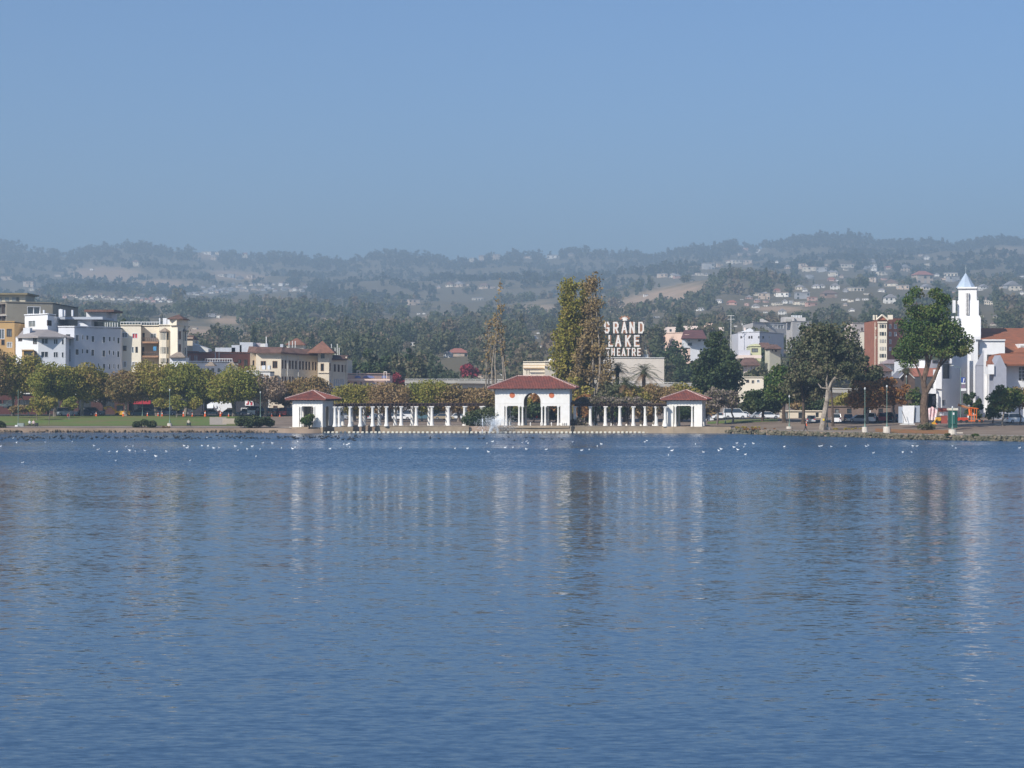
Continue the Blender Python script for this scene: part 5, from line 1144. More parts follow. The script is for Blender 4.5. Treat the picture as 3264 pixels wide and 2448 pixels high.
MB().add([(X(2174,817),816,Z(1077,817)),(X(2252,817),816,Z(1078,817)),(X(2244,826),832,Z(1050,826)),(X(2184,826),832,Z(1051,826)),(X(2174,817),816,Z(1079,817)),(X(2252,817),816,Z(1080,817)),(X(2244,826),848,Z(1078,826)),(X(2184,826),848,Z(1078,826))],[(0,1,2,3),(4,5,1,0),(1,6,2),(0,3,7),(2,6,7,3)]).build('roof', mat('roof_dark_red', (.17,.07,.065), .9, .2, .4), t)
wbox(t, 'dormer', salmon, 2182, 2197, 1066, 1074, 822, 5)
bld('garden_wall_house', 'salmon low house with grey roof at the foot of the pink flats', [(2150, 790), (2200, 790)], 1110, 12, salmon, [], roofm=greyroof, capm=greyroof)
t = bld('grey_apartments', 'pale grey white stepped apartment block right of the cypress top', [(2353, 830), (2421, 820), (2498, 850)], 1060, 25, lilac,
   [R(c2b, 1548, 1578, 505, 545, k='d', e=0), R(c2b, 1690, 1720, 505, 550, k='d', e=0), R(c2b, 1735, 1762, 500, 550, k='d', e=0), R(c2b, 1860, 1885, 505, 545, k='p', e=0), R(c2b, 1935, 1965, 505, 548, k='d', e=1), R(c2b, 2050, 2078, 505, 550, k='c', e=1)])
MB().add([(X(2360,832),832,Z(1060,832)),(X(2401,832),832,Z(1060,832)),(X(2401,832),832,Z(1052,832)),(X(2392,832),832,Z(1046,832)),(X(2360,832),840,Z(1060,832)),(X(2401,832),840,Z(1060,832)),(X(2401,832),840,Z(1052,832)),(X(2392,832),840,Z(1046,832))],[(0,1,2,3),(7,6,5,4),(3,2,6,7),(0,3,7,4),(1,5,6,2)]).build('gable', whiteb, t)
wbox(t, 'chimney', palep, 2372, 2376, 1044, 1060, 833, 1)
t = bld('terraced_apartments', 'greige stepped building with a glazed gallery above the pale grey block', [(2400, 900), (2437, 905), (2530, 915)], 1027, 25, greige, [R(c4, 0, 60, 455, 530, k='c', e=1), R(c4, 80, 135, 460, 530, k='c', e=1), R(c4, 155, 210, 465, 540, k='c', e=1), R(c4, 220, 320, 470, 540, k='c', e=1)])
MB().add([(X(2429,904),904,Z(1027,904)),(X(2452,904),904,Z(1027,904)),(X(2429,904),904,Z(1015,904)),(X(2429,904),912,Z(1027,904)),(X(2452,904),912,Z(1027,904)),(X(2429,904),912,Z(1015,904))],[(0,1,2),(5,4,3),(0,2,5,3),(2,1,4,5)]).build('gable', greige, t)
t = bld('apartment_block', 'light greige block with a row of chimney pots right of the gallery building', [(2526, 880), (2586, 884)], 1024, 16, greige, [R(c4, 555, 600, 455, 510, k='c'), R(c4, 555, 605, 565, 595, k='c'), R(c4, 735, 760, 455, 490, k='p')])
wbox(t, 'upper_floor', greige, 2498, 2532, 1010, 1026, 884, 10); wbox(t, 'window', curtain, 2505, 2522, 1017, 1025, 883.8, .3)
wbox(t, 'upper_floor', greige, 2533, 2568, 1012, 1024, 886, 8)
for i in range(7): wbox(t, 'chimney_pot', whiteb, 2523+i*5, 2526+i*5, 1005, 1013, 888, .5)
t = bld('yellow_house', 'small yellow stucco house with arched gable and grey roof', [(2391, 640), (2426, 640)], 1104, 10, mat('stucco_yellow', (.58,.58,.36), .9, .05), [R(c2b, 1745, 1860, 720, 790, k='p'), R(c2b, 1670, 1700, 770, 820, k='n')], cap=False)
pts = [(2391, 1106), (2396, 1100), (2404, 1096), (2414, 1096), (2422, 1099), (2427, 1106)]
MB().add([(X(a,640),640,Z(b,640)) for a, b in pts]+[(X(a,640),650,Z(b,640)) for a, b in pts], [tuple(range(6)), tuple(range(11,5,-1))]+[(i, i+6, i+7, i+1) for i in range(5)]).build('gable', mat('stucco_yellow', (.58,.58,.36)), t)
whip(t, 'roof', brown_rf, 2418, 2462, 1106, 1092, 646, 8, .6); wbox(t, 'terrace_wall', palep, 2353, 2427, 1132, 1142, 632, 6); wbox(t, 'terrace', lilac, 2354, 2392, 1116, 1134, 634, 5)
t = bld('yellow_house', 'second yellow house with grey roof, half behind the oak crown', [(2453, 630), (2488, 632)], 1112, 10, mat('stucco_light_yellow', (.60,.58,.46), .9, .05), [(0, 2460, 2464, 1114, 1120, 'd'), (0, 2470, 2476, 1114, 1122, 'd')], cap=False)
whip(t, 'roof', brown_rf, 2448, 2492, 1110, 1098, 629, 10, .6)
t = bld('brown_roofed_house', 'brown roofed house with white fascia below the yellow house', [(2382, 600), (2422, 600)], 1164, 10, palep, [(0, 2392, 2398, 1168, 1178, 'c'), (0, 2402, 2408, 1168, 1176, 'c')], cap=False)
whip(t, 'roof', brown_rf, 2366, 2424, 1163, 1140, 598, 12, .55)
bld('white_low_house', 'low white building with climbing plants above the overpass', [(2366, 545), (2434, 545)], 1203, 10, cream, [(0, 2378, 2388, 1210, 1220, 'd'), (0, 2412, 2422, 1210, 1220, 'g'), (0, 2396, 2404, 1212, 1222, 'p')], z0=4)
bld('grey_apartments', 'pale block with one dark window behind the eucalyptus top', [(2718, 820), (2767, 824)], 1030, 16, palep, [R(c4, 1685, 1718, 520, 575, k='b')])
bld('cream_house', 'cream house glimpsed left of the brick tower', [(2760, 800), (2780, 802)], 1055, 12, cream, [(0, 2766, 2770, 1062, 1070, 'd'), (0, 2768, 2772, 1078, 1084, 'd')])
# brick tower with the white bay
t = bld('brick_apartment_tower', 'red brick apartment tower with a full height white bay and gable', [(2787, 625), (2800, 600), (2802, 600), (2880, 606)], 1020, 18, mat('brick_orange', (.38,.15,.09), .9, .12, .5), [(2, 2834, 2841, 1033, 1048, 'c'), (2, 2834, 2841, 1058, 1072, 'c'), (2, 2834, 2841, 1082, 1096, 'c'), (2, 2834, 2841, 1106, 1118, 'c'), (2, 2850, 2858, 1033, 1048, 'c'), (2, 2850, 2858, 1058, 1072, 'c'), (0, 2790, 2795, 1040, 1050, 'n'), (0, 2790, 2795, 1070, 1080, 'n')], cap=False)
wbox(t, 'bay_wall', cream, 2801, 2827, 1028, 1164, 598.4, 1.6)
for i, y in enumerate((1034, 1058, 1081, 1105, 1128, 1151)):
    for a, b in ((2804, 2807), (2809.5, 2817), (2820, 2823)): wbox(t, 'window', glass if i in (0, 1, 4) else curtain, a, b, y, y+(11 if i < 5 else 8), 598.25, .2)
wbox(t, 'bay_cornice', cream, 2800, 2828, 1025, 1029, 598.0, 2)
MB().add([(X(2794,599.6),599.6,Z(1020,600)),(X(2831,599.6),599.6,Z(1020,600)),(X(2812,599.6),599.6,Z(1005,600)),(X(2794,600),604,Z(1020,600)),(X(2831,600),604,Z(1020,600)),(X(2812,600),604,Z(1005,600))],[(0,1,2),(5,4,3),(0,2,5,3),(2,1,4,5)]).build('gable', mat('brick_orange', (.38,.15,.09)), t)
for s in (-1, 1): MB().tube((X(2812.5,599),599.2,Z(1004,600)), (X(2812.5+19*s,599),599.2,Z(1020,600)), .25, .25, 4).build('gable_trim', cream, t)
for a, b in ((2784, 2788), (2793, 2796), (2831, 2846)): wbox(t, 'parapet', cream, a, b, 1004, 1020 if a < 2800 else 1018, 600.2, 1)
wbox(t, 'corner_trim', cream, 2789, 2791.5, 1027, 1165, 619, .6)
# gabled houses below the tower
t = bld('white_gabled_house', 'white house with brown roof below the brick tower', [(2838, 540), (2896, 542)], 1158, 12, whiteb, [(0, 2850, 2856, 1160, 1168, 'd'), (0, 2866, 2872, 1158, 1166, 'c')], cap=False)
whip(t, 'roof', mat('roof_slate_pink', (.34,.27,.27), .9, .1), 2830, 2885, 1157, 1146, 537, 12, .6)
t = bld('small_gabled_house', 'small house with rounded brown roof among the trees', [(2800, 500), (2842, 500)], 1182, 10, palep, [(0, 2806, 2812, 1184, 1192, 'd'), (0, 2824, 2830, 1182, 1190, 'c')], cap=False)
whip(t, 'roof', brown_rf, 2796, 2846, 1181, 1160, 498, 12, .2)
t = bld('brick_terrace_house', 'white upper storey on a brick ground floor behind the forked tree', [(2892, 470), (2948, 468), (3038, 474)], 1147, 12, whiteb, [(0, 2902, 2910, 1148, 1168, 'p'), (0, 2922, 2930, 1148, 1168, 'p'), (1, 2972, 2992, 1148, 1158, 'p'), (1, 2998, 3024, 1148, 1158, 'p')], cap=False)
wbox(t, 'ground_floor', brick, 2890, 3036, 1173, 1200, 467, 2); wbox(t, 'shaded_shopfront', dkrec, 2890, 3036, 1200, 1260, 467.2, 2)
timber = wthing('timber_gabled_house', 'dark timbered house with a pale edged pointed gable', 'house', (X(2890, 420), 420, 2))
gp = [(2868, 1206), (2891, 1182), (2916, 1206)]
MB().add([(X(a,420),420,Z(b,420)) for a, b in gp]+[(X(2916,420),420,1.5),(X(2868,420),420,1.5)]+[(X(a,420),430,Z(b,420)) for a, b in gp]+[(X(2916,420),430,1.5),(X(2868,420),430,1.5)], [(4,3,2,1,0),(5,6,7,8,9),(2,3,8,7),(0,5,9,4)]).build('wall', mat('timber_wall', (.13,.09,.075), .9, .2, 1), timber)
for (a, b), (c, d) in ((gp[0], gp[1]), (gp[1], gp[2])): 
    MB().add([(X(a,420)-.1,419.4,Z(b,420)+.05),(X(c,420),419.4,Z(d,420)+.05),(X(c,420),431,Z(d,420)+.05),(X(a,420)-.1,431,Z(b,420)+.05),(X(a,420)-.1,419.4,Z(b,420)-.12),(X(c,420),419.4,Z(d,420)-.12)], [(0,1,2,3),(0,4,5,1)]).build('roof', mat('roof_slate', (.2,.2,.23), .8, .1), timber)
    MB().tube((X(a,419),419.3,Z(b,420)), (X(c,419),419.3,Z(d,420)), .1, .1, 4).build('barge_board', palew, timber)
wbox(timber, 'window', curtain, 2884, 2892, 1211, 1222, 419.7, .2)
# ------------------------------------------------------------------ church at the right
wch = mat('church_white', (.80,.79,.78), .85, .05, .4); ctile = mat('church_tile', (.36,.125,.06), .85, .35, .5, col2=(.23,.10,.055))
cr1 = crop(2864, 820); cr2 = crop(2864, 1020)
ch = wthing('church', 'white church with pale blue pointed belfry and long red tiled roof', 'church', (X(3090, 440), 440, 2))
# tower: two faces, the left one lit; drawn as stacked turned blocks
def turned(name, m, px0, pxc, px1, py_t, py_b, D, rot=None, parent=ch):
    """block with a front face px0..pxc and a right face pxc..px1"""
    xa, xb = X(px0, D), X(pxc, D); w = xb-xa; th = math.radians(-14 if rot is None else rot); L = w/math.cos(th)
    p0 = Vector((xa, D)); e = Vector((math.cos(th), math.sin(th))); nrm = Vector((-e.y, e.x)); q = [p0, p0+e*L, p0+e*L+nrm*L, p0+nrm*L]
    return MB().prism([(v.x, v.y) for v in q], Z(py_b, D), Z(py_t, D)).build(name, m, parent), q, L
TD = 445
turned('belfry', wch, 3055, 3110, 3116, 920, 1012, TD); turned('belfry', wch, 3052, 3116, 3120, 958, 1012, TD-.2)
turned('tower_base', wch, 3050, 3122, 3124, 1012, 1300, TD-.5)
turned('tower_cornice', wch, 3052, 3111, 3117, 915, 920, TD-.4)
_, q, L = turned('louvre', mat('louvre_grey', (.42,.40,.38), .8, .35, 6), 3078.5, 3088.5, 3089, 934, 1003, TD-.9)
mb = MB()                                                           # pierced screen of small blocks
for i in range(17):
    for j in range(2): mb.cbox((X(3081+j*5, TD-1), TD-1.15-(i % 2)*.01, Z(936+i*4.1, TD)), (.18, .12, .16), -.24)
mb.build('louvre_screen', wch, ch)
zt, zb_ = Z(868, TD), Z(916, TD); cx_, cy_ = X(3083.5, TD), TD+1.6; sp_m = mat('spire_blue', (.42,.50,.60), .6, .08, .5)
rr = 2.15; ring = [(cx_+rr*math.cos(math.pi/8+i*math.pi/4), cy_+rr*math.sin(math.pi/8+i*math.pi/4), zb_) for i in range(8)]
mid = [(cx_+rr*.42*math.cos(math.pi/8+i*math.pi/4), cy_+rr*.42*math.sin(math.pi/8+i*math.pi/4), zb_+(zt-zb_)*.60) for i in range(8)]
MB().add(ring+mid+[(cx_, cy_, zt)], [(i, (i+1) % 8, 8+(i+1) % 8, 8+i) for i in range(8)]+[(8+i, 8+(i+1) % 8, 16) for i in range(8)]).build('spire', sp_m, ch)
mb = MB().tube((cx_, cy_, zt-.1), (cx_, cy_, zt+1.5), .05, .03, 5); mb.box(cx_-.25, cx_+.25, cy_-.04, cy_+.04, zt+.95, zt+1.03); mb.build('cross', mat('cross_metal', (.35,.4,.42), .5, 0), ch)
for a, b, y0, y1 in ((3039, 3046, 957, 997), (3035, 3041, 1008, 1060), (3049, 3056, 1008, 1060), (3117, 3124, 1006, 1044)): wbox(ch, 'pinnacle', wch, a, b, y0, y1, TD-1.5, 1.0)
# nave
ND = 440
def quad3(name, m, pts, th=.3):
    V = [Vector((X(a, d), d, Z(b, d))) for a, b, d in pts]; n = (V[1]-V[0]).cross(V[2]-V[0]).normalized()*th; k = len(V)
    return MB().add([tuple(v) for v in V]+[tuple(v-n) for v in V], [tuple(range(k)), tuple(range(2*k-1, k-1, -1))]+[(i, i+k, (i+1) % k+k, (i+1) % k) for i in range(k)]).build(name, m, ch)
quad3('roof', ctile, [(3106, 1092, 438), (3420, 1092, 446), (3420, 1046, 462), (3098, 1046, 456)])
# nave roof carries on down at right
quad3('roof', ctile, [(3198, 1124, 433), (3420, 1126, 440), (3420, 1091, 446.4), (3198, 1091, 440)])
MB().prism([(X(3110, 440), 440), (X(3420, 447), 447), (X(3420, 447), 466), (X(3110, 440), 466)], 1.5, Z(1094, 440)).build('nave', wch, ch)
quad3('gable', wch, [(3094, 1100, 437), (3106, 1092, 437.5), (3100, 1048, 456), (3094, 1046, 456)], .4)
def blk(name, m, px0, px1, py0, py1, D, th): return wbox(ch, name, m, px0, px1, py0, py1, D, th)
blk('transept', wch, 3122, 3203, 1085, 1130, 432, 10); blk('transept_cornice', wch, 3120, 3205, 1082, 1086, 431.6, 10)
blk('buttress', wch, 3104, 3126, 1072, 1082, 430, 2); blk('buttress', wch, 3104, 3117, 1081, 1255, 430.5, 3)
# grey shaded front with tall white pilasters: wall turned to the right, away from the sun
def turnwall(px0, D0, px1, D1, py_t, wins=(), name='front_wall', m=wch):
    facade(ch, (X(px0, D0), D0), (X(px1, D1), D1), 1.5, Z(py_t, D0), wins, m, name, .5)
turnwall(3001, 418, 3034, 422, 1158, [(3004, 3014, 1275, 1293, 'n'), (3005, 3033, 1159, 1207, 'n')]); turnwall(3034, 422, 3086, 429, 1106)
turnwall(3090, 426, 3110, 429, 1150); turnwall(3112, 424, 3140, 428, 1160)
# the stepped white porch left of the front
for a, b, y in ((2962, 2984, 1238), (2978, 3002, 1178), (2962, 2990, 1255)): wbox(ch, 'porch_wall', wch, a, b, y, 1300, 417.5 if a > 2970 else 416.6, 1.2)
mb = MB()
pt = [(2981, 1238), (2984, 1210), (2992, 1190), (3002, 1178), (3002, 1240)]
mb.add([(X(a,417),417.0,Z(b,417)) for a, b in pt]+[(X(a,417),418.4,Z(b,417)) for a, b in pt], [tuple(range(5)), tuple(range(9,4,-1))]+[(i, i+5, (i+1) % 5+5, (i+1) % 5) for i in range(5)]); mb.build('porch_gable', wch, ch)
wbox(ch, 'porch_door', mat('door_dark', (.05,.05,.06), .8, 0), 2972, 2981, 1262, 1290, 416.4, .2)
# arch moulding and shield on the shaded front
mb = MB()
for i in range(8):
    a0, a1 = math.pi*i/8, math.pi*(i+1)/8; c0 = Vector((X(3027, 428), 427.5, Z(1214, 428)))
    mb.tube(c0+Vector((-.55*math.cos(a0), 0, .55*math.sin(a0)*1.2)), c0+Vector((-.55*math.cos(a1), 0, .55*math.sin(a1)*1.2)), .05, .05, 4)
for s in (-.55, .55): mb.tube((X(3027, 428)+s, 427.5, Z(1214, 428)), (X(3027, 428)+s, 427.5, Z(1230, 428)), .05, .05, 4)
mb.build('arch_moulding', wch, ch)
for a, b, y0, y1, D in ((3086, 3090, 1118, 1256, 417), (3105, 3110, 1076, 1246, 416), (3118, 3122, 1182, 1240, 414), (3138, 3146, 1112, 1235, 412), (3152, 3155, 1192, 1232, 411), (3173, 3181, 1176, 1226, 409), (3194, 3201, 1176, 1222, 409)): wbox(ch, 'pilaster', wch, a, b, y0, y1+80, D, .8)
MB().add([(X(3112,413),413.2,Z(1165,413)),(X(3139,413),413.2,Z(1165,413)),(X(3139,413),413.2,Z(1114,413)),(X(3112,413),414,Z(1165,413)),(X(3139,413),414,Z(1165,413)),(X(3139,413),414,Z(1114,413))], [(0,1,2),(5,4,3),(0,2,5,3)]).build('half_gable', mat('church_shade_grey', (.34,.35,.40), .9, .05), ch)  # white church wall in shade, the shade put into this flat grey
wbox(ch, 'front_wall', mat('church_shade_grey', (.34,.35,.40)), 3112, 3138, 1165, 1290, 413.3, 1)
# low red roofed wing at right with its pointed dormer
quad3('wing_roof', ctile, [(3146, 1162, 405), (3420, 1160, 408), (3420, 1126, 418), (3188, 1126, 416), (3153, 1132, 414)])
quad3('wing_roof', ctile, [(3144, 1163, 404), (3160, 1163, 404.5), (3160, 1150, 408), (3144, 1150, 408)])
facade(ch, (X(3150, 408), 408), (X(3420, 411), 411), 1.5, Z(1162, 408), [(3248, 3275, 1170, 1213, 'p'), (3285, 3300, 1170, 1213, 'p')], wch, 'wing_wall', .3)
for i in range(1, 4): wbox(ch, 'glazing_bar', frame_w, 3248, 3275, 1170+i*10.5, 1171.2+i*10.5, 408.8, .1)
for i in range(1, 3): wbox(ch, 'glazing_bar', frame_w, 3248+i*9, 3249.3+i*9, 1170, 1213, 408.85, .1)
gp = [(3168, 1172), (3189, 1132), (3208, 1172)]; D = 404
MB().add([(X(a,D),D,Z(b,D)) for a, b in gp]+[(X(3208,D),D,1.6),(X(3168,D),D,1.6)]+[(X(a,D),D+5,Z(b,D)) for a, b in gp]+[(X(3208,D),D+5,1.6),(X(3168,D),D+5,1.6)], [(4,3,2,1,0),(2,3,8,7),(1,2,7,6),(0,1,6,5),(0,5,9,4)]).build('dormer', mat('church_shade_grey', (.34,.35,.40)), ch)
wbox(ch, 'wing_block', wch, 3150, 3169, 1162, 1193, 403.5, 3); wbox(ch, 'nave_dormer', wch, 3249, 3290, 1096, 1120, 436, 4)
wbox(ch, 'dormer_window', curtain, 3253, 3263, 1101, 1107, 435.9, .2); whip(ch, 'dormer_roof', ctile, 3246, 3292, 1122, 1108, 430, 6, .4)
bn = wthing('church_banner', 'blue hanging banner with a white figure above a white panel on the church front', 'banner', (X(3071, 409), 409, Z(1245, 409)))
for a, b, y0, y1, m in ((3064, 3077, 1203, 1220, mat('banner_blue', (.04,.09,.35), .8, .1)), (3064.5, 3077, 1220, 1224, frame_w), (3064, 3077, 1226, 1238, mat('banner_mauve', (.25,.18,.25), .8, .1)), (3063, 3080, 1238, 1246, frame_w)): wbox(bn, 'panel', m, a, b, y0, y1, 409, .08)
MB().tube((X(3071,408.9),408.9,Z(1219,409)), (X(3073,408.9),408.9,Z(1206,409)), .08, .12, 5).build('figure', frame_w, bn)

# ------------------------------------------------------------------ cars
tyre = mat('tyre', (.025,.025,.025), .9, 0); rim = mat('rim', (.4,.4,.42), .4, 0, metal=.7); lampw = mat('headlight', (.7,.7,.68), .2, 0); lampr = mat('tail_light', (.45,.02,.02), .3, 0); cglass = mat('car_glass', (.03,.04,.05), .08, 0, spec=.8)
CARC = {}
def car_parts(kind, colname, col):
    key = (kind, colname)
    if key in CARC: return CARC[key]
    L, W, H, hood = {'sedan': (4.6, 1.75, 1.42, .62), 'suv': (4.7, 1.9, 1.8, .62), 'van': (4.9, 1.95, 2.1, .6), 'hatch': (4.0, 1.7, 1.45, .6)}[kind]
    b0 = .28; bel = H*.58
    prof = {'sedan': [(-.5,.0),(-.5,.8),(-.33,1),(.22,1),(.5,.78),(.5,0)], 'hatch': [(-.5,0),(-.5,.85),(-.44,1),(.2,1),(.5,.75),(.5,0)], 'suv': [(-.5,0),(-.5,1),(.18,1),(.5,.86),(.5,0)], 'van': [(-.5,0),(-.5,1),(.32,1),(.5,.8),(.5,0)]}[kind]
    cab = {'sedan': (-.36,-.2,.06,.26), 'hatch': (-.48,-.36,.06,.27), 'suv': (-.49,-.43,.04,.2), 'van': (-.49,-.46,.2,.36)}[kind]
    body = MB(); n = len(prof)
    def side(y, s): return [(p[0]*L, y*(1 if p[1] < .5 else .96), b0+(bel-b0)*p[1]) for p in prof]
    A = side(-W/2, 0); B = side(W/2, 0); body.add(A+B, [tuple(range(n-1, -1, -1)), tuple(range(n, 2*n))]+[(i, (i+1) % n, (i+1) % n+n, i+n) for i in range(n)])
    r0 = W/2*.94; r1 = W/2*.76
    cb = [(cab[0]*L, -r0, bel-.01), (cab[3]*L, -r0, bel-.01), (cab[3]*L, r0, bel-.01), (cab[0]*L, r0, bel-.01)]; rf = [(cab[1]*L, -r1, H), (cab[2]*L, -r1, H), (cab[2]*L, r1, H), (cab[1]*L, r1, H)]
    gl = MB().add(cb+rf, [(0,1,5,4),(1,2,6,5),(2,3,7,6),(3,0,4,7)])
    body.box(cab[1]*L-.05, cab[2]*L+.05, -r1-.03, r1+.03, H-.05, H)
    for (c_, r_) in zip(cb, rf): body.tube(c_, r_, .05, .05, 4)
    m = mat('car_paint_'+colname, col, .25, 0, spec=.5, coat=.6)
    P_ = [('body', body.mesh('body'), m, []), ('windows', gl.mesh('windows'), cglass, [])]
    tw_ = MB().tube((0,-.11,0), (0,.11,0), .33, .33, 14).mesh('wheel'); rm_ = MB().tube((0,-.125,0), (0,.125,0), .2, .2, 10).mesh('rim')
    for x in (-.31, .32):
        for y in (-1, 1): P_.append(('wheel', tw_, tyre, [('rim', rm_, rim)], (x*L, y*(W/2-.1), .33)))
    hl = MB().box(-.03, .03, -.18, .18, -.08, .08).mesh('headlight')
    for y in (-1, 1): P_.append(('headlight', hl, lampw, [], (L*.5, y*(W/2-.3), bel*.82))); P_.append(('tail_light', MB().box(-.03,.03,-.14,.14,-.09,.09).mesh('tail_light'), lampr, [], (-L*.5, y*(W/2-.22), bel*.85)))
    CARC[key] = P_; return P_
def car(label, px, D, kind, colname, col, yaw=0, group='cars parked along the road'):
    x = X(px, D); t = thing({'van': 'parked_van'}.get(kind, 'parked_car'), label, 'van' if kind == 'van' else 'car', (x, D, ground(x, D)+.03), math.radians(yaw), group)
    for q in car_parts(kind, colname, col):
        me = q[1]
        if not me.materials: me.materials.append(q[2])
        o = bpy.data.objects.new(q[0], me); COL.objects.link(o); o.parent = t
        if len(q) > 4: o.location = q[4]
        for s in q[3]:
            if not s[1].materials: s[1].materials.append(s[2])
            k = bpy.data.objects.new(s[0], s[1]); COL.objects.link(k); k.parent = o
CW = ('white', (.75,.75,.75)); CS = ('silver', (.38,.40,.42)); CB = ('black', (.02,.02,.025)); CD = ('dark_blue', (.03,.05,.11)); CR = ('red', (.35,.03,.03)); CG = ('grey', (.14,.15,.16)); CT = ('teal', (.08,.14,.17)); CN = ('tan', (.35,.29,.2))
for px, D, k, c_, yaw, lab in [
 (215, 452, 'suv', CS, 5, 'pale grey car behind the small bushy tree at left'), (272, 454, 'sedan', CD, 0, 'dark blue car with bright headlight left of two cones'), (300, 458, 'suv', CG, 5, 'dark grey car behind the pale leaning trunk'),
 (440, 454, 'sedan', CT, 200, 'teal sedan with shining nose below the cream building'), (470, 456, 'suv', CG, 12, 'dark grey wagon right of the stout pale trunk'), (530, 456, 'suv', CD, 0, 'dark blue van-like car behind the lamp post'), (566, 458, 'sedan', CB, 0, 'black car between lamp post and pale trunk'),
 (673, 457, 'sedan', CT, 8, 'dull green car before the white shopfront'), (728, 455, 'sedan', CT, 190, 'blue grey sedan right of the orange sign post'), (790, 456, 'sedan', CD, 0, 'dark blue car behind the big bush'), (825, 455, 'van', CW, 0, 'white pickup-like van left of the forked tree'),
 (850, 452, 'suv', CB, 30, 'black car tight behind the forked white tree'), (876, 450, 'suv', CB, 80, 'black car facing the lake with white plate'), (906, 452, 'suv', CR, 85, 'dark red car near the pavilion'), (926, 452, 'suv', CG, 20, 'dark grey car touching the left pavilion'),
 (1100, 452, 'suv', CS, 10, 'silver car between the first two columns'), (1127, 452, 'sedan', CN, 0, 'tan car behind the vine wrapped column'), (1175, 454, 'suv', CB, 0, 'black car behind the third column pair'), (1200, 450, 'sedan', CS, 60, 'silver car with bright lamp behind the colonnade'),
 (1262, 452, 'sedan', CG, 0, 'grey car in the shade behind the colonnade'), (1278, 449, 'sedan', CW, 0, 'white sedan behind the middle of the left colonnade'), (1300, 454, 'van', CW, 0, 'white van behind the middle of the left colonnade'), (1345, 452, 'suv', CT, 0, 'teal car with white lower half behind the colonnade'),
 (1398, 452, 'hatch', CD, 0, 'bright blue car right of the double column'), (1415, 450, 'sedan', CN, 0, 'tan car next to the blue one behind the colonnade'), (1465, 454, 'sedan', CW, 0, 'white car at the right end of the left colonnade'), (1715, 452, 'sedan', CR, 0, 'red car seen through the arch'),
 (2303, 428, 'sedan', CW, 0, 'white car behind the lawn strip beside the grey tree'), (2342, 426, 'van', CW, 0, 'white van behind the lawn strip'), (2372, 428, 'sedan', CW, 0, 'white sedan right of the white van'), (2425, 424, 'sedan', CS, 0, 'silver car under the dark pine'), (2452, 422, 'hatch', CW, 0, 'small white car under the dark pine'),
 (2586, 392, 'sedan', CS, 80, 'grey blue car facing the lake left of the pale trunk'), (2665, 388, 'suv', CW, 82, 'white pickup facing the lake right of the pale trunk'), (2704, 396, 'sedan', CB, 80, 'dark car with red tail lights behind the white pickup'), (2737, 390, 'sedan', CS, 180, 'silver sedan between pickup and first planter lamp'),
 (2778, 389, 'suv', CW, 75, 'white car with open shadowed rear beside the first planter lamp'), (2812, 390, 'suv', CR, 85, 'dark red car with bright plate between the planter lamps'), (2838, 392, 'suv', CB, 70, 'black car right of the second planter lamp'), (2868, 392, 'sedan', CD, 80, 'dark blue car left of the white tarpaulin'),
 (3240, 376, 'suv', CW, 20, 'white car behind the trunk of the half bare tree at right')]:
    car(lab, px, D, k, c_[0], c_[1], yaw)

# ------------------------------------------------------------------ street furniture
green_p = mat('post_green', (.17,.25,.21), .6, .1); lampg = mat('lamp_globe', (.55,.56,.54), .4, 0); conc_w = mat('planter_concrete', (.62,.56,.48), .9, .12, 2)
def lamp(label, px, D, top, base=None, glob=True, arm=False, group='green lamp posts'):
    x = X(px, D); z = ground(x, D); t = thing('street_lamp', label, 'street lamp', (x, D, z), 0, group); h = Z(top, D)-z
    bz = 0
    if base: bz = base[1]; MB().lathe((0,0,-.1), [(base[0],0),(base[0]*1.0,bz*.5),(base[0]*.96,bz+.1)], 14).build('concrete_base', conc_w, t)
    MB().lathe((0,0,bz), [(.2,0),(.15,.35),(.08,.6),(.065,.7),(.05,h-bz-.4)], 8).build('post', green_p, t)
    if glob: MB().lathe((0,0,h-.42), [(.06,0),(.13,.1),(.16,.26),(.08,.4),(.02,.48)], 10).build('lamp_head', lampg, t)
    if arm: mb = MB().tube((0,0,h-.5), (-1.6,0,h), .05, .04, 5); mb.build('arm', green_p, t); MB().box(-2.0,-1.4,-.12,.12,h-.08,h+.05).build('lamp_head', lampg, t)
lamp('green lamp post on a white block at the foot of the lawn', 541, 394, 1240, (.48, .55)); lamp('tall pale green post at the left edge with a box base', 58, 396, 1235, None, False)
lamp('green post behind the rusty plane tree above the teal sedan', 454, 450, 1250); lamp('post among the trees at the far left above the white arch', 43, 452, 1205)
lamp('green lamp on a low round concrete base left of the leaning trunk', 2516, 371, 1260, (.55, .4)); lamp('green lamp on a low white base just right of the leaning trunk', 2637, 363, 1240, (.55, .5))
lamp('green lamp on a tall round planter base, left one of the tall pair', 2757, 349.5, 1235, (.52, .95)); lamp('green lamp on a larger round planter base, right one of the tall pair', 2827, 345.5, 1228, (.64, 1.05))
lamp('lamp on a round white base in front of the green cabin', 3036, 334, 1295, (.65, .85)); lamp('tall post with a curved arm before the shaded church front', 3062, 396, 1165, None, False, True, 'tall posts on the road'); lamp('pale post before the dark timber gable', 2889, 398, 1197, None, True, False, 'tall posts on the road')
lamp('thin pale post behind the colonnade in front of the overpass', 1345, 440, 1268); lamp('post with white lamp behind the forked tree', 830, 440, 1248); lamp('thin grey post near the reddish grey tree', 2312, 400, 1265)
MB_box = wthing('utility_box', 'grey utility cabinet with a white block at the foot of the tall left post', 'cabinet', (X(62, 392), 392, .8))
wbox(MB_box, 'cabinet', mat('cabinet_grey', (.28,.33,.31), .7, .05), 55, 75, 1349, 1366, 393, .8); wbox(MB_box, 'block', frame_w, 47.5, 56, 1355, 1364, 392.3, .5)
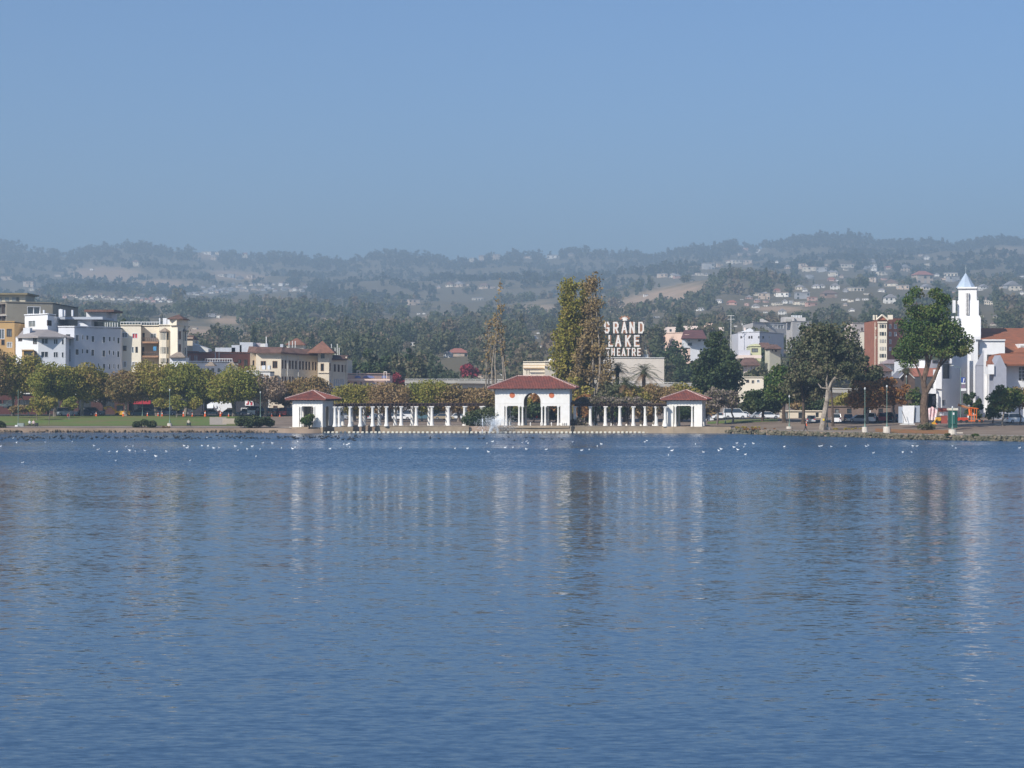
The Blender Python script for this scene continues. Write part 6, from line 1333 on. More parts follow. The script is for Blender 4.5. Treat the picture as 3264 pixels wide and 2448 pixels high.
wp = thing('utility_pole', 'tall wooden utility pole with cross arms on the hillside right of the cypress', 'utility pole', (X(2330, 820), 820, 0)); z0 = Z(1088, 820)
MB().tube((0,0,z0-3), (0,0,Z(1005,820)), .17, .12, 6).build('pole', palew, wp); MB().box(-1.4,1.4,-.1,.1,Z(1007,820),Z(1005.5,820)).build('cross_arm', palew, wp); MB().box(-1.4,1.4,-.1,.1,Z(1018,820),Z(1016.5,820)).build('cross_arm', palew, wp)
for px, D, top, lab in ((629, 520, 1092, 'tall white floodlight post above the brick building'),):
    t = thing('floodlight_post', lab, 'post', (X(px, D), D, 2)); MB().tube((0,0,0), (0,0,Z(top,D)-2), .12, .1, 6).build('post', mat('post_dark_grey', (.2,.2,.22), .7, 0), t); MB().blob((0,0,Z(top,D)-2), (.35,.35,.45)).build('lamp_head', lampg, t)
t = thing('lawn_post', 'thin leaning wooden post on the lawn between the young trees', 'post', (X(156, 400), 400, .95)); MB().tube((0,0,0), (.1,0,2.3), .07, .06, 6).build('stake', bark_grey, t)
cone_m = mat('cone_orange', (.75,.13,.03), .6, 0)
for px, D, s, lab in [(237, 450, 1, 'traffic cone beside the orange barrel at left'), (301, 450, .8, 'slim cone left of the larger leaning cone'), (307, 449, 1.2, 'large traffic cone below the pale leaning trunk'), (393, 448, 1.3, 'traffic cone with white band beside the digger'), (470, 449, 1, 'white topped cone in front of the dark wagon'), (504, 449, 1, 'cone left of the bright orange barrel'), (517, 448, 1.1, 'squat orange barrel cone left of the lamp post'), (585, 446, 1.4, 'traffic cone at the foot of the pale trunk'), (613, 446, 1, 'slim white and orange cone right of the pale trunk'), (654, 446, 1.5, 'largest traffic cone left of the paved slope'), (703, 446, 1.4, 'cone below the round orange sign'), (729, 446, 1, 'cone in front of the blue grey sedan'), (892, 446, 1, 'cone behind the big bush near the pavilion'), (866, 446, 1, 'cone beside the black car near the forked tree'), (2570, 381, 1, 'small red cone left of the leaning pale trunk'), (2984, 372, 1.1, 'cone between white tarpaulin and orange lift')]:
    t = thing('traffic_cone', lab, 'traffic cone', (X(px, D), D, ground(X(px, D), D)), 0, 'orange traffic cones'); h = .8*s
    mb = MB().box(-.22*s,.22*s,-.22*s,.22*s,0,.05); mb.lathe((0,0,.05), [(.17*s,0),(.05*s,h)], 8); mb.build('cone', cone_m, t); MB().lathe((0,0,.05), [(.115*s,h*.55),(.085*s,h*.8)], 8).build('band', frame_w, t)
t = wthing('road_sign', 'round orange work sign on a post before the white shop', 'road sign', (X(703, 449), 449, 2)); MB().tube((X(703,449),449,2), (X(703,449),449,Z(1318,449)), .05, .05, 5).build('post', frame_w, t); MB().tube((X(703,449),448.9,Z(1317,449)), (X(703,449),449.0,Z(1317,449)), .42, .42, 8).build('plate', cone_m, t)
t = wthing('warning_board', 'white triangular warning board right of the pale trunk', 'road sign', (X(612, 450), 450, 2)); MB().add([(X(607,450),450,Z(1313,450)),(X(617,450),450,Z(1313,450)),(X(612,450),450,Z(1301,450)),(X(607,450),450.06,Z(1313,450)),(X(617,450),450.06,Z(1313,450)),(X(612,450),450.06,Z(1301,450))], [(0,1,2),(5,4,3),(0,3,4,1),(1,4,5,2),(2,5,3,0)]).build('plate', frame_w, t); MB().tube((X(612,450),450.1,2), (X(612,450),450.1,Z(1312,450)), .06, .06, 5).build('post', cone_m, t)
# yellow digger
yel = mat('machine_yellow', (.70,.38,.03), .5, .1, 2)
t = wthing('digger', 'yellow digger parked between the plane trunks at left', 'digger', (X(380, 452), 452, 2)); D = 452
wbox(t, 'cab', mat('cab_dark', (.05,.06,.07), .3, 0), 372, 390, 1292, 1312, D, 1.3); wbox(t, 'body', yel, 366, 414, 1310, 1322, D-.1, 1.8); wbox(t, 'canopy', yel, 370, 392, 1289, 1292.5, D-.1, 1.6)
MB().tube((X(372,D),D,Z(1312,D)), (X(352,D),D,Z(1296,D)), .2, .16, 6).build('boom', yel, t); MB().tube((X(352,D),D,Z(1296,D)), (X(336,D),D,Z(1297,D)), .16, .12, 6).build('arm', yel, t); MB().cbox((X(336,D),D,Z(1301,D)), (.7,.7,.5)).build('bucket', yel, t)
for a in (374, 404): MB().tube((X(a,D),D-.4,Z(1322,D)), (X(a,D),D+.1,Z(1322,D)), .42, .42, 12).build('wheel', tyre, t); MB().tube((X(a,D),D+1.5,Z(1322,D)), (X(a,D),D+1.9,Z(1322,D)), .42, .42, 12).build('wheel', tyre, t)
t = wthing('crane_arm', 'pale angled hoist arm above the lawn trees at left', 'hoist', (X(80, 455), 455, 2)); MB().tube((X(93,455),455,2), (X(68,455),455,Z(1260,455)), .12, .12, 6).build('arm', mat('hoist_grey', (.5,.48,.45), .7, 0), t); MB().cbox((X(62,455),455,Z(1262,455)), (.9,.7,1.0)).build('head', mat('hoist_yellow', (.5,.36,.15), .7, .1), t)
t = wthing('white_arch_frame', 'white truck with an arched frame at the far left behind the trees', 'truck', (X(15, 452), 452, 2)); wbox(t, 'bed', frame_w, -30, 38, 1287, 1295, 452, 2); wbox(t, 'cab', mat('cab_dark', (.05,.06,.07)), -30, 0, 1275, 1287, 452.2, 1.6)
mb = MB(); ptsA = [(22,1292),(24,1280),(30,1275),(36,1276),(39,1284),(38,1294)]
for (a,b),(c,d) in zip(ptsA[:-1], ptsA[1:]): mb.tube((X(a,452),451.8,Z(b,452)), (X(c,452),451.8,Z(d,452)), .12, .12, 5)
mb.tube((X(44,452),451.8,Z(1286,452)), (X(50,452),451.8,Z(1272,452)), .1, .1, 5); mb.build('arch', frame_w, t)
for a in (-20, 30): MB().tube((X(a,452),451.7,Z(1300,452)), (X(a,452),452.2,Z(1300,452)), .45, .45, 12).build('wheel', tyre, t)
# right hand work site
tarp = mat('tarp_white', (.80,.80,.80), .7, .06, 2)
t = wthing('white_screen', 'white sheet screen on a low base left of the forked tree', 'screen', (X(2896, 361), 361, 1.9)); D = 361
MB().add([(X(2878,D),D,Z(1293,D)),(X(2915,D),D,Z(1293,D)),(X(2912,D),D,Z(1350,D)),(X(2881,D),D,Z(1350,D)),(X(2878,D),D+.1,Z(1293,D)),(X(2915,D),D+.1,Z(1293,D)),(X(2912,D),D+.1,Z(1350,D)),(X(2881,D),D+.1,Z(1350,D))], [(3,2,1,0),(4,5,6,7),(0,1,5,4),(1,2,6,5),(3,0,4,7)]).build('sheet', tarp, t)
wbox(t, 'side_panel', mat('panel_grey_blue', (.36,.40,.46), .8, .05), 2864, 2878, 1296, 1348, D+.3, .1); wbox(t, 'base', palew, 2871, 2916, 1351, 1354, D-.3, .9); wbox(t, 'side_panel', mat('panel_grey_blue', (.36,.40,.46)), 2916, 2932, 1293, 1346, D+.5, .1)
for a in (2879, 2914): MB().tube((X(a,D),D+.2,Z(1352,D)), (X(a,D),D+.2,Z(1292,D)), .05, .05, 5).build('pole', frame_w, t)
mb = MB().tube((X(2872,D-.6),D-1.3,Z(1308,D)), (X(2886,D),D-.9,Z(1345,D)), .06, .05, 5); mb.build('brace', frame_d, t)
t = wthing('tarpaulin', 'white tarpaulin with red lettering stains between trunk and yellow machine', 'tarpaulin', (X(2970, 366), 366, 1.9)); D = 366; V = []; Fs = []
for j in range(9):
    for i in range(11):
        a = 2957+i*2.9+(j*.3); b = 1296+(7*abs(i-5)/5 if i < 5 else 10*(i-5)/5)*(1-j/8)+j*5.4; V.append((X(a,D), D+.25*math.sin(i*1.7+j*.5), Z(b,D)))
Fs = [(j*11+i, j*11+i+1, (j+1)*11+i+1, (j+1)*11+i) for j in range(8) for i in range(10)]
o = MB().add(V, Fs).build('cloth', mat('tarp_pink', (.80,.74,.74), .7, .25, .9, col2=(.72,.40,.42)), t, smooth=True)
t = wthing('compact_digger', 'small yellow digger beside the green cabin', 'digger', (X(2994, 362), 362, 1.9)); D = 362
wbox(t, 'body', yel, 2985, 3003, 1330, 1342, D, 1.0); MB().tube((X(2986,D),D,Z(1334,D)), (X(2976,D),D-.3,Z(1345,D)), .14, .1, 6).build('boom', yel, t); MB().cbox((X(2975,D),D-.3,Z(1349,D)), (.6,.5,.35)).build('bucket', yel, t)
for a in (2988, 3000): MB().tube((X(a,D),D-.1,Z(1345,D)), (X(a,D),D+.25,Z(1345,D)), .3, .3, 10).build('wheel', tyre, t)
gm = mat('cabin_green', (.018,.085,.068), .5, .08)
t = wthing('portable_toilet', 'dark green portable cabin with a pale roof behind the round lamp base', 'portable toilet', (X(3040, 350), 350, 1.7)); D = 350
MB().prism([(X(3026,D),D),(X(3052,D),D+.1),(X(3054,D),D+1.3),(X(3027,D),D+1.3)], 1.55, Z(1308, D)).build('cabin', gm, t); wbox(t, 'roof', mat('cabin_roof', (.62,.58,.48), .7, 0), 3024, 3054, 1301, 1308, D-.1, 1.5); wbox(t, 'door', mat('cabin_door', (.025,.11,.09), .5, 0), 3031, 3045, 1312, 1352, D-.06, .04); wbox(t, 'notice', frame_w, 3037, 3042, 1315, 1322, D-.10, .03)
om = mat('machine_orange', (.78,.16,.02), .5, .1, 2)
t = wthing('boom_lift', 'orange boom lift folded beside the green cabin', 'boom lift', (X(3090, 358), 358, 1.8)); D = 358
MB().tube((X(3054,D),D,Z(1290,D)), (X(3090,D),D,Z(1302,D)), .24, .2, 6).build('boom', mat('boom_rust', (.45,.2,.08), .6, .1), t); MB().tube((X(3084,D),D+.3,Z(1299,D)), (X(3120,D),D+.3,Z(1303,D)), .13, .1, 6).build('boom', om, t)
MB().tube((X(3090,D),D,Z(1303,D)), (X(3092,D),D,Z(1324,D)), .22, .22, 6).build('mast', om, t); wbox(t, 'basket_floor', om, 3086, 3114, 1322, 1325, D-.3, 1)
mb = MB()
for a in (3096, 3105, 3112): mb.tube((X(a,D),D-.2,Z(1345,D)), (X(a,D),D-.2,Z(1303,D)), .06, .06, 5)
mb.build('lattice', om, t); wbox(t, 'chassis', mat('machine_red', (.55,.07,.03), .5, .1), 3055, 3086, 1331, 1341, D-.2, 1.4); wbox(t, 'outrigger', om, 3086, 3136, 1340, 1343, D-.3, .6)
for a in (3062, 3080, 3112, 3128): MB().tube((X(a,D),D-.5,Z(1343,D)), (X(a,D),D-.2,Z(1343,D)), .28, .28, 10).build('wheel', tyre, t)
t = wthing('generator', 'dark red generator between the yellow digger and green cabin', 'generator', (X(3012, 360), 360, 1.9)); wbox(t, 'housing', mat('machine_dark_red', (.32,.08,.06), .6, .15), 2995, 3022, 1301, 1312, 360, 1.4); wbox(t, 'body', mat('machine_dark_red', (.32,.08,.06)), 3004, 3020, 1325, 1350, 359.6, 1.2); wbox(t, 'panel', frame_w, 2996, 3008, 1311, 1324, 360.3, .3)
for a, b, lab in ((3180, 368, 'lone white kerb block on the dirt right of the lift'), (3058, 338, 'small pale block right of the round lamp base')):
    t = thing('kerb_block', lab, 'block', (X(a, b), b, ground(X(a, b), b)), 0); MB().box(-.55,.55,-.15,.15,0,.18).build('block', conc_w, t)
t = thing('paved_wall', 'pale tan retaining wall segment at the end of the lawn', 'wall', (X(735, 402), 402, .8)); MB().box(-1.6, 1.6, 0, .3, -.1, 1.5).build('panel', concp, t)
shop('cream garden building and walls behind the cars left of the leaning trunk', 2490, 2622, 425, 1311, creamd, [(0, 2500, 2512, 1312, 1335, 'p'), (0, 2545, 2560, 1312, 1338, 'n'), (0, 2600, 2610, 1312, 1330, 'n')], 1.5)
shop('white shed behind the right pavilion corner', 2248, 2275, 430, 1303, whiteb, [(0, 2253, 2259, 1312, 1324, 'd')], 1.2)
shop('low brown walled building behind the parked cars at right', 2640, 2860, 432, 1296, mat('wall_brown', (.22,.16,.13), .9, .15, .5), [(0, 2660, 2675, 1302, 1318, 'p'), (0, 2700, 2715, 1302, 1318, 'n'), (0, 2760, 2775, 1302, 1318, 'c'), (0, 2800, 2815, 1302, 1318, 'n')], 1.5)
# terrace details
posts = [(1595,1352),(1624,1349),(1657,1350),(1691,1350),(1724,1351),(1758,1349),(1792,1352),(1797,1352),(1803,1352)]
for i, (a, b) in enumerate(posts):
    t = thing('bollard', '%s white ball topped bollard from the left on the main pavilion terrace' % ORDN[i], 'bollard', (X(a, 379.6), 379.6, 1.2), 0, 'white bollards on the terrace edge')
    MB().lathe((0,0,0), [(.14,0),(.1,.1),(.08,.42),(.12,.5),(.14,.62),(.08,.74)], 8).build('post', white, t)
t = thing('concrete_bench', 'pale bench slab at the water edge before the left pavilion', 'bench', (X(936, 381), 381, .55)); MB().box(-.8, .8, -.25, .25, .42, .54).build('seat', conc_w, t); MB().box(.35,.55,-.2,.2,-.3,.42).build('leg', conc_w, t); MB().box(-.05,.1,-.2,.2,-.3,.42).build('leg', conc_w, t)
# fountain jets: arcs of droplets from two nozzles
fm_ = mat('water_spray', (.80,.85,.90), .3, 0, spec=.6); VV = []; n = 6500; T_ = []
for i in range(n):
    s = random.random(); which = random.random() < .62
    ox = X(1560 if which else 1588, 378.2); vx = random.gauss(2.6 if which else -2.2, 1.3); vz = random.gauss(6.6, .7); tt = random.uniform(0, 1.35)
    x = ox+vx*tt+random.gauss(0, .1+.12*tt); z = .1+vz*tt-4.9*tt*tt+random.gauss(0, .08); y = 377.2+random.gauss(0, .25+.2*tt)
    if z > 0: VV.append((x, y, z))
V, Q = cards(np.array(VV), .06); o = fast('fountain_spray', V, Q, fm_, None)
setp(o, 'fine white fountain spray left of the main pavilion steps', None, None, 'stuff')
t = thing('fountain_nozzle', 'white fountain pipe standing in the water left of the spray', 'fountain', (X(1538, 377.5), 377.5, 0)); MB().lathe((0,0,-.3), [(.09,0),(.07,.9),(.12,1.0),(.05,1.05)], 8).build('pipe', frame_w, t)
MB().lathe((0,0,1.2), [(.03,0),(.06,.9),(.14,1.4),(.2,1.5)], 6).build('jet', fm_, t)

# ------------------------------------------------------------------ people
skinm = mat('skin', (.48,.30,.22), .6, 0); hair = mat('hair_dark', (.04,.03,.025), .8, 0)
def person(label, px, D, pose, top, leg, yaw=0, dz=0, z=None):
    """one continuous skinned body; clothing colours follow the body's zones"""
    J = {'stand': dict(hip=(0,0,.92), kn=[(.11,0,.5),(-.11,.02,.5)], ft=[(.13,.0,.06),(-.13,0,.06)], toe=[(.13,-.17,.04),(-.13,-.17,.04)], ch=(0,0,1.36), nk=(0,0,1.5), hd=(0,-.02,1.66), el=[(.27,.03,1.12),(-.27,.03,1.12)], hn=[(.26,-.08,.86),(-.26,-.06,.86)]),
         'walk': dict(hip=(0,0,.9), kn=[(.1,-.2,.52),(-.1,.05,.48)], ft=[(.11,-.32,.08),(-.11,.34,.12)], toe=[(.11,-.5,.08),(-.11,.2,.03)], ch=(0,-.04,1.35), nk=(0,-.05,1.49), hd=(0,-.08,1.65), el=[(.26,.12,1.12),(-.26,-.06,1.12)], hn=[(.25,.12,.88),(-.25,-.28,.95)]),
         'sit': dict(hip=(0,0,.46), kn=[(.12,-.44,.5),(-.12,-.44,.48)], ft=[(.12,-.46,.07),(-.12,-.42,.07)], toe=[(.12,-.63,.04),(-.12,-.6,.04)], ch=(0,.02,.92), nk=(0,0,1.06), hd=(0,-.04,1.22), el=[(.27,-.04,.7),(-.27,-.04,.7)], hn=[(.18,-.3,.58),(-.16,-.3,.58)])}[pose]
    x = X(px, D); z0 = ground(x, D) if z is None else z
    t = thing('person', label, 'person', (x, D, z0+dz), math.radians(yaw))
    V = [J['hip'], tuple((Vector(J['hip'])*.5+Vector(J['ch'])*.5)), J['ch'], J['nk']]; E = [(0,1),(1,2),(2,3)]; Rr = [.15,.14,.17,.06]
    V.append(J['hd']); E.append((3,4)); Rr.append(.1); V.append((J['hd'][0], J['hd'][1], J['hd'][2]+.11)); E.append((4,5)); Rr.append(.085)
    for s in (0, 1):
        sg = 1 if s == 0 else -1; b = len(V)
        V += [(.1*sg, J['hip'][1], J['hip'][2]-.05), J['kn'][s], J['ft'][s], J['toe'][s]]; E += [(0,b),(b,b+1),(b+1,b+2),(b+2,b+3)]; Rr += [.1,.065,.045,.035]
        b = len(V); V += [(.19*sg, J['ch'][1], J['ch'][2]+.03), J['el'][s], J['hn'][s]]; E += [(2,b),(b,b+1),(b+1,b+2)]; Rr += [.065,.045,.03]
    me = bpy.data.meshes.new('body'); me.from_pydata(V, E, []); o = bpy.data.objects.new('tmp', me); COL.objects.link(o)
    md = o.modifiers.new('s', 'SKIN'); sv = me.skin_vertices[0].data
    for i, r in enumerate(Rr): sv[i].radius = (r, r*.8 if i < 3 else r)
    sv[0].use_root = True; o.modifiers.new('d', 'SUBSURF').levels = 1
    dg = bpy.context.evaluated_depsgraph_get(); m2 = bpy.data.meshes.new_from_object(o.evaluated_get(dg)); bpy.data.objects.remove(o)
    m2.name = 'body'; m2.materials.clear()
    for m_ in (top, leg, skinm, hair): m2.materials.append(m_)
    hz_, cz_, nz = J['hip'][2], J['ch'][2], J['nk'][2]
    for f_ in m2.polygons:
        c = f_.center; hnd = min((c-Vector(h)).length for h in J['hn']); k = 0
        if c.z > nz+.01: k = 3 if (c.z > J['hd'][2]+.08 or c.y > J['hd'][1]+.03) else 2
        elif hnd < .1: k = 2
        elif (c.z < hz_+.02 and abs(c.x) < .2) or (pose == 'sit' and c.y < -.1 and c.z < .6 and hnd > .12): k = 1
        f_.material_index = k; f_.use_smooth = True
    b = bpy.data.objects.new('body', m2); COL.objects.link(b); b.parent = t
tw_ = mat('cloth_white', (.7,.7,.7), .8, 0); tb_ = mat('cloth_blue', (.06,.09,.2), .8, 0); tk_ = mat('cloth_black', (.03,.03,.035), .8, 0); tr_ = mat('cloth_red', (.4,.05,.05), .8, 0); tg_ = mat('cloth_grey', (.2,.2,.2), .8, 0)
person('person in white seated on the bench near the left post', 95, 393, 'sit', tw_, tk_, 20); person('person in pale pink shirt seated beside a pushchair at left', 107, 392.5, 'sit', mat('cloth_pale_pink', (.65,.5,.48), .8, 0), tk_, 10)
t = thing('park_bench', 'low dark bench carrying the seated pair at left', 'bench', (X(101, 393.2), 393.2, .75)); MB().box(-.9,.9,-.25,.25,.36,.44).build('seat', wood_dark, t)
for s in (-.7,.7): MB().box(s-.05,s+.05,-.2,.2,0,.36).build('leg', wood_dark, t)
t = thing('pushchair', 'dark pushchair standing right of the seated pair', 'pushchair', (X(117, 392), 392, .8)); MB().cbox((0,0,.55), (.5,.6,.5)).build('seat', tk_, t); MB().tube((.2,0,.7),(.45,0,1.05),.03,.03,5).build('handle', frame_d, t)
for s in (-.2,.25): MB().tube((s,-.25,.15),(s,-.2,.15),.15,.15,10).build('wheel', tyre, t)
person('person with pale hair sitting in a dark chair on the path', 601, 392, 'sit', mat('cloth_beige', (.5,.45,.36), .8, 0), tk_, 0, .12)
t = thing('folding_chair', 'dark green chair carrying the seated person on the path', 'chair', (X(601, 392.3), 392.3, .8)); MB().box(-.4,.4,-.25,.25,.4,.46).build('seat', mat('chair_green', (.03,.07,.06), .7, 0), t); MB().box(-.4,.4,.25,.3,.46,.9).build('backrest', mat('chair_green', (.03,.07,.06)), t)
for s in (-.38,.38):
    for q_ in (-.22,.22): MB().box(s-.03,s+.03,q_-.03,q_+.03,0,.4).build('leg', frame_d, t)
person('person in red lying back on the lawn near the small bushy tree', 217, 425, 'sit', tr_, tg_, 40); person('walker in black near the bend of the right path', 2567, 358, 'walk', tk_, tk_, 70)
person('person in blue walking behind the right colonnade', 1964, 389, 'walk', tb_, tk_, 80, z=1.25); person('person in red walking behind the right colonnade', 1957, 390, 'walk', tr_, tb_, 75, z=1.25)
person('person in white standing between columns of the left colonnade', 1330, 400, 'stand', tw_, tk_, 30); person('person in dark red standing inside the arch', 1674, 389, 'stand', mat('cloth_brown', (.16,.07,.05), .8, 0), tk_, 0, z=1.3)
person('dark dressed person on the pavement before the cream doorway', 862, 447, 'walk', tk_, tk_, 90); person('person in white seen behind the shop cars', 700, 468, 'stand', tw_, tk_, 0)

# ------------------------------------------------------------------ birds
wf = mat('feather_white', (.85,.85,.84), .7, 0); gf = mat('feather_grey', (.38,.39,.41), .7, 0); bk_ = mat('beak', (.5,.3,.05), .6, 0); cf = mat('feather_black', (.02,.022,.025), .7, 0)
def bird_meshes(bm_, wm_, s):
    b = MB().blob((0,0,.05), (.22*s,.095*s,.10*s), 10, 6); b.tube((.13*s,0,.08*s), (.2*s,0,.2*s), .055*s, .045*s, 8); b.blob((.22*s,0,.22*s), (.062*s,.05*s,.052*s), 8, 5); b.tube((-.16*s,0,.07*s), (-.30*s,0,.12*s), .06*s, .015*s, 6)
    w = MB().blob((-.06*s,.05*s,.09*s), (.19*s,.055*s,.06*s), 8, 5); w.blob((-.06*s,-.05*s,.09*s), (.19*s,.055*s,.06*s), 8, 5)
    k = MB().tube((.27*s,0,.215*s), (.34*s,0,.20*s), .018*s, .004*s, 5); out = []
    for nme, mb_, mt in (('body', b, bm_), ('wing', w, wm_), ('beak', k, bk_)):
        me = mb_.mesh(nme); me.materials.append(mt); me.polygons.foreach_set('use_smooth', [True]*len(me.polygons)); out.append((nme, me))
    return out
gull_m = bird_meshes(wf, wf, .78); coot_m = bird_meshes(cf, cf, 1.0)
def bird(nm, lab, group, px, py, meshes, D=None):
    D = D or CH*F/(py-HY); t = thing(nm, lab, nm, (X(px, D), D, 0), random.uniform(0, 6.28), group); s_ = random.uniform(.85, 1.1); t.scale = (s_,)*3
    for a, me in meshes: o = bpy.data.objects.new(a, me); COL.objects.link(o); o.parent = t
GP = [(42,1398),(53,1411),(145,1410),(230,1409),(2,1423),(300,1421),(313,1434),(348,1441),(373,1440),(402,1424),(424,1423),(414,1436),(432,1440),(462,1437),(531,1439),(587,1421),(600,1423),(597,1428),(644,1421),(663,1422),(682,1429),(699,1428),(751,1423),(660,1395),(759,1436),(769,1412),(752,1423),(788,1432),(804,1423),(829,1433),(838,1413),(869,1413),(897,1429),(933,1431),(941,1427),(949,1408),(816,1456),(1052,1431),(1096,1417),(1106,1418),(1112,1415),(1115,1426),(72,1476),(369,1470),(606,1469),(497,1455),(1276,1430),(1450,1430),(1490,1430),(1552,1414),(1570,1408),(1557,1441),(1610,1427),(1635,1427),(1665,1411),(1678,1408),(1683,1413),(1678,1432),(1741,1433),(1825,1410),(1917,1416),(1904,1423),(1878,1434),(1854,1436),(2062,1405),(2055,1409),(2132,1427),(2142,1437),(2131,1451),(2217,1416),(2243,1442),(2291,1437),(2299,1432),(2340,1426),(2349,1413),(2352,1434),(2371,1426),(2376,1416),(2402,1414),(2376,1449),(2500,1424),(2612,1423),(2618,1422),(2650,1424),(2695,1423),(2761,1423),(2768,1420),(2784,1445),(2877,1443),(2878,1442),(2906,1442),(2910,1422),(2923,1423),(3036,1422),(3047,1429),(3250,1429)]
for px, py in GP: bird('gull', 'white gull floating on the open lake', 'white gulls floating on the lake', px, py+.5, gull_m)
for i in range(235):
    px = random.uniform(0, 1160) if i < 215 else random.uniform(1160, 1800); py = random.gauss(1396, 3.6) if i < 215 else random.gauss(1399, 3)
    bird('coot', 'small black coot in the long raft of birds near the left shore', 'dark coots floating near the left shore', px, max(1388, min(1405, py)), coot_m)

# ------------------------------------------------------------------ hillside houses
HCOL = {'cream': mat('house_cream', (.72,.64,.52), .9, .15, 2), 'white': mat('house_white', (.80,.77,.72), .9, .15, 2), 'tan': mat('house_tan', (.54,.43,.34), .9, .15, 2), 'pink': mat('house_pink', (.56,.36,.30), .9, .15, 2), 'grey': mat('house_grey', (.40,.40,.41), .9, .15, 2), 'brown': mat('house_brown', (.30,.20,.15), .9, 0)}
RCOL = {'red': mat('house_roof_red', (.32,.13,.10), .9, 0), 'grey': mat('house_roof_grey', (.26,.25,.26), .9, 0), 'brown': mat('house_roof_brown', (.19,.13,.11), .9, 0)}
HM = {}
def house_meshes(wc, rc, shape, k):
    key = (wc, rc, shape, k)
    if key in HM: return HM[key]
    rs = random.Random(hash(key) % 9999 if False else sum(map(ord, wc+rc+shape))+k*17); h = rs.uniform(.6, .95); out = []; d = .7
    w = MB().box(-.5,.5,0,d,-.35,h)
    if rs.random() < .6: w.box(-.5+rs.random()*.4, .1, -.12, .02, -.35, h*.75)
    out.append(('wall', w, HCOL[wc]))
    r = MB()
    if shape == 'flat': r.box(-.53,.53,-.03,d+.03,h,h+.05)
    elif shape == 'hip': r.add([(-.56,-.06,h),(.56,-.06,h),(.56,d+.06,h),(-.56,d+.06,h),(-.2,d/2,h+.24),(.2,d/2,h+.24)], [(0,1,5,4),(1,2,5),(2,3,4,5),(3,0,4),(3,2,1,0)])
    else: r.add([(-.56,-.06,h),(.56,-.06,h),(.56,d+.06,h),(-.56,d+.06,h),(0,-.06,h+.32),(0,d+.06,h+.32)], [(0,1,4),(1,2,5,4),(2,3,5),(3,0,4,5),(3,2,1,0)])
    out.append(('roof', r, RCOL[rc]))
    n = rs.choice((2,3,3,4)); fl_ = 2 if h > .5 else 1
    for f_ in range(fl_):
        for i in range(n):
            x = -.38+.76*i/(n-1); out.append(('window', MB().box(x-.07,x+.07,-.135 if False else -.012,.0,h-.2-f_*.27,h-.06-f_*.27), glass if rs.random() < .7 else curtain))
    res = []
    for nme, mb_, mt in out: me = mb_.mesh(nme); me.materials.append(mt); res.append((nme, me))
    HM[key] = res; return res
HS = []
def hh(px, py, w, wc='cream', rc='grey', shape='flat'): HS.append((px, py, w if w > 40 else w*1.2, wc, rc, shape))
rh = random.Random(5)
for i in range(34): px = 200+345*(i+.5)/34; hh(px+rh.uniform(-3,3), 946+(px-200)*.045+rh.uniform(-7,6), rh.uniform(9,15), rh.choice(('cream','cream','white','tan','pink')), rh.choice(('brown','grey','red')), rh.choice(('flat','gable','hip')))
for i in range(52): px = 600+375*(i+.5)/52; hh(px+rh.uniform(-4,4), 932-14*math.sin((px-600)/375*2.2)+rh.choice((-10,-2,4,8))+rh.uniform(-2,2), rh.uniform(9,16), rh.choice(('cream','white','grey','tan','grey')), rh.choice(('brown','grey','grey')), rh.choice(('flat','gable','hip')))
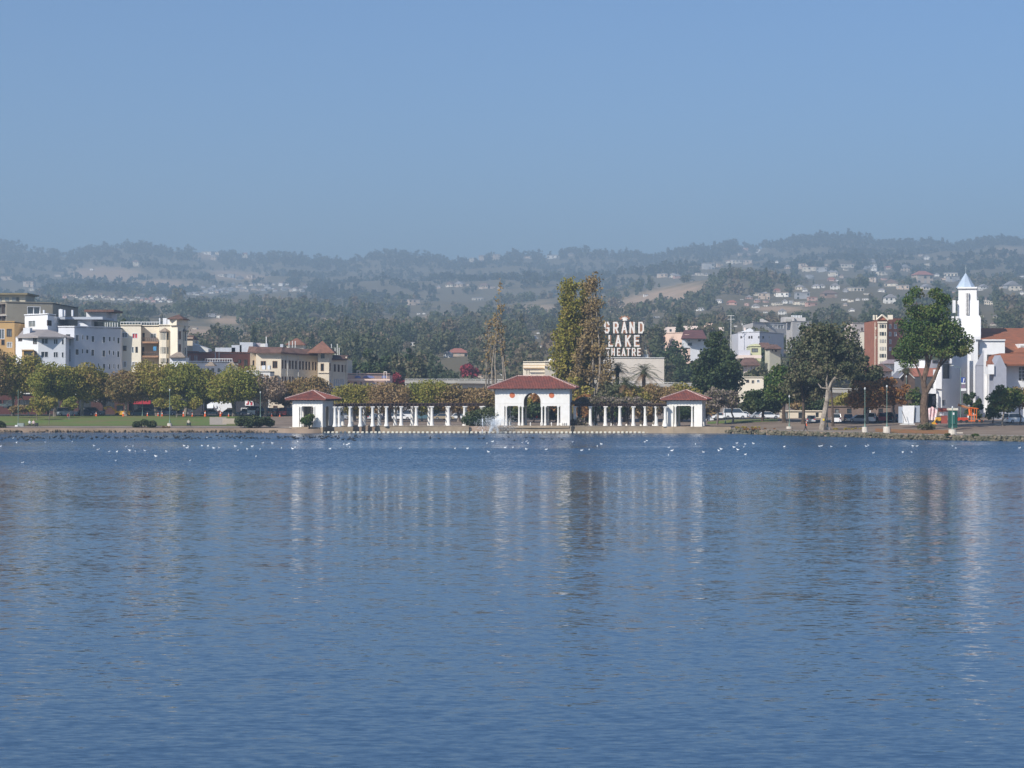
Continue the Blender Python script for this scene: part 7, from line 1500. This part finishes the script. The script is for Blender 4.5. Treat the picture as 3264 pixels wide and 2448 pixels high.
for q in [(20,892,30,'tan','brown','flat'),(90,914,28,'tan','brown','flat'),(100,926,14,'cream','grey','flat'),(184,882,20,'tan','grey','flat'),(292,861,9,'white','grey','flat'),(432,847,20,'cream','brown','gable'),(658,809,28,'white','grey','flat'),(690,810,14,'cream','grey','flat'),(680,828,20,'tan','grey','gable'),(780,815,14,'cream','red','hip'),(704,880,20,'cream','grey','flat'),(735,884,18,'grey','grey','flat'),(765,890,20,'grey','grey','gable'),(795,888,18,'tan','brown','flat'),
 (1398,918,12,'tan','grey','gable'),(1432,914,22,'cream','brown','gable'),(1462,913,24,'tan','grey','gable'),(1470,908,14,'cream','grey','flat'),(1492,909,12,'tan','grey','flat'),(1540,920,26,'tan','brown','hip'),(1572,920,13,'tan','grey','flat'),(1594,920,14,'tan','grey','gable'),(1322,972,30,'tan','grey','flat'),(1523,957,30,'cream','grey','flat'),(1334,1001,9,'white','grey','flat'),(1351,1000,9,'white','grey','flat'),(1502,828,14,'cream','grey','flat'),(1535,822,16,'tan','red','flat'),(1580,818,22,'tan','grey','flat'),(1682,822,22,'tan','brown','flat'),(1762,822,34,'white','grey','flat'),(1820,815,12,'tan','grey','gable'),
 (2110,883,30,'tan','grey','flat'),(2145,884,18,'cream','grey','gable'),(2160,887,18,'pink','grey','hip'),(2213,880,16,'cream','grey','flat'),(2232,878,20,'cream','brown','flat'),(2252,880,12,'cream','grey','gable'),(2257,858,34,'grey','grey','flat'),(2296,849,16,'tan','grey','flat'),(2325,836,20,'cream','red','flat'),(2350,840,24,'cream','grey','flat'),(2383,843,24,'tan','grey','flat'),(2377,795,14,'pink','grey','flat'),(2417,803,16,'white','grey','flat'),(2362,813,12,'tan','grey','flat'),(2386,813,12,'pink','grey','hip'),
 (2290,966,18,'white','grey','hip'),(2332,971,26,'pink','red','hip'),(2380,974,13,'pink','brown','flat'),(2388,951,18,'pink','grey','gable'),(2366,955,8,'white','grey','flat'),(2413,942,14,'cream','grey','flat'),(2437,942,14,'cream','grey','hip'),(2436,952,30,'tan','grey','flat'),(2415,963,15,'pink','grey','hip'),(2443,964,14,'pink','grey','flat'),(2411,980,18,'white','grey','gable'),(2440,976,13,'white','grey','flat'),(2442,996,10,'white','grey','flat'),
 (2476,836,8,'white','grey','gable'),(2510,855,16,'tan','grey','gable'),(2560,856,26,'tan','brown','flat'),(2580,864,34,'cream','brown','flat'),(2619,867,28,'grey','grey','flat'),(2634,845,8,'tan','red','flat'),(2583,886,18,'grey','grey','flat'),(2655,882,26,'cream','grey','hip'),(2650,896,22,'pink','red','hip'),(2667,896,10,'white','grey','gable'),(2682,884,12,'tan','brown','gable'),(2702,853,34,'cream','brown','flat'),(2699,862,14,'cream','grey','flat'),(2760,857,16,'grey','grey','flat'),(2782,853,20,'white','grey','flat'),(2785,862,16,'white','grey','flat'),(2782,834,14,'grey','grey','gable'),
 (2600,918,22,'white','grey','hip'),(2622,918,14,'white','grey','gable'),(2662,923,24,'white','grey','gable'),(2548,922,22,'cream','grey','gable'),(2566,928,16,'white','grey','gable'),(2732,926,38,'cream','grey','flat'),(2762,938,14,'cream','grey','flat'),(2695,930,14,'grey','grey','gable'),(2781,897,20,'tan','brown','flat'),(2479,930,18,'pink','red','hip'),(2493,945,34,'white','brown','flat'),(2478,942,14,'cream','grey','flat'),(2560,951,36,'grey','grey','flat'),(2592,958,24,'pink','pink' if False else 'red','flat'),(2590,975,26,'pink','red','flat'),
 (2648,948,38,'brown','brown','hip'),(2693,957,18,'white','grey','flat'),(2711,962,16,'cream','brown','flat'),(2734,957,12,'white','grey','gable'),(2759,955,16,'white','grey','flat'),(2467,972,14,'cream','grey','flat'),(2484,972,18,'cream','grey','flat'),(2502,968,16,'white','grey','gable'),(2522,966,14,'grey','grey','flat'),(2540,970,22,'cream','brown','flat'),(2562,970,20,'cream','grey','flat'),(2495,1002,20,'white','grey','gable'),(2715,992,16,'white','grey','gable'),(2694,974,12,'tan','grey','gable'),
 (2954,826,15,'white','grey','gable'),(2934,817,12,'tan','grey','flat'),(2955,847,14,'cream','grey','flat'),(2983,826,8,'tan','grey','flat'),(3023,826,8,'tan','grey','gable'),(2831,857,20,'tan','red','hip'),(2886,864,24,'tan','grey','gable'),(2815,878,26,'cream','grey','flat'),(2819,892,14,'pink','grey','flat'),(2986,879,14,'white','grey','gable'),(2949,901,56,'tan','red','hip'),(2940,884,6,'tan','grey','gable'),(3030,886,44,'cream','grey','flat'),(3043,898,30,'grey','grey','flat'),(3012,892,24,'tan','brown','flat'),(2841,911,42,'cream','brown','gable'),(2877,921,34,'tan','grey','flat'),(2809,929,18,'white','grey','hip'),(2957,923,26,'cream','grey','gable'),(3044,932,10,'pink','grey','hip'),(2841,966,32,'white','grey','gable'),
 (3126,925,14,'white','grey','flat'),(3138,921,22,'white','grey','gable'),(3189,919,14,'tan','grey','flat'),(3230,918,36,'grey','grey','gable'),(3240,926,30,'cream','grey','flat'),(3257,938,12,'white','grey','gable'),(3146,960,20,'cream','brown','hip'),(3151,970,22,'cream','grey','flat'),(3114,953,10,'cream','grey','hip'),(3260,882,10,'white','grey','flat'),(3128,1008,12,'cream','grey','flat'),(3172,1014,12,'cream','grey','gable'),(3168,1036,14,'cream','brown','gable'),(3212,1075,14,'cream','grey','flat'),
 (1462,1135,60,'tan','red','hip'),(1425,1138,20,'white','grey','gable'),(1735,1108,22,'cream','grey','flat'),(1708,1078,14,'white','grey','gable'),(1715,1062,8,'white','grey','flat'),(1600,1132,20,'tan','brown','gable'),(1608,1196,24,'white','grey','gable'),(1525,1206,26,'tan','red','gable'),(1320,1100,16,'white','grey','flat'),(695,1012,10,'white','grey','flat'),(678,1010,20,'grey','grey','flat'),(700,1008,9,'cream','grey','flat'),(620,1048,12,'cream','grey','flat'),(770,1065,10,'white','grey','flat'),(2094,1012,16,'white','grey','flat'),(2060,945,12,'white','grey','flat'),(2370,1035,10,'white','grey','flat'),(2345,1040,9,'white','grey','flat'),(2235,990,18,'white','grey','flat')]: hh(*q)
def region(px, py):
    if px < 560 and py > 930: return 'left terrace row'
    if 560 <= px < 1000 and 900 < py < 960: return 'left townhouse cluster'
    if py < 850 and px < 1300: return 'left ridge top'
    if px < 1250: return 'lower left slope'
    if py < 835 and px < 2200: return 'central skyline'
    if px < 2000: return 'centre valley' if py > 960 else 'central slope row'
    if px < 2360: return 'beside the tan hill'
    if py < 870: return 'upper right slope'
    if px > 3100: return 'right of belfry'
    if px > 2795: return 'left of belfry'
    return 'middle right slope' if py < 938 else 'lower right slope'
cnt = {}; recs = []
for q in HS:
    px, py, w, wc, rc, shape = q
    size = 'small' if w < 18 else ('medium' if w < 31 else 'large')
    key = f"{size} {wc} {'flat topped' if shape == 'flat' else 'gabled' if shape == 'gable' else 'hipped'} house with {rc} roof, {region(px, py)}"
    recs.append((key, q)); cnt.setdefault(key, []).append(px)
ORD = ['leftmost'] + [w+' from left' for w in 'second third fourth fifth sixth seventh eighth ninth tenth eleventh twelfth thirteenth fourteenth fifteenth sixteenth'.split()]
HPOS = []
for key, (px, py, w, wc, rc, shape) in recs:
    D = find_D(px, py+2); x = X(px, D); z = Z(py+w*.34, D); sc = w/F*D; L_ = sorted(cnt[key]); lab = key if len(L_) == 1 else key+', '+ORD[min(15, L_.index(px))]
    grp = 'townhouses in rows on the left hills' if px < 1000 and w < 20 else 'houses scattered over the hills'
    t = thing('hillside_house', lab, 'house', (x, D, z-sc*.1), math.radians(rh.uniform(-28, 22)), grp); t.scale = (sc, sc, sc)
    for nme, me in house_meshes(wc, rc, shape, rh.randrange(3)):
        if w < 14 and nme == 'window' and rh.random() < .5: continue
        o = bpy.data.objects.new(nme, me); COL.objects.link(o); o.parent = t
    HPOS.append((px, py-w*.6, py+w*.35, w, D))
HPOS += [(2210, 1030, 1120, 190, 850), (2425, 1015, 1130, 150, 820), (2555, 1005, 1062, 70, 880), (2742, 1025, 1085, 55, 820), (2835, 1003, 1165, 100, 600), (1990, 1020, 1220, 150, 600), (2400, 1090, 1145, 75, 635), (2395, 1135, 1180, 60, 600), (1730, 1140, 1200, 140, 590), (3085, 860, 1050, 80, 440)]

# ------------------------------------------------------------------ woods on the hills
def wood(name, label, n, D0, D1, pxr, rng, hrange, leafn, size, kind, px0=-880, px1=4180, pyc=None, seed=1, clump=.5):
    rs = np.random.RandomState(seed); px = rs.uniform(*pxr, n); D = np.exp(rs.uniform(math.log(D0), math.log(D1), n)); z = hill_z(px, D); py = HY-(z-CH)/D*F
    op = open_mask(px, py); x = (px-CX)/F*D
    nz = np.array([fbm(a/160, b/160, 2) for a, b in zip(x, D)])
    keep = (rs.uniform(0, 1, n) > op*1.05) & (nz > -clump)
    h = rs.uniform(*hrange, n)*(1+.25*nz); pt = py-h/D*F
    for hx, ht_, hb, hw, hD in HPOS: keep &= ~((np.abs(px-hx) < hw*.5+h*.22/D*F) & (D < hD+5) & (pt < hb-3) & (py > ht_-4))
    px, D, z, x, h, nz = [a[keep] for a in (px, D, z, x, h, nz)]; m = len(px); w = h*rs.uniform(.55, 1.15, m)
    con = rs.uniform(0, 1, m) < .05; w[con] *= .45; h[con] *= 1.25
    i = np.repeat(np.arange(m), leafn); d = rs.normal(size=(len(i), 3)); d /= np.linalg.norm(d, axis=1)[:, None]; r = rs.uniform(0, 1, len(i))**.35
    hh_ = d[:, 2]*r; wf_ = np.where(con[i], np.clip(.55-.5*hh_, .1, 1), 1.0)
    C = np.stack([x[i]+d[:, 0]*r*w[i]*.5*wf_, D[i]+d[:, 1]*r*w[i]*.5*wf_, z[i]+h[i]*(.52+.46*hh_)], 1)
    V, Q = cards(C, size*h[i]/np.mean(hrange), rs=rs); tint = np.clip(rs.uniform(0, 1, m)[i]*.75+rs.normal(.1, .08, len(i)), 0, 1)
    o = fast(name, V, Q, kind, None, tint); setp(o, label, None, None, 'stuff'); return m
wdm = leafmat('leaf_woodland', [(.06,.085,.045),(.09,.11,.055),(.125,.14,.07),(.155,.15,.085),(.21,.17,.11),(.28,.20,.15)], .4)
wdf = leafmat('leaf_far_woodland', [(.02,.034,.02),(.032,.048,.026),(.048,.06,.034),(.06,.062,.04),(.10,.08,.055)], .35)
wn = 0
wn += wood('woodland', 'mixed trees and gardens on the near slopes behind the town', 2300, 640, 1500, (-300, 3600), None, (5, 14), 230, .95, wdm, seed=3, clump=.35)
wn += wood('woodland', 'wooded ridges in the middle distance', 6000, 1500, 3200, (-400, 3700), None, (6, 16), 70, 2.0, wdm, seed=4, clump=.0)
wn += wood('woodland', 'far hazy forest covering the high hills', 11500, 3200, 5600, (-500, 3900), None, (6, 17), 18, 4.0, wdf, seed=5, clump=-.02)
wn += wood('woodland', 'fringe of tall trees along the skyline ridge', 6500, 5600, 6900, (-500, 3900), None, (9, 26), 20, 5.0, wdf, seed=6, clump=.08)
print('woods', wn, 'objects', len(bpy.data.objects))
for o in bpy.data.objects:
    if '_w' in o: del o['_w']
